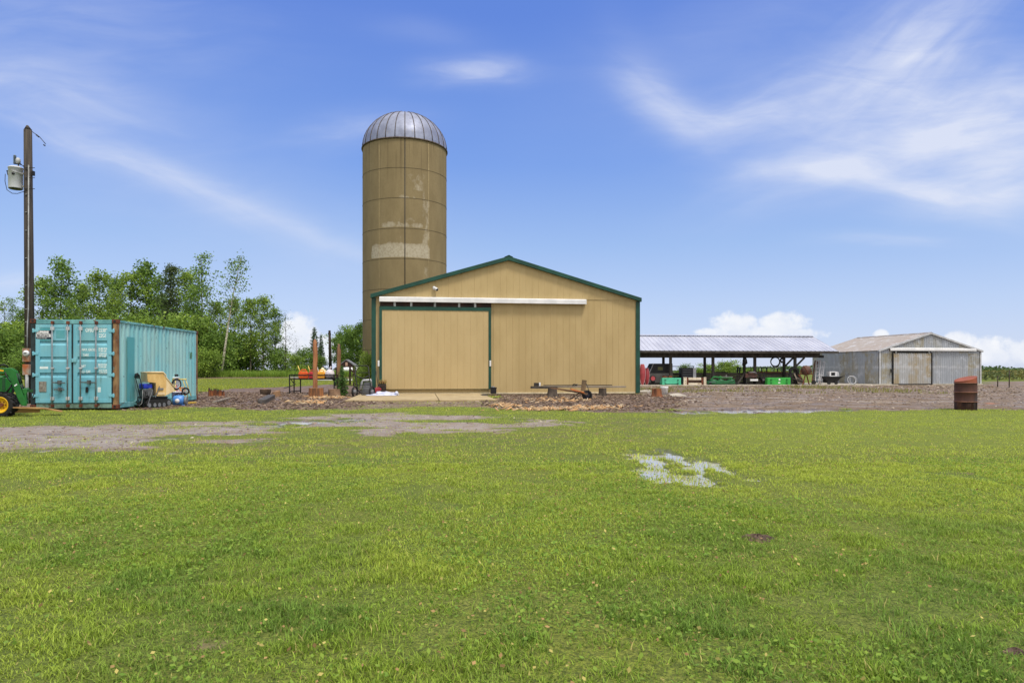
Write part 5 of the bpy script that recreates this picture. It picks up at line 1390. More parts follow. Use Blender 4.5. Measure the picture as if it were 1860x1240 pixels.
        q = MB(); cp = [P(40, 706), P(51, 706), P(49.5, 713), P(47, 715), P(49, 737), P(43, 737), P(44, 716), P(41, 712)]
        q.prism([(a[0], a[2]) for a in cp], yy - .03 + .01, yy + .05 + .03, 'y'); q.obj('quick_coupler', g, bo, bevel=.01)
    q = MB(); a = P(37, 712); q.tube([(a[0], -.02, a[2]), (a[0], 1.22, a[2])], .05, 12); a = P(52, 709); q.tube([(a[0] - .04, 0, a[2]), (a[0] - .04, 1.2, a[2])], .03, 10); q.b(P(49, 709)[0], P(60, 709)[0], -.02, .02, P(49, 712)[2], P(49, 707)[2]); q.obj('cross_tube', gd, root)
    MB().tube([P(50, 724, 0), P(55, 725, 0), P(60, 720, 0), P(61.5, 714, 0)], .012, 6).obj('hose', M_BLACK, root)
    # long flat blade carried on the coupler
    q = MB(); pts = [P(24, 739.5), P(80, 741.2), P(113, 746.8)]
    for a, b_ in zip(pts[:-1], pts[1:]): q.beam(a, b_, .34, .028)
    q.beam((pts[0][0], .1, pts[0][2] - .09), (pts[0][0] + .55, .1, pts[0][2] - .10), .12, .10)
    q.obj('loader_blade', pm('worn_steel_blade', S(176, 138, 84), S(134, 98, 60), 4, .7, st=(.5, 2, 2)), root)
tractor()

# ------------------------------------------------------------------ tracked dumper and clutter beside the container
def dumper():
    Yc = 21.35; c = at(277, HZ, Yc)
    th = math.atan2(.80, .60)                    # heading of local +x
    th = R(48)
    root = thing('tracked_dumper', 'small black tracked dumper with a tan skip and blue engine cover', 'tracked dumper', (c.x + .12, Yc - .05, .0), th); root.scale = (.62, .8, .95)
    tanm = pm('skip_tan', S(222, 186, 122), S(200, 162, 98), 3, .55); tanl = pm('skip_pale', S(226, 202, 160), S(212, 184, 140), 3, .55)
    for s in (-1, 1):
        y = s * .27
        prof = [(-.50, .02), (.42, .02), (.60, .13), (.60, .23), (.50, .29), (-.50, .29), (-.60, .2), (-.60, .1)]
        t_ = MB(); t_.prism(prof, y - .09, y + .09, 'y')
        for i in range(20): x = -.5 + i * .05; t_.b(x, x + .022, y - .095, y + .095, .005, .03); t_.b(x, x + .022, y - .095, y + .095, .285, .305)
        tr = t_.obj('track', M_RUBBER, root, bevel=.015)
        w = MB()
        for x in (-.45, -.2, .02, .24): w.tube([(x, y - .098, .115), (x, y + .098, .115)], .07, 12)
        w.tube([(.47, y - .098, .17), (.47, y + .098, .17)], .085, 12); w.obj('road_wheel', M_GREY, tr)
    q = MB(); q.b(-.62, .5, -.17, .17, .2, .34); q.b(-.72, .45, -.3, .3, .33, .38); q.beam((-.72, .2, .3), (-.92, .2, .12), .03, .03); q.beam((-.72, -.2, .3), (-.92, -.2, .12), .03, .03); q.b(-.95, -.89, -.24, .24, .09, .13); q.obj('chassis', M_BLACK, root, bevel=.01)
    e = MB(); e.b(-.66, -.24, -.24, .22, .38, .62); e.tube([(-.4, -.26, .52), (-.4, -.34, .52)], .15, 16); e.b(-.6, -.5, -.32, -.24, .42, .56)
    for k in range(6): e.b(-.3 + .0, -.2, -.2 + k * .06, -.165 + k * .06, .42, .66)
    eo = e.obj('engine', pm('engine_grey', S(96, 98, 102), S(56, 56, 60), 9, .5), root, bevel=.015)
    MB().b(-.68, -.26, -.26, .24, .64, .80).obj('fuel_tank', pm('blue_paint', S(36, 62, 190), S(28, 48, 160), 3, .35), eo, bevel=.04)
    # skip: a tipping tub, deep at the rear with a sloping chute front
    q = MB(); pr = [(-.12, .40), (.30, .40), (.72, .54), (.74, .66), (.34, .97), (.22, 1.16), (-.55, 1.16), (-.52, .86), (-.14, .83)]
    for y in (-.32, .32): q.prism(pr, y - .008, y + .008, 'y')
    sk = q.obj('skip', tanm, root)
    for y in (-.330, .326): MB().prism([(.34, .42), (.725, .55), (.735, .65), (.36, .95)], y, y + .004, 'y').obj('nose_panel', tanl, sk)
    q = MB(); q.add([(-.12, -.32, .40), (.30, -.32, .40), (.30, .32, .40), (-.12, .32, .40)], [(0, 1, 2, 3)]); q.add([(.30, -.32, .40), (.72, -.32, .54), (.72, .32, .54), (.30, .32, .40)], [(0, 1, 2, 3)]); q.add([(-.12, -.32, .40), (-.12, .32, .40), (-.14, .32, .83), (-.14, -.32, .83)], [(0, 1, 2, 3)])
    q.add([(-.14, -.32, .83), (-.14, .32, .83), (-.52, .32, .86), (-.52, -.32, .86)], [(0, 1, 2, 3)]); q.add([(-.52, -.32, .86), (-.52, .32, .86), (-.55, .32, 1.16), (-.55, -.32, 1.16)], [(0, 1, 2, 3)])
    q.obj('skip_floor', tanl, sk)
    q = MB(); q.tube([(-.55, -.33, 1.17), (.2, -.33, 1.17), (.33, -.33, 1.08), (.35, -.33, 1.0), (.75, -.33, .66)], .028, 6); q.tube([(-.55, .33, 1.17), (.2, .33, 1.17), (.35, .33, 1.0), (.75, .33, .66)], .018, 6); q.tube([(-.55, -.33, 1.17), (-.55, .33, 1.17)], .018, 6)
    q.b(-.05, .28, -.345, -.33, .44, .52); q.obj('skip_rim', tanl, sk)
    q = MB()
    for y in (-.22, .22):
        q.tube([(-.62, y, .36), (-.74, y, .72), (-.86, y, 1.08), (-.95, y, 1.14), (-1.06, y, 1.10)], .022, 8)
    q.tube([(-.86, -.22, 1.06), (-.86, .22, 1.06)], .018, 8); q.tube([(-.83, -.22, .98), (-.83, .22, .98)], .014, 8); q.b(-.88, -.80, -.1, .1, 1.0, 1.1)
    hb = q.obj('handlebar', M_BLACK, root)
    q = MB()
    for y in (-.22, .22): q.tube([(-.95, y, 1.12), (-1.08, y, 1.02)], .03, 8); 
    q.obj('grip', M_RUBBER, hb)
    q = MB(); q.beam((-.55, -.36, .1), (-.30, -.34, .62), .05, .03); q.beam((-.18, -.35, .36), (.02, -.36, .72), .05, .025); q.b(-.06, .2, -.37, -.345, .6, .66); q.obj('lever', M_GREY, root)
    MB().tube([(-.7, -.22, .62), (-.74, -.3, .4), (-.78, -.3, .18), (-.9, -.28, .1)], .02, 6).obj('foot_bar', M_CHROME, root)
dumper()

def side_clutter():
    # pale cabinet with dark machine parts on its lid
    Y = 23.9; c = at(309, HZ, Y); root = thing('metal_cabinet', 'pale grey metal cabinet standing behind the tan skip', 'cabinet', (c.x, Y, 0), R(10)); z1 = at(309, 684.5, Y).z
    MB().b(-.24, .24, -.2, .2, .04, z1 - .05).obj('body', M_LGREY, root, bevel=.02); MB().b(-.26, .26, -.22, .22, z1 - .05, z1).obj('lid', M_WHITE, root, bevel=.015)
    MB().b(.03, .2, -.207, -.2005, .3, z1 - .12).obj('side_panel', pm('cab_brown', S(120, 110, 92), None, 6, .7), root)
    r2 = thing('pump_motor', 'dark grey motor with pipes lying on top of the pale cabinet', 'motor', (c.x, Y, z1), R(10))
    MB().tube([(-.2, 0, .07), (.0, 0, .07)], .07, 14).tube([(.0, 0, .07), (.26, 0, .06)], .04, 10).obj('motor', M_BLACK, r2); MB().tube([(-.25, .02, .1), (-.1, -.05, .13), (.05, .04, .15)], .02, 6).b(-.08, .02, -.06, .06, .08, .17).obj('pipe', M_GREY, r2)
    # yellow trestle leaning at the container
    ym = pm('yellow_paint', S(226, 208, 120), S(204, 180, 90), 4, .5)
    Y = 23.7; a = at(327, HZ, Y); root = thing('yellow_trestle', 'spindly pale yellow metal trestle leaning on the container side', 'trestle', (a.x, Y, 0)); L = lambda px, py, dy=0: (at(px, py, Y + dy).x - a.x, dy, max(.01, at(px, py, Y + dy).z))
    MB().tube([L(311, 688.8), L(339, 688.6)], .022, 8).obj('top_bar', ym, root)
    for (p, q_, d0, d1) in (((312, 689), (324, 732), 0, -.5), ((319, 689), (316, 731), 0, -.5), ((325, 689), (330, 714), 0, .1), ((332, 689), (341, 721), 0, .15), ((337, 689), (347, 719), 0, .2)):
        MB().tube([L(*p, d0), L(*q_, d1)], .016, 6).obj('leg', ym, root)
    MB().prism([L(338, 724)[:1] + (-.05,), L(351, 722)[:1] + (-.05,), L(350, 720)[:1] + (.3,), L(341, 720)[:1] + (.3,)], .03, .06, 'z').obj('foot_plate', pm('yellow_bright', S(236, 196, 50), S(214, 170, 40), 4, .5), root)
    # child's bicycle lying upside down against the cabinet
    Y = 23.0; a = at(325, HZ, Y); root = thing('child_bicycle', 'child bicycle with a pink and orange frame tipped up on its handlebar', 'bicycle', (a.x, Y, 0)); L = lambda px, py, dy=0: Vector((at(px, py, Y + dy).x - a.x, dy, max(.03, at(px, py, Y + dy).z)))
    for (px, py, r, rx, tl) in ((320.5, 697.5, .19, .38, .2), (337, 710, .125, .8, .1)):
        c = L(px, py); M = Matrix.Translation(c) @ Matrix.Rotation(R(66 if px < 330 else 28), 4, 'Z') @ Matrix.Rotation(tl, 4, 'Y')
        t_ = MB().torus((0, 0, 0), r - .025, .028, 'y', 28, 8); t_.v = [tuple(M @ Vector(v)) for v in t_.v]; w = t_.obj('wheel', M_RUBBER, root)
        s_ = MB().torus((0, 0, 0), r - .055, .012, 'y', 28, 6)
        for k in range(10): s_.tube([(0, 0, 0), ((r - .05) * math.cos(k * .628), 0, (r - .05) * math.sin(k * .628))], .004, 4)
        s_.tube([(0, -.04, 0), (0, .04, 0)], .02, 8); s_.v = [tuple(M @ Vector(v)) for v in s_.v]; s_.obj('rim', M_LGREY, w)
    MB().tube([L(320.5, 697.5), L(319, 708), L(327, 711)], .018, 8).tube([L(319, 708), L(331, 716)], .016, 8).obj('fork', pm('pink_paint', S(214, 120, 116), S(190, 96, 96), 4, .45), root)
    MB().tube([L(326, 704), L(330, 712), L(337, 718)], .024, 8).tube([L(326, 704), L(333, 704), L(337, 710)], .018, 8).tube([L(330, 712), L(337, 710)], .016, 8).obj('frame', pm('orange_paint', S(226, 140, 58), S(206, 118, 46), 4, .45), root)
    MB().tube([L(318, 716), L(320, 711), L(327, 708)], .014, 6).tube([L(318, 716), L(319, 722)], .014, 6).obj('handlebar', M_WHITE, root)
    MB().ball(tuple(L(333, 714, -.05)), .06, .1, .04).obj('seat', M_BLACK, root)
    # blue pressure pump and pale plastic toy beside the bike
    Y = 22.2; a = at(322, HZ, Y); root = thing('blue_compressor', 'small blue machine with a round grey end on the ground beside the dumper', 'machine', (a.x + .08, Y, 0), R(15)); root.scale = (1.4, 1.3, 1.45); bl = pm('light_blue', S(82, 138, 206), S(62, 112, 180), 5, .4)
    MB().tube([(-.14, 0, .13), (-.10, 0, .13), (.06, 0, .13), (.10, 0, .13)], [.09, .125, .125, .09], 18).b(-.12, .12, -.08, .08, .0, .05).obj('body', bl, root)
    MB().tube([(.1, 0, .12), (.16, 0, .12)], .1, 16).obj('end_cap', M_GREY, root); MB().tube([(-.1, -.02, .26), (-.02, -.02, .3), (.06, -.02, .26)], .014, 6).obj('handle', M_BLACK, root); MB().lathe([(0, 0), (.05, 0), (.05, .02), (0, .02)], 14, Matrix.Translation((-.03, -.126, .13)) @ Matrix.Rotation(R(90), 4, 'X')).obj('dial', M_WHITE, root)
    Y = 22.8; a = at(322, HZ, Y); root = thing('plastic_tub', 'pale lilac plastic tub between the bicycle and the blue machine', 'tub', (a.x - .03, Y, .0), R(20)); MB().lathe([(0, .0), (.11, 0), (.15, .44), (.165, .45), (.15, .46), (.14, .44), (.1, .02), (0, .02)], 20).obj('shell', pm('lilac', S(176, 182, 220), S(156, 160, 200), 4, .4), root); MB().torus((0, 0, .455), .155, .012, 'z').obj('rim', M_WHITE, root)
side_clutter()
# ------------------------------------------------------------------ stumps, logs and loose things on the mulch
M_STUMP = pm('stump_bark', S(122, 92, 68), S(78, 56, 42), 3, .9, bump=.6, bsc=18, st=(2, 2, .35))
M_CUT = pm('stump_cut', S(150, 116, 84), S(116, 86, 62), 6, .85, bump=.2)
M_RSTUMP = pm('rotten_stump', S(140, 82, 44), S(58, 40, 32), 3.5, .9, bump=.6, bsc=16, st=(3, 3, .5))

def stump(label, px, py, wpx, hpx, mat=None, jag=0.0, flare=1.35, seed=0, cut=None, roots=5, tilt=0.0, group='tree stumps round the barn'):
    rr = random.Random(seed); p = G(px, py); r = wpx / 2 / F * p.y; h = hpx / F * p.y
    root = thing('tree_stump', label, 'tree stump', p + Vector((0, r * .6, 0)), rr.uniform(0, 3), group)
    n = 30; K = 6; vs = []; fs = []
    ph = [rr.uniform(0, 6) for _ in range(4)]
    def rad(a, t): return r * (1 + (flare - 1) * (1 - t) ** 3 * (1 + .6 * math.sin(roots * a + ph[0]))) * (1 + .06 * math.sin(3 * a + ph[1]) + .05 * math.sin(7 * a + ph[2]))
    for k in range(K + 1):
        t = k / K
        for j in range(n):
            a = 2 * PI * j / n; hh = h * (t if t < 1 else 1 + jag * (rr.random() - .45) + tilt * math.cos(a))
            q = rad(a, t); vs.append((q * math.cos(a), q * math.sin(a), hh - .04))
    for k in range(K):
        for j in range(n):
            j2 = (j + 1) % n; fs.append((k * n + j, k * n + j2, (k + 1) * n + j2, (k + 1) * n + j))
    MB().add(vs, fs, True).obj('trunk', mat or M_STUMP, root)
    top = [vs[K * n + j] for j in range(n)]
    if jag < .15:
        MB().add([(x * .995, y * .995, z + .004) for x, y, z in top], [tuple(range(n))]).obj('cut_face', cut or M_CUT, root)
    else:
        MB().add([(x * .9, y * .9, h * .45) for x, y, z in top] + [(x * .93, y * .93, z) for x, y, z in top], [tuple(range(n))] + [(j, n + j, n + (j + 1) % n, (j + 1) % n) for j in range(n)]).obj('hollow', M_DARKWOOD, root)
    return root

stump('hollow rusty brown stump with a jagged rim right of the teal container', 385.5, 720, 17, 14, M_RSTUMP, .5, 1.15, 1)
stump('smaller jagged rotten stump touching the hollow rusty one', 399, 720.5, 13, 12, M_RSTUMP, .45, 1.35, 2)
stump('dark stump with a flat top and undercut sides left of the pale rooty one', 479.5, 717.5, 19, 12, pm('dark_stump', S(86, 70, 56), S(56, 44, 36), 3, .9, bump=.5, bsc=18), .03, .72, 3)
stump('low pale stump with spreading roots beside the black timber block', 501, 721, 13, 12, pm('pale_stump', S(146, 114, 84), S(106, 80, 58), 3, .9, bump=.5, bsc=18), .03, 1.9, 4, roots=4, tilt=.12)
stump('orange brown stump in front of the tall log post', 572, 723, 25, 20, pm('orange_stump', S(170, 112, 66), S(100, 72, 52), 2.5, .9, bump=.5, bsc=16, st=(3, 3, .4)), .03, 1.1, 5)
stump('grey flat topped stump right of the tall log post', 605.5, 722, 21, 17, pm('grey_stump', S(140, 112, 88), S(98, 78, 62), 3, .9, bump=.5, bsc=16), .03, 1.3, 6)
stump('dark stump carrying the left end of the planks by the barn', 1003.5, 722, 16, 20, pm('black_stump', S(84, 74, 64), S(56, 48, 42), 3, .9, bump=.5, bsc=16), .02, 1.7, 7, roots=4)
stump('dark stump carrying the right end of the planks by the barn', 1095.5, 720, 13.5, 17, pm('black_stump', S(84, 74, 64), S(56, 48, 42)), .02, 1.35, 8)
stump('reddish brown stump beside the white bucket', 1193.5, 722, 17, 18, pm('red_stump', S(146, 92, 58), S(84, 56, 42), 3, .9, bump=.5, bsc=16, st=(3, 3, .4)), .03, 1.35, 9, cut=pm('red_cut', S(176, 112, 72), S(140, 86, 56), 6, .85))

def logpost(label, px, pyb, pyt, wpx, Y, mat, seed):
    rr = random.Random(seed); b = at(px, HZ, Y); h = at(px, pyt, Y).z; r = wpx / 2 / F * Y
    root = thing('log_post', label, 'log post', (b.x, Y, 0), 0, 'upright log posts by the barn')
    m = MB(); pts = [(0, 0, -.1)]; rs = [r * 1.08]
    for i in range(1, 9): pts.append((rr.uniform(-1, 1) * .012, 0, h * i / 9.5)); rs.append(r * rr.uniform(.95, 1.05))
    pts += [(-.01, 0, h * .94), (-.02, 0, h * .985), (-.03, 0, h)]; rs += [r * .85, r * .5, r * .12]
    m.tube(pts, rs, 16); m.obj('log', mat, root)
    q = MB()
    for k in range(7): a = rr.uniform(0, 6.28); q.beam((r * .8 * math.cos(a), r * .8 * math.sin(a), h * rr.uniform(.76, .86)), (r * .75 * math.cos(a), r * .75 * math.sin(a), h * rr.uniform(.90, .99)), .03, .04)
    q.obj('splintered_top', M_DARKWOOD, root)
logpost('tall peeled reddish log post with a rotten dark top', 572.5, 706, 616, 8.5, 32.5, pm('peeled_log', S(176, 122, 82), S(134, 88, 58), 2.2, .8, st=(3, 3, .4), bump=.3), 1)
logpost('second greyer log post behind the spruce sapling', 615.5, 700, 624, 7.5, 36.0, pm('grey_log', S(150, 112, 80), S(108, 82, 62), 2.2, .85, st=(3, 3, .4), bump=.3), 2)

def loose_boards():
    p, q_ = G(388, 733.5), G(417, 726.5); o = MB().beam((p.x, p.y, .06), (q_.x, q_.y, .09), .10, .05).obj('board', M_GREYWOOD, None, bevel=.008); tag(o, 'weathered grey board lying by the hollow rusty stump', 'board')
    p, q_ = G(476, 734.5), G(493, 724.5); o = MB().beam((p.x, p.y, .09), (q_.x, q_.y, .10), .28, .17).obj('timber_block', pm('black_timber', S(86, 82, 80), S(52, 48, 46), 3, .8, st=(2, 2, 2)), None, bevel=.015); tag(o, 'square black timber block lying on the mulch', 'timber')
    p = G(516, 705.5); q_ = G(538, 703); m = MB().beam((p.x, p.y, .02), (q_.x - .5, q_.y, .03), .06, .05).beam((q_.x - .5, q_.y, .03), (q_.x, q_.y, .22), .06, .05); o = m.obj('bent_rail', M_DARKWOOD, None); tag(o, 'bent dark rail lying behind the black welded table', 'rail')
    a, b_ = at(575, 697, 56), at(640, 697, 56); a.z = b_.z = gz(a.x, 56) + .06
    o = MB().tube([a, b_], .06, 8).obj('white_pipe', M_WHITE, None); tag(o, 'long white pipe lying on the grass behind the log posts', 'pipe')
    q = MB(); c = G(405, 687.6, .3); z = gz(c.x, 60); q.tube([(c.x, 58, z * .8), (c.x + .05, 58, z * .8 + .18), (c.x + .14, 58, z * .8 + .42)], [.06, .08, .03], 8); o = q.obj('broken_stub', M_DARKWOOD, None); tag(o, 'dark broken stub standing in the bank near the birch', 'stub')
loose_boards()

def steel_table():
    Y = 33.6; a = at(526, HZ, Y); L = lambda px, py, d=0: Vector((at(px, py, Y + d).x - a.x, d, at(px, py, Y + d).z))
    root = thing('steel_table', 'black welded steel table frame holding the fuel cans', 'table', (a.x, Y, 0))
    W = L(607, 680).x
    q = MB(); zt = L(526, 681).z; zs = L(526, 687.5).z
    q.beam((0, 0, zt), (W, 0, zt), .05, .05); q.beam((0, .7, zt), (W, .7, zt), .05, .05); q.beam((0, 0, zt), (0, .7, zt), .05, .05); q.beam((W, 0, zt), (W, .7, zt), .05, .05)
    q.obj('top_rail', M_BLACK, root)
    for x, y in ((0, 0), (.43, .35), (W, 0), (W, .7), (0, .7)): MB().beam((x, y, 0), (x, y, zt), .05, .05).obj('leg', M_BLACK, root)
    MB().beam((0, 0, .12), (.43, .35, .16), .05, .05).obj('stretcher', M_BLACK, root)
    q = MB(); q.b(.02, W - .02, .03, .68, zs - .05, zs); q.beam((.05, 0, zs - .02), (.22, .0, zs - .24), .05, .03); q.beam((W - .05, 0, zs - .02), (W + .25, .02, zs - .34), .07, .05); q.obj('shelf', M_BLACK, root)
    MB().b(.02, .42, .0, .36, L(530, 685.4).z, L(530, 684.2).z).obj('shelf_board', M_LGREY, root)
    zs0 = zs
    def can(label, px0, px1, pyt, mat, col, d):
        x0 = L(px0, 680, d).x; x1 = L(px1, 680, d).x; zt_ = L(px0, pyt, d).z; w = x1 - x0; h = zt_ - zs0; cx = (x0 + x1) / 2
        r = thing('fuel_can', label, 'fuel can', (a.x + cx, Y + d, zs0), 0, 'fuel cans on the steel table')
        body = MB().prism([(-w / 2, 0), (w / 2, 0), (w / 2, h * .62), (w * .36, h * .8), (-w * .36, h * .8), (-w / 2, h * .62)], -.11, .11, 'y').obj('body', mat, r, bevel=.03)
        MB().b(-w * .44, w * .44, -.114, -.1, h * .30, h * .33).obj('label_band', pm('can_dark', S(90, 40, 30), None, 5, .6), body)
        MB().tube([(-w * .3, 0, h * .78), (-w * .2, 0, h * .98), (w * .25, 0, h * .98), (w * .34, 0, h * .78)], .025, 8).obj('handle', mat, r)
        MB().tube([(-w * .36, 0, h * .72), (-w * .5, 0, h * 1.1), (-w * .62, 0, h * 1.45)], [.035, .025, .015], 8).obj('spout', col, r)
    yw = pm('spout_yellow', S(240, 206, 110), None, 5, .5)
    can('orange fuel can with a yellow spout, first on the steel table', 543, 559.5, 671, pm('can_orange', S(226, 98, 40), S(204, 84, 34), 4, .45), yw, .3)
    can('dark red fuel can partly behind the tall log post', 561.5, 575, 671.5, pm('can_red', S(190, 58, 62), S(168, 48, 52), 4, .45), yw, .35)
    can('yellow fuel can right of the tall log post', 577, 590, 671.5, pm('can_yellow', S(240, 172, 58), S(222, 152, 48), 4, .45), M_WHITE, .3)
    # pale and dark things at the right end of the table
    r = thing('white_jug', 'white plastic jug with a pale yellow top behind the yellow fuel can', 'jug', (a.x + L(586, 680, .58).x, Y + .58, zs), 0)
    MB().lathe([(0, 0), (.19, 0), (.2, .3), (.16, .42), (.06, .5), (.05, .56), (0, .56)], 20).obj('body', pm('jug', S(232, 222, 180), None, 5, .5), r); MB().lathe([(0, .56), (.055, .56), (.055, .61), (0, .61)], 14).obj('cap', M_BLACK, r)
    r = thing('plastic_bag', 'bulging whitish plastic bag on the right end of the steel table', 'bag', (a.x + L(599, 680, .35).x, Y + .35, zs), 0)
    MB().ball((0, 0, .22), .23, .25, .24, 18, 12, .12).obj('bag', pm('bag_white', S(216, 212, 218), S(196, 190, 200), 6, .5), r); MB().tube([(0, 0, .42), (.02, 0, .54), (.08, 0, .58)], [.06, .03, .05], 8).obj('knot', pm('bag_white', S(216, 212, 218)), r)
    r = thing('black_funnel', 'black plastic funnel hanging at the right end of the steel table', 'funnel', (a.x + W + .04, Y + .1, zs - .16), 0)
    MB().lathe([(.03, -.2), (.05, -.05), (.2, .18), (.21, .2), (.19, .2), (.02, -.04), (.015, -.2)], 20).obj('cone', M_BLACK, r); MB().torus((0, 0, .2), .205, .012, 'z').obj('lip', M_RUBBER, r)
steel_table()

def well_shelter():
    Y = 50.0; a = at(629.5, HZ, Y); z0 = gz(a.x, Y); L = lambda px, py, d=0: Vector((at(px, py, Y + d).x - a.x, d, at(px, py, Y + d).z - z0))
    root = thing('wooden_shelter', 'small dark brown timber shelter with a steep grey gable roof', 'shelter', (a.x, Y, z0)); br = pm('brown_stain', S(58, 38, 32), S(42, 28, 25), 3, .8)
    ap = L(629, 654); le = L(606, 671.5); re = L(651, 668.5)
    for e_ in (le, re):
        q = MB(); q.prism([(ap.x, ap.z), (ap.x, ap.z + .07), (e_.x, e_.z + .07), (e_.x, e_.z)], -.1, .8, 'y'); q.obj('roof', M_GREY, root)
    g_ = MB().prism([(ap.x, ap.z - .02), (re.x - .1, re.z + .02), (re.x - .35, re.z - .12), (.42, L(645, 667).z), (-.0, L(629, 666.5).z), (-.5, L(620, 668.5).z), (le.x + .25, le.z - .1), (le.x + .1, le.z + .02)], -.06, .0, 'y').obj('gable', br, root)
    MB().b(L(627.8, 660).x, L(631.8, 660).x, -.085, -.06, L(629, 664.5).z, L(629, 658).z).obj('gable_plaque', pm('plaque', S(150, 110, 90), S(190, 160, 140), 9, .7), g_)
    for px, pb in ((643.5, 694), (613, 694)):
        x = L(px, 680).x; MB().b(x - .09, x + .09, -.08, .08, -.1, L(px, 669).z).obj('post', br, root)
    x = L(636, 680, 1.6).x; MB().b(x - .06, x + .06, 1.5, 1.64, -.1, L(636, 666).z).obj('post', br, root); x = L(612, 680, 1.6).x; MB().b(x - .06, x + .06, 1.5, 1.64, -.1, L(636, 666).z).obj('post', br, root)
    q = MB()
    for s in (-1, 1): q.beam((L(643.5, 676).x, -.02, L(643.5, 678).z), (L(643.5, 670).x + s * .32, -.02, L(640, 669).z), .08, .08)
    q.obj('brace', br, root)
    # white tank standing behind it
    Y2 = 66; b = at(632, HZ, Y2); zb = gz(b.x, Y2); r = thing('white_tank', 'large white horizontal tank seen under the shelter roof', 'tank', (b.x, Y2, zb)); x0 = at(617, 672, Y2).x - b.x; x1 = at(656, 672, Y2).x - b.x; zt = at(630, 665.5, Y2).z - zb; zb2 = at(630, 679, Y2).z - zb; rr = (zt - zb2) / 2
    MB().tube([(x0, 0, zt - rr), (x0 + .2, 0, zt - rr), (x1 - .2, 0, zt - rr), (x1, 0, zt - rr)], [rr * .6, rr, rr, rr * .6], 20).obj('shell', M_WHITE, r)
    for x in (x0 * .6, x1 * .6): MB().b(x - .1, x + .1, -.3, .3, -.1, zb2 + .1).obj('cradle', M_DARKWOOD, r)
    MB().tube([(0, 0, zt - .05), (0, 0, zt + .12)], .16, 12).obj('hatch', M_LGREY, r)
    # far slender pole
    Y3 = 82; b = at(600.5, HZ, Y3); t_ = at(598.5, 600, Y3); zb = gz(b.x, Y3); r = thing('far_pole', 'distant bare wooden pole leaning slightly left beyond the fuel cans', 'pole', (b.x, Y3, zb))
    MB().tube([(0, 0, -.2), ((t_.x - b.x) * .6, 0, (t_.z - zb) * .6), (t_.x - b.x, 0, t_.z - zb)], [.22, .17, .14], 10).obj('shaft', DARKBARK, r); MB().b(t_.x - b.x - .15, t_.x - b.x + .15, -.12, .12, t_.z - zb - .5, t_.z - zb - .3).obj('crosspiece', DARKBARK, r)
    # farm trailer half hidden behind the trees
    Y4 = 92; b = at(404, HZ, Y4); zb = gz(b.x, Y4); r = thing('farm_trailer', 'black trailer with white panels half hidden behind the aspen trunks', 'trailer', (b.x, Y4, zb)); L4 = lambda px, py: (at(px, py, Y4).x - b.x, at(px, py, Y4).z - zb)
    x0, z1 = L4(396, 672); x1, z0_ = L4(421, 679); MB().b(x0, x1, -.8, .8, max(.5, z0_), max(1.2, z1)).obj('body', M_BLACK, r, bevel=.05)
    for pa, pb in ((401, 406), (411, 421)):
        xa, xb = L4(pa, 670)[0], L4(pb, 670)[0]; MB().b(xa, xb, -.83, -.80, .75, max(1.4, z1 + .25)).obj('panel', M_WHITE, r)
    for px in (402, 416):
        MB().lathe([(0, -.1), (.3, -.1), (.38, 0), (.3, .1), (0, .1)], 18, Matrix.Translation((L4(px, 680)[0], -.85, .38)) @ Matrix.Rotation(R(90), 4, 'X')).obj('wheel', M_RUBBER, r)
well_shelter()

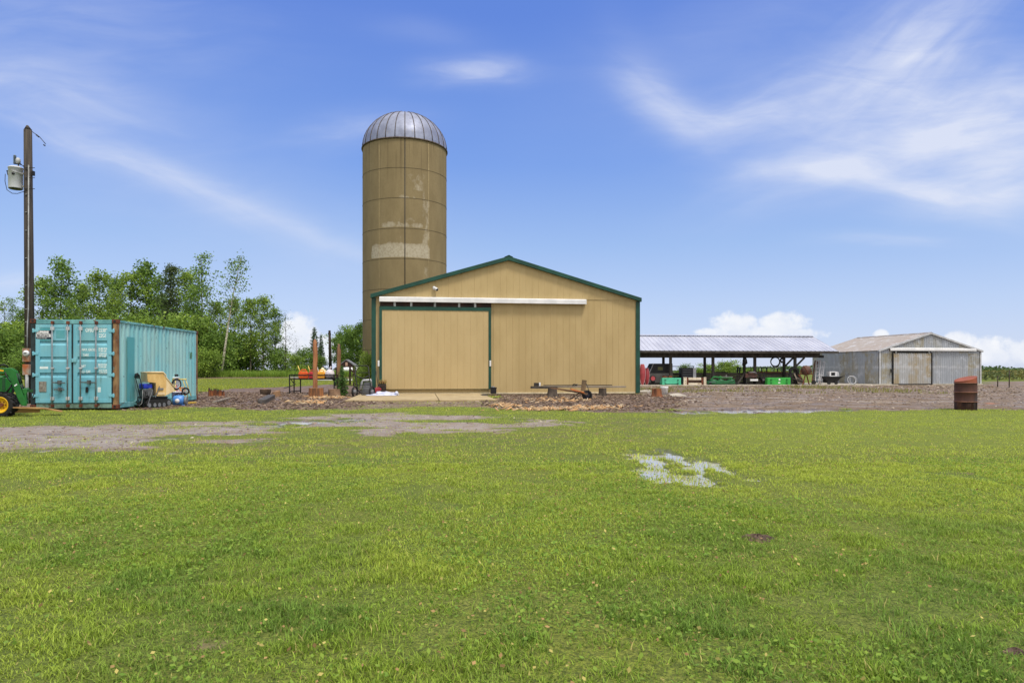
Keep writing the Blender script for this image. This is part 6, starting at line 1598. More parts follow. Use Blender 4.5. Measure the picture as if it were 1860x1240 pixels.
def hand_cart():
    Y = 29.4; a = at(650, HZ, Y); L = lambda px, py, d=0: (at(px, py, Y + d).x - a.x, d, at(px, py, Y + d).z)
    root = thing('hand_cart', 'tall black tubular hand cart leaning by the barn corner', 'hand cart', (a.x, Y, 0))
    q = MB(); q.tube([L(647, 664, .3), L(667.5, 664, .3), L(669.5, 667, .28), L(671, 686, .12), L(675, 712, -.0)], .022, 8); q.tube([L(646, 667, .3), L(645.5, 683, .1), L(650, 708, 0), L(658, 717, 0), L(668, 718, 0), L(675, 712, 0)], .022, 8); q.tube([L(646, 665.5, .3), L(647, 664, .3)], .022, 8)
    q.tube([L(645, 676.5, .2), L(670, 676.5, .2)], .013, 6)
    q.obj('frame', M_BLACK, root)
    q = MB(); q.tube([L(645.5, 681, .1), L(652, 685, .1), L(660, 687, .1), L(670, 682.5, .12)], .022, 8)
    for py in (699, 708.5, 711, 713.5): q.tube([L(649 + (py - 699) * .4, py), L(673, py)], .012, 6)
    q.obj('cross_bars', M_BLACK, root)
    for px, d in ((644.5, -.06), (676, .02)):
        c = Vector(L(px, 711, d)); c.z = .25; M = Matrix.Translation(c) @ Matrix.Rotation(R(72), 4, 'Z')
        t_ = MB().torus((0, 0, 0), .21, .038, 'y', 28, 8); t_.v = [tuple(M @ Vector(v)) for v in t_.v]; w = t_.obj('wheel', M_RUBBER, root)
        h = MB().lathe([(0, -.045), (.09, -.045), (.09, .045), (0, .045)], 18, M @ Matrix.Rotation(R(90), 4, 'X')); h.obj('hub', M_GREY, w)
    MB().tube([L(644.5, 711.5), L(676, 711.5)], .012, 6).obj('axle', M_GREY, root)
    # ribbed grey bin with pale rim behind
    Y2 = 30.2; b = at(667, HZ, Y2); r = thing('grey_bin', 'grey ribbed plastic bin with a pale handle rim behind the hand cart', 'bin', (b.x, Y2, 0)); L2 = lambda px, py: (at(px, py, Y2).x - b.x, at(px, py, Y2).z)
    x0, zt = L2(660, 694); x1, _ = L2(674, 694)
    q = MB(); q.prism([(x0 - .06, .0), (x1, 0), (x1, zt), (x0 + .06, zt)], -.12, .25, 'y')
    for k in range(7): q.b(x0 - .02, x1 + .01, -.14, -.12, .06 + k * .075, .10 + k * .075)
    q.obj('body', M_GREY, r, bevel=.01)
    MB().tube([(L2(656, 706)[0], -.16, L2(656, 706)[1]), (L2(659, 694)[0], -.16, L2(659, 694)[1]), (L2(661, 690.5)[0], -.16, L2(661, 690.5)[1]), (L2(675, 689.5)[0], -.16, L2(675, 689.5)[1]), (L2(675.5, 693)[0], -.16, L2(675, 693)[1])], .045, 8).obj('rim', M_LGREY, r)
hand_cart()

def doorstep():
    M = BARN.M; f = BARN
    # white plastic sheet crumpled on the apron's left end
    c = G(695, 717.5, .1); root = thing('plastic_sheet', 'crumpled white plastic sheeting heaped on the concrete apron', 'sheet', (c.x, c.y, .1), .1)
    n, m_ = 36, 16; vs = []; fs = []
    for j in range(m_ + 1):
        for i in range(n + 1):
            u, v = i / n, j / m_; x = (u - .5) * 1.35; y = (v - .5) * 1.5
            e = max(0, 1 - abs(2 * u - 1) ** 3) * max(0, 1 - abs(2 * v - 1) ** 3)
            vs.append((x + .05 * math.sin(9 * v + 3 * u), y + .06 * math.sin(11 * u), .012 + e * (.05 + .11 * float(fbm(np.array([u * 7.]), np.array([v * 5.]), 3)[0])) * (.6 + .7 * (u > .35))))
    for j in range(m_):
        for i in range(n): k = j * (n + 1) + i; fs.append((k, k + 1, k + n + 2, k + n + 1))
    o = MB().add(vs, fs, False).obj('sheet', pm('sheet_white', S(206, 208, 222), S(170, 176, 202), 6, .4), root)
    MB().ball((.62, -.4, .09), .09, .1, .09, 12, 8, .3).obj('rolled_end', pm('sheet_white', S(226, 226, 236)), root)
    p = G(674, 716, .1); o = MB().prism([(-.30, 0), (.16, -.05), (.32, .35), (-.14, .5)], .0, .03, 'z').obj('foam_board', M_WHITE, None, loc=(p.x, p.y, .10)); tag(o, 'flat white foam board on the left end of the apron', 'board')
    p = G(688, 717.5, .1); o = MB().prism([(-.2, 0), (.35, -.05), (.38, .12), (-.14, .2)], .0, .02, 'z').obj('blue_cloth', pm('blue_cloth', S(96, 130, 176), S(70, 100, 150), 6, .8), None, loc=(p.x, p.y, .10)); tag(o, 'folded blue cloth under the edge of the white sheeting', 'cloth')
    p = G(682.5, 716, .1); r = thing('red_chainsaw', 'dark red garden tool lying tilted on the white foam board', 'garden tool', (p.x, p.y + .15, .13), R(35))
    MB().prism([(-.18, .0), (.1, .02), (.22, .2), (.1, .3), (-.1, .22)], -.09, .09, 'y').obj('housing', pm('tool_red', S(150, 44, 50), S(116, 36, 40), 6, .5), r, bevel=.02); MB().tube([(.05, 0, .28), (.2, 0, .36), (.28, 0, .22)], .018, 6).obj('handle', M_BLACK, r); MB().b(-.42, -.16, -.015, .015, .0, .06).obj('blade', M_GREY, r)
    # dark planter box with dry plants
    x, z = f.lp(694.5, 703, -.45); root = thing('planter_box', 'black slatted planter box with dry plants at the left of the barn door', 'planter', f.M @ Vector((x, -.45, .10)), BTH)
    z0 = .1; zt = f.lp(694, 697.5, -.5)[1] - .1
    MB().b(-.17, .17, -.16, .16, zt * .2, zt).b(-.15, .15, -.14, .14, 0, zt * .2).obj('box', M_BLACK, root, bevel=.01)
    q = MB()
    for k in range(3): q.b(-.18, .18, -.175, -.16, zt * (.3 + .24 * k), zt * (.42 + .24 * k))
    q.obj('slats', pm('planter_slat', S(64, 50, 44), None, 4, .8), root)
    q = MB(); rr = random.Random(4)
    for k in range(34):
        xx, yy = rr.uniform(-.14, .14), rr.uniform(-.12, .12); q.tube([(xx, yy, zt - .02), (xx + rr.uniform(-.04, .04), yy, zt + rr.uniform(.05, .14)), (xx + rr.uniform(-.08, .08), yy, zt + rr.uniform(.08, .24))], [.012, .02, .004], 4)
    q.obj('dry_plants', pm('dry_plant', S(150, 92, 70), S(128, 134, 62), 12, .9), root)
    a, b_ = f.lp(683, 673, -.12), f.lp(688, 697, -.35)
    o = MB().tube([f.M @ Vector((a[0], -.1, a[1])), f.M @ Vector((b_[0] + .02, -.3, .12))], .014, 6).obj('stick', M_DARKWOOD, None); tag(o, 'thin dark stick leaning between the corner trim and the door', 'stick')
    x, z = f.lp(896.5, 713, -.6); root = thing('plant_pot', 'square black plastic pot at the right corner of the apron', 'pot', f.M @ Vector((x - .02, -.7, .097)), BTH)
    MB().b(-.13, .13, -.13, .13, 0, .26).obj('pot', M_BLACK, root, bevel=.012); MB().b(-.145, .145, -.145, .145, .24, .29).obj('pot_rim', M_RUBBER, root, bevel=.008); MB().ball((-.02, 0, .29), .11, .11, .05, 10, 6, .4).obj('soil', M_GREY, root)
    p = G(880, 717.5, .1); M_ = G(880, 720.5, .1); o = MB().b(-.115, .115, -.55, .75, 0, .018).obj('doormat', pm('mat_dark', S(72, 66, 60), S(52, 48, 44), 12, .9, bump=.4), None, bevel=.005); o.location = (p.x, p.y, .097); o.rotation_euler[2] = BTH; tag(o, 'small dark doormat on the concrete apron', 'doormat')
doorstep()

def bench():
    # planks laid across two stumps
    f = BARN; L = lambda px, py, yl: Vector((f.lp(px, py, yl)[0], yl, f.lp(px, py, yl)[1]))
    def plank(name, lab, a, b_, w, h, mat, dz=0):
        A, B = f.M @ a, f.M @ b_; o = MB().beam(A, B, w, h).obj(name, mat, None, bevel=.006); tag(o, lab, 'plank'); return o
    plank('plank', 'long pale plank lying across the two dark stumps', L(984, 702, -1.6), L(1136, 702.2, -1.6), .26, .07, M_GREYWOOD)
    plank('plank', 'short dark plank under the left end of the long pale one', L(964, 703.2, -1.72), L(1012, 703.6, -1.72), .2, .1, M_DARKWOOD)
    plank('thin_pipe', 'thin dark pipe on top of the long pale plank', L(987, 699.6, -1.5), L(1112, 699.2, -1.5), .035, .035, M_BLACK)
    a = f.M @ L(974, 701, -1.7); r = thing('junction_box', 'small dark box with a white end on the left end of the planks', 'box', a, BTH); MB().b(-.1, .1, -.08, .08, 0, .15).obj('box', M_DARKWOOD, r, bevel=.01); MB().b(.12, .19, -.06, .06, .0, .16).b(.1, .12, -.03, .03, .04, .1).obj('white_end', M_WHITE, r, bevel=.01)
    a = f.M @ L(1044, 700.8, -1.62); r = thing('clamp', 'small dark clamp lying on the long pale plank', 'clamp', a, BTH); MB().b(-.12, .1, -.04, .04, 0, .05).tube([(-.1, 0, .05), (-.02, 0, .09), (.08, 0, .05), (.1, 0, .1)], .02, 6).obj('jaw', M_BLACK, r); MB().tube([(.08, 0, .09), (.16, 0, .09)], .012, 6).obj('screw', M_GREY, r)
    # old wooden wheelbarrow
    Y = 27.2; o_ = G(1066, 727.3); Y = o_.y; P = lambda px, py, d=0: Vector((at(px, py, Y + d).x - o_.x, d, at(px, py, Y + d).z))
    root = thing('wheelbarrow', 'old wooden wheelbarrow with a rusty orange tray and dark wheel', 'wheelbarrow', (o_.x, Y, 0))
    c = P(1066.5, 717.8); M = Matrix.Translation(c) @ Matrix.Rotation(R(14), 4, 'Z')
    t_ = MB().lathe([(.13, -.045), (.185, -.05), (.205, -.02), (.205, .02), (.185, .05), (.13, .045)], 28, M @ Matrix.Rotation(R(90), 4, 'X')); w = t_.obj('wheel', M_RUBBER, root)
    MB().lathe([(0, -.04), (.06, -.04), (.135, -.012), (.135, .012), (.06, .04), (0, .04)], 24, M @ Matrix.Rotation(R(90), 4, 'X')).obj('rim', pm('rim_blue_black', S(48, 50, 66), S(34, 34, 42), 6, .5), w)
    wood = pm('barrow_wood', S(126, 98, 70), S(84, 64, 48), 3, .8, st=(.5, 2, 2))
    for d0, d1 in ((-.30, -.12), (.34, .14)): MB().beam(P(1000, 703.6, d0), P(1067, 715.5, d1), .05, .06).obj('handle', wood, root)
    q = MB(); a, b_ = P(1006, 704.6, -.34), P(1056, 711.2, -.24)
    q.add([a, b_, b_ + Vector((0, .42, 0)), a + Vector((0, .58, 0)), a - Vector((0, 0, .03)), b_ - Vector((0, 0, .03)), b_ + Vector((0, .42, -.03)), a + Vector((0, .58, -.03))], [(0, 1, 2, 3), (7, 6, 5, 4), (0, 4, 5, 1), (1, 5, 6, 2), (2, 6, 7, 3), (3, 7, 4, 0)])
    q.obj('tray', pm('barrow_tray', S(128, 92, 64), S(92, 66, 50), 3, .7, st=(.6, 2, 2)), root)
    q = MB(); a, b_ = P(1038, 705.4, -.26), P(1061.5, 712, -.2)
    q.add([a, b_, b_ + Vector((0, .44, 0)), a + Vector((0, .54, 0)), a - Vector((0, 0, .05)), b_ - Vector((0, 0, .04)), b_ + Vector((0, .44, -.04)), a + Vector((0, .54, -.05))], [(0, 1, 2, 3), (7, 6, 5, 4), (0, 4, 5, 1), (1, 5, 6, 2), (2, 6, 7, 3), (3, 7, 4, 0)])
    q.obj('tray_plate', pm('barrow_orange', S(206, 118, 58), S(160, 84, 48), 4, .7), root)
    q = MB(); q.beam(P(1059, 710, 0), P(1061.5, 690, 0), .18, .04, up=(0, 1, 0)); q.v = q.v; q.obj('front_board', pm('front_board', S(122, 104, 78), S(92, 78, 60), 3, .85), root)
    q = MB(); q.beam(P(1056, 710, -.2), P(1063, 690.5, -.2), .01, .01); 
    for d in (-.16, .2):
        MB().tube([P(1053, 712.5, d), P(1036, 725, d), P(1041, 726, d), P(1060, 713, d)], .014, 6).obj('leg', M_BLACK, root)
    MB().tube([P(1064, 694, 0), P(1071, 712, -.05), P(1066.5, 717.8, -.06)], .012, 6).obj('strut', M_BLACK, root)
bench()

def bucket():
    p = G(1206.5, 718.2); k = p.y / F; r = thing('plastic_bucket', 'white plastic bucket standing beside the reddish stump', 'bucket', p)
    h = 16.3 * k
    MB().lathe([(0, 0), (5.2 * k, 0), (6.4 * k, h * .8), (7.0 * k, h * .82), (7.2 * k, h), (6.6 * k, h), (6.2 * k, h * .8), (5 * k, .03), (0, .03)], 24).obj('body', M_WHITE, r); MB().torus((0, 0, h), 6.9 * k, .012, 'z').obj('rim', M_WHITE, r)
    MB().torus((0, 0, h * .84), 7.25 * k, .006, 'x', 20, 5, (PI * 1.0, PI * 2.0)).obj('bail_handle', M_CHROME, r)
bucket()

def barrel():
    p = G(1760, 745.5); k = p.y / F; r_ = 17.9 * k; h = 50.5 * k; p.y += r_ * .5
    root = thing('burn_barrel', 'rusty steel burn barrel with its slanted lid askew on top', 'barrel', p, R(10))
    mb = pm('barrel_rust', S(82, 52, 44), S(56, 40, 38), 2.2, .85, bump=.3, st=(1, 1, .6), spot=[(S(58, 46, 46), 2.4, .55, (1, 1, .5)), (S(124, 76, 56), 5, .66, (1, 1, .7))])
    prof = [(r_ * .97, 0), (r_, .01), (r_, h * .32)]
    for z in (.32, .66): prof += [(r_ * 1.0, h * (z - .015)), (r_ * 1.035, h * z), (r_ * 1.0, h * (z + .015))]
    prof += [(r_, h * .98), (r_ * 1.03, h), (r_ * .96, h), (r_ * .95, .03), (0, .03)]
    body = MB().lathe(prof, 36, Matrix.Identity(4)).obj('body', mb, root)
    for z in (.32, .66, .995): MB().torus((0, 0, h * z), r_ * 1.03, .009, 'z', 36, 6).obj('hoop', pm('hoop_rust', S(150, 104, 84), S(120, 80, 64), 5, .7), body)
    # half drum section standing slanted in the mouth
    n = 36; vs = []; fs = []
    for j in range(n):
        a = 2 * PI * j / n; x, y = r_ * .99 * math.cos(a), r_ * .99 * math.sin(a)
        vs += [(x, y, h * .97), (x * 1.0, y * 1.0, h + 9.5 * k + 5 * k * math.cos(a) - 2 * k)]
    for j in range(n): j2 = (j + 1) % n; fs.append((2 * j, 2 * j2, 2 * j2 + 1, 2 * j + 1))
    MB().add(vs, fs, True).obj('lid_ring', pm('lid_rust', S(148, 82, 60), S(122, 66, 48), 3, .8, bump=.2), root)
    MB().add([vs[2 * j + 1] for j in range(n)], [tuple(range(n))]).obj('lid', pm('lid_rust', S(168, 92, 66)), root)
barrel()
p = G(1804, 735); o = MB().prism([(-.2, 0), (.2, -.04), (.22, .4), (-.1, .3)], 0, .02, 'z').obj('clay_sheet', pm('clay', S(190, 128, 96), S(166, 108, 80), 5, .8), None, loc=(p.x, p.y, .02)); tag(o, 'flat orange sheet lying on the ground right of the burn barrel', 'sheet')
for px, pb, pt, lab in ((1833, 704, 672, 'taller fence post at the field edge near the right border'), (1812, 703, 682, 'shorter thin fence post at the field edge left of the taller one')):
    p = G(px, pb); r = thing('fence_post', lab, 'fence post', p, 0, 'field edge fence posts'); k = p.y / F; MB().tube([(0, 0, -.1), (.02, 0, (pb - pt) * k)], [.035, .03], 8).obj('post', DARKBARK, r); MB().tube([(0, -.06, (pb - pt) * k * .8), (0, .06, (pb - pt) * k * .8)], .01, 5).obj('wire_staple', M_CHROME, r)

# a mole hill in the lawn
def molehill(px, py, s, lab):
    p = G(px, py); m = MB(); n = 26; K = 8; vs = []; fs = []; rr = random.Random(int(px))
    for k in range(K + 1):
        t = k / K
        for j in range(n):
            a = 2 * PI * j / n; r = s * t * (1 + .25 * math.sin(3 * a + px) + .12 * rr.random()); vs.append((r * math.cos(a) * 1.5, r * math.sin(a), (.05 * s / .11) * (1 - t ** 2.2) * (.7 + .6 * rr.random()) - .004))
    for k in range(K):
        for j in range(n): j2 = (j + 1) % n; fs.append((k * n + j, k * n + j2, (k + 1) * n + j2, (k + 1) * n + j))
    o = m.add(vs, fs, False).obj('mole_hill', pm('mole_earth', S(98, 80, 68), S(70, 56, 48), 16, .95, bump=.8, bsc=50), None, loc=(p.x, p.y, .015)); tag(o, lab, 'earth mound')
molehill(1376, 984, .085, 'dark earth mole hill in the middle of the lawn')
molehill(1845, 1190, .038, 'small brown earth clod near the right bottom corner')
# ------------------------------------------------------------------ things stored in and beside the open shed
def shed_things():
    f = OPEN; FZ = .08
    def place(name, lab, cat, px, yl, z=FZ, rz=OTH):
        x = f.lp(px, 690, yl)[0]; w = f.M @ Vector((x, yl, 0)); w.z = z
        r = thing(name, lab, cat, w, rz); L = lambda qx, qy, d=0: Vector((f.lp(qx, qy, yl + d)[0] - x, d, max(0.0, f.lp(qx, qy, yl + d)[1] - z)))
        return r, L
    red = pm('faded_red', S(176, 72, 78), S(150, 62, 68), 3, .5); redp = pm('pale_red_edge', S(206, 170, 172), S(190, 150, 156), 4, .5)
    # two hull shaped red shells on end
    for px, w, t, b_, lab in ((1167.5, 5.2, 661, 694, 'faded red hull shaped shell on end beside the barn corner'), (1175.5, 4.5, 668, 692, 'second red hull shaped shell leaning behind the first')):
        r, L = place('red_sled', lab, 'sled', px, -.1 if px < 1170 else .35); h = L(px, t).z; hw = L(px + w, 690).x
        vs = []; fs = []; K = 14; n = 10
        for k in range(K + 1):
            s_ = k / K; wd = hw * (max(.05, math.sin(PI * (.12 + .84 * (1 - s_)))) ** .7)
            for j in range(n + 1): a = PI * j / n; vs.append((wd * math.cos(a), -.22 * math.sin(a) * (wd / hw) + .1, h * s_ * (1) + 0))
        for k in range(K):
            for j in range(n): q = k * (n + 1) + j; fs.append((q, q + 1, q + n + 2, q + n + 1))
        MB().add(vs, fs, True).obj('hull', red, r)
        MB().tube([Vector(vs[k * (n + 1)]) for k in range(K + 1)], .035, 6).tube([Vector(vs[k * (n + 1) + n]) for k in range(K + 1)], .035, 6).obj('rim', redp, r)
    r, L = place('red_reel', 'round red reel with a dark stand right of the red shells', 'reel', 1185.5, -.2); c = L(1185.5, 687)
    MB().tube([c + Vector((0, -.1, 0)), c + Vector((0, .1, 0))], .17, 18).obj('drum', red, r); MB().torus(tuple(c + Vector((0, -.1, 0))), .2, .02, 'y').torus(tuple(c + Vector((0, .1, 0))), .2, .02, 'y').obj('flange', M_BLACK, r); MB().beam(c, (c.x - .2, 0, 0), .04, .04).beam(c, (c.x + .2, 0, 0), .04, .04).obj('stand', M_BLACK, r)
    # box trailer with dark canopy
    r, L = place('box_trailer', 'grey box trailer with a black canopy and a yellowish window', 'trailer', 1196, 1.0); a, b_ = L(1179, 695), L(1222, 677.5); t = L(1196, 660)
    MB().b(a.x, b_.x, 0, 1.1, .12, b_.z).obj('box', pm('trailer_grey', S(120, 118, 114), S(100, 98, 94), 2, .6), r, bevel=.02)
    MB().prism([(a.x - .05, b_.z), (b_.x, b_.z), (b_.x, t.z), (a.x + .32, t.z)], .02, 1.08, 'y').obj('canopy', M_BLACK, r, bevel=.02)
    MB().b(L(1195, 670).x, L(1204, 670).x, .005, .02, L(1195, 672).z, L(1195, 666).z).obj('window', pm('yellow_window', S(104, 104, 58), S(78, 80, 46), 4, .3), r)
    MB().beam(L(1179.5, 677, -.01), (a.x + .34, -.01, t.z), .05, .04).obj('corner_strip', M_LGREY, r)
    for x in (a.x + .3, b_.x - .3): MB().tube([(x, -.06, .16), (x, .06, .16)], .16, 18).obj('wheel', M_RUBBER, r)
    # rusty iron on the mint bucket, mint bucket
    g1 = pm('mint', S(92, 196, 160), S(72, 176, 142), 3, .5, spot=[(S(90, 130, 110), 6, .66, (1, 1, 1))])
    def loader_bucket(lab, px0, px1, pyt, pyb, yl, mat, notch=False, logo=False):
        r, L = place('loader_bucket', lab, 'loader bucket', (px0 + px1) / 2, yl); a, b_ = L(px0, pyt), L(px1, pyb); W = b_.x - a.x; h = a.z
        # back plate faces the yard
        q = MB(); q.b(a.x, b_.x, 0, .03, .08 if notch else 0, h); q.b(a.x, b_.x, .03, .62, .0, .03)
        q.prism([(.03, .03), (.66, .03), (.3, h), (.03, h)], a.x, a.x + .025, 'x'); q.prism([(.03, .03), (.66, .03), (.3, h), (.03, h)], b_.x - .025, b_.x, 'x'); q.b(a.x, b_.x, .03, .2, h - .03, h)
        if notch: q.b(a.x, a.x + .22, -.02, .0, 0, .12); q.b(b_.x - .22, b_.x, -.02, 0, 0, .12)
        o = q.obj('shell', mat, r, bevel=.012)
        for x in (a.x + W * .16, b_.x - W * .16): MB().b(x - .05, x + .05, -.07, -.0, h * .62, h * .8).b(x - .05, x + .05, -.07, -.0, h * .16, h * .3).obj('hook_lug', pm('lug_' + mat.name, tuple(S(40, 120, 60)) if logo else S(60, 130, 108), None, 4, .5), r)
        MB().b(a.x - .01, b_.x + .01, .60, .70, .0, .035).obj('cutting_edge', M_GREY, r)
        if logo:
            MB().lathe([(0, 0), (.075, 0), (.075, .004), (0, .004)], 18, Matrix.Translation((W * .02, -.001, h * .68)) @ Matrix.Rotation(R(90), 4, 'X')).obj('round_decal', M_WHITE, r); MB().b(-.07, .1, -.004, -.001, h * .2, h * .36).obj('decal', M_WHITE, r)
    loader_bucket('mint green loader bucket on the shed floor', 1203, 1237, 686, 698, -.35, g1, True)
    loader_bucket('bright green loader bucket with two white decals', 1394, 1436, 685.5, 699.5, -.45, pm('bright_green', S(62, 168, 72), S(48, 150, 60), 3, .42), False, True)
    r, L = place('rusty_drill', 'rusty brown machine part lying on top of the mint bucket', 'machine part', 1213, -.25, FZ + .50); 
    MB().tube([(-.4, .1, .06), (.42, .1, .09)], .05, 10).b(-.38, -.1, 0, .22, .0, .15).b(.1, .34, .02, .2, .03, .2).obj('housing', M_RUST, r, bevel=.01); MB().tube([(-.35, .05, .15), (-.15, .05, .24), (.2, .05, .17), (.44, .05, .24)], .025, 6).obj('pipe', M_BLACK, r)
    # tool chest with drawers
    r, L = place('tool_chest', 'black drawer chest with a pale grey side', 'tool chest', 1249, .6); a, b_ = L(1238, 667.5), L(1259, 690)
    MB().b(a.x, b_.x, 0.02, .6, .05, a.z).obj('cabinet', M_BLACK, r, bevel=.012); nz = 6
    for k in range(nz):
        z0 = .12 + (a.z - .18) * k / nz; d = MB().b(a.x + .03, b_.x - .03, -.01, .02, z0, z0 + (a.z - .18) / nz - .025).obj('drawer', pm('drawer_dark', S(44, 46, 54), S(34, 35, 42), 4, .35), r, bevel=.006); MB().b(a.x + .12, b_.x - .12, -.026, -.01, z0 + .075, z0 + .095).obj('handle', M_GREY, d)
    c = L(1264.5, 668.5); MB().b(b_.x + .005, c.x, .0, .6, .05, c.z + .02).obj('side_panel', M_LGREY, r)
    # low rail with wheels behind
    r, L = place('work_bar', 'thin dark rail standing across behind the tool chest', 'rail', 1240, 1.3); a, b_ = L(1220, 665.2), L(1261, 665.2)
    MB().beam(a, b_, .05, .05).obj('bar', M_BLACK, r); MB().beam((a.x + .05, 0, a.z), (a.x + .05, 0, 0), .04, .04).obj('upright', M_BLACK, r); MB().beam((b_.x - .05, 0, a.z), (b_.x - .05, 0, 0), .04, .04).obj('upright', M_BLACK, r)
    # cream attachment frame
    cr = pm('cream_paint', S(226, 216, 196), S(196, 182, 158), 4, .6, spot=[(S(120, 80, 56), 6, .62, (1, 1, 1))])
    r, L = place('hitch_frame', 'cream painted hitch frame with dark brown uprights', 'hitch frame', 1262, -.4); a, b_ = L(1242, 685), L(1283, 698)
    for s, x0, x1 in ((0, L(1242, 690).x, L(1247.5, 690).x), (1, L(1278.5, 690).x, L(1283, 690).x)):
        p_ = MB().b(x0, x1, 0, .12, 0, a.z).obj('end_plate', cr, r, bevel=.01)
        q = MB()
        for k in range(3): q.tube([((x0 + x1) / 2, -.004, .1 + .2 * k), ((x0 + x1) / 2, .02, .1 + .2 * k)], .028, 8)
        q.obj('hole', M_BLACK, p_)
    for pa, pb in ((1247.8, 1250.5), (1274.5, 1278)): MB().b(L(pa, 690).x, L(pb, 690).x, .02, .2, 0, a.z - .02).obj('upright', M_RUST, r)
    MB().b(L(1251, 690).x, L(1274, 690).x, .03, .12, L(1251, 690).z, L(1251, 685.5).z).obj('top_bar', cr, r, bevel=.008); MB().b(L(1250, 690).x, L(1275, 690).x, .03, .12, .01, .14).obj('bottom_bar', cr, r, bevel=.008)
    MB().b(L(1250, 690).x, L(1275, 690).x, .14, .2, .14, L(1251, 690).z).obj('back_plate', pm('frame_brown', S(92, 74, 62), None, 4, .7), r)
    # green rotary mower deck
    dg = pm('deck_green', S(36, 104, 62), S(24, 78, 46), 3, .45)
    r, L = place('mower_deck', 'dark green rotary mower deck with belt covers and wheels', 'mower deck', 1312, -.3); a, b_ = L(1286, 692), L(1340, 698.5)
    q = MB(); q.prism([(a.x, .05), (b_.x, .05), (b_.x + .02, .12), (b_.x - .25, .22), (L(1328, 690).x, .3), (L(1296, 690).x, .3), (a.x - .03, .2)], 0, 1.0, 'y'); q.obj('deck', dg, r, bevel=.03)
    for px, rr in ((1298, .28), (1312, .24), (1331, .3)):
        c = L(px, 690); MB().lathe([(rr, 0), (rr, .06), (rr * .8, .12), (0, .13)], 20, Matrix.Translation((c.x, .35, .28))).obj('belt_cover', dg, r)
    q = MB(); q.beam(L(1296, 684, .3), L(1330, 686, .3), .06, .1); q.beam(L(1308, 682.5, .4), L(1308, 692, .4), .16, .12); q.beam(L(1324, 684, .3), L(1334, 693, .3), .05, .07); q.beam(L(1296, 684, .3), L(1289, 692, .3), .05, .07); q.obj('lift_frame', pm('lift_green', S(52, 136, 70), S(40, 112, 58), 3, .45), r)
    MB().tube([L(1308, 684, .3), L(1331, 684.5, .2)], .02, 6).tube([L(1318, 682.5, .3), L(1320, 681.5, .3)], .03, 6).obj('lift_rod', M_CHROME, r)
    for px in (1290, 1338): c = L(px, 695); MB().tube([(c.x, -.06, .1), (c.x, .04, .1)], .1, 16).obj('gauge_wheel', M_BLACK, r)
    MB().b(L(1287, 690).x, L(1300, 690).x, -.02, .3, .2, .24).obj('skirt_plate', pm('skirt_grey', S(110, 136, 130), S(80, 108, 104), 5, .5), r)
    # rusty engine on a stand with a white box
    r, L = place('engine_stand', 'dark rusty engine on a stand behind the leaning brace', 'engine', 1364, .1); a = L(1356, 676)
    MB().b(L(1355, 680).x, L(1377, 680).x, .1, .6, L(1360, 686).z, L(1360, 678).z).tube([L(1358, 677.5, .2), L(1372, 678, .2)], .15, 12).obj('engine', pm('engine_rust', S(84, 54, 46), S(44, 38, 38), 6, .7), r, bevel=.02)
    for px in (1357, 1375): x = L(px, 690).x; MB().b(x - .03, x + .03, .1, .5, 0, L(px, 686).z).obj('leg', M_BLACK, r)
    MB().b(L(1363, 690).x, L(1377, 690).x, 0, .1, L(1363, 691.8).z, L(1363, 688.2).z).obj('white_tray', M_WHITE, r, bevel=.01); MB().tube([L(1362, 676.5, .1), L(1370, 675.5, .1), L(1374, 678, .1)], .05, 8).obj('exhaust', M_GREY, r)
    r, L = place('rotary_tiller', 'black rotary tiller left of the bright green bucket', 'tiller', 1388, .1); 
    MB().tube([L(1383, 692), L(1394, 692)], .2, 14).b(-.25, .3, 0, .4, .4, .55).obj('hood', M_BLACK, r, bevel=.02); q = MB()
    for k in range(12): a_ = k * .55; q.beam((-.25 + k * .05, 0, .24), (-.25 + k * .05, .26 * math.cos(a_), .24 + .24 * math.sin(a_)), .03, .03)
    q.obj('tines', M_RUST, r); MB().beam((.05, .2, .5), (.12, .2, .95), .05, .05).obj('mast', M_BLACK, r)
    # long red implement behind
    r, L = place('red_implement', 'long faded red farm implement beam behind the shed', 'farm implement', 1404, 3.2); a, b_ = L(1377, 675), L(1432, 680)
    MB().b(a.x, b_.x, 0, .3, b_.z, a.z).obj('beam', pm('implement_red', S(148, 66, 50), S(120, 60, 48), 3, .7), r, bevel=.02)
    for px in (1382, 1404, 1428): x = L(px, 690).x; MB().b(x - .06, x + .06, .05, .25, 0, b_.z).obj('leg', M_RUST, r)
    for px, t in ((1385, 667.5), (1394, 669), (1414, 668)): x = L(px, 690).x; MB().b(x - .03, x + .03, .1, .18, a.z, L(px, t).z).obj('upright', M_BLACK, r)
    r, L = place('pipe_gate', 'low grey pipe gate beyond the back posts', 'gate', 1386, 4.5); a, b_ = L(1350, 667), L(1420, 667.5)
    q = MB(); q.tube([a, b_], .03, 6); q.tube([(a.x, 0, a.z - .4), (b_.x, 0, b_.z - .4)], .03, 6); q.obj('rails', M_GREY, r)
    for k in range(6): x = a.x + (b_.x - a.x) * k / 5; MB().tube([(x, 0, 0), (x, 0, a.z)], .03, 6).obj('stile', M_GREY, r)
    for px, t, lab in ((1339, 666, 'left of two dark uprights seen beside the third shed bay'), (1343, 667, 'right of two dark uprights seen beside the third shed bay')):
        r, L = place('old_post', lab, 'post', px, 4.0); h = L(px, t).z; MB().beam((-.05, 0, 0), (.05, 0, h), .1, .1).obj('shaft', M_BLACK, r); MB().b(-.04, .14, -.05, .05, h - .06, h).obj('post_cap', M_DARKWOOD, r)
    r, L = place('plank_stack', 'dark flat plank stack resting on the low wall', 'plank stack', 1309, 2.65, f.lp(1309, 677.5, 2.65)[1]); q = MB(); x0, x1 = L(1297, 677).x, L(1321, 677).x
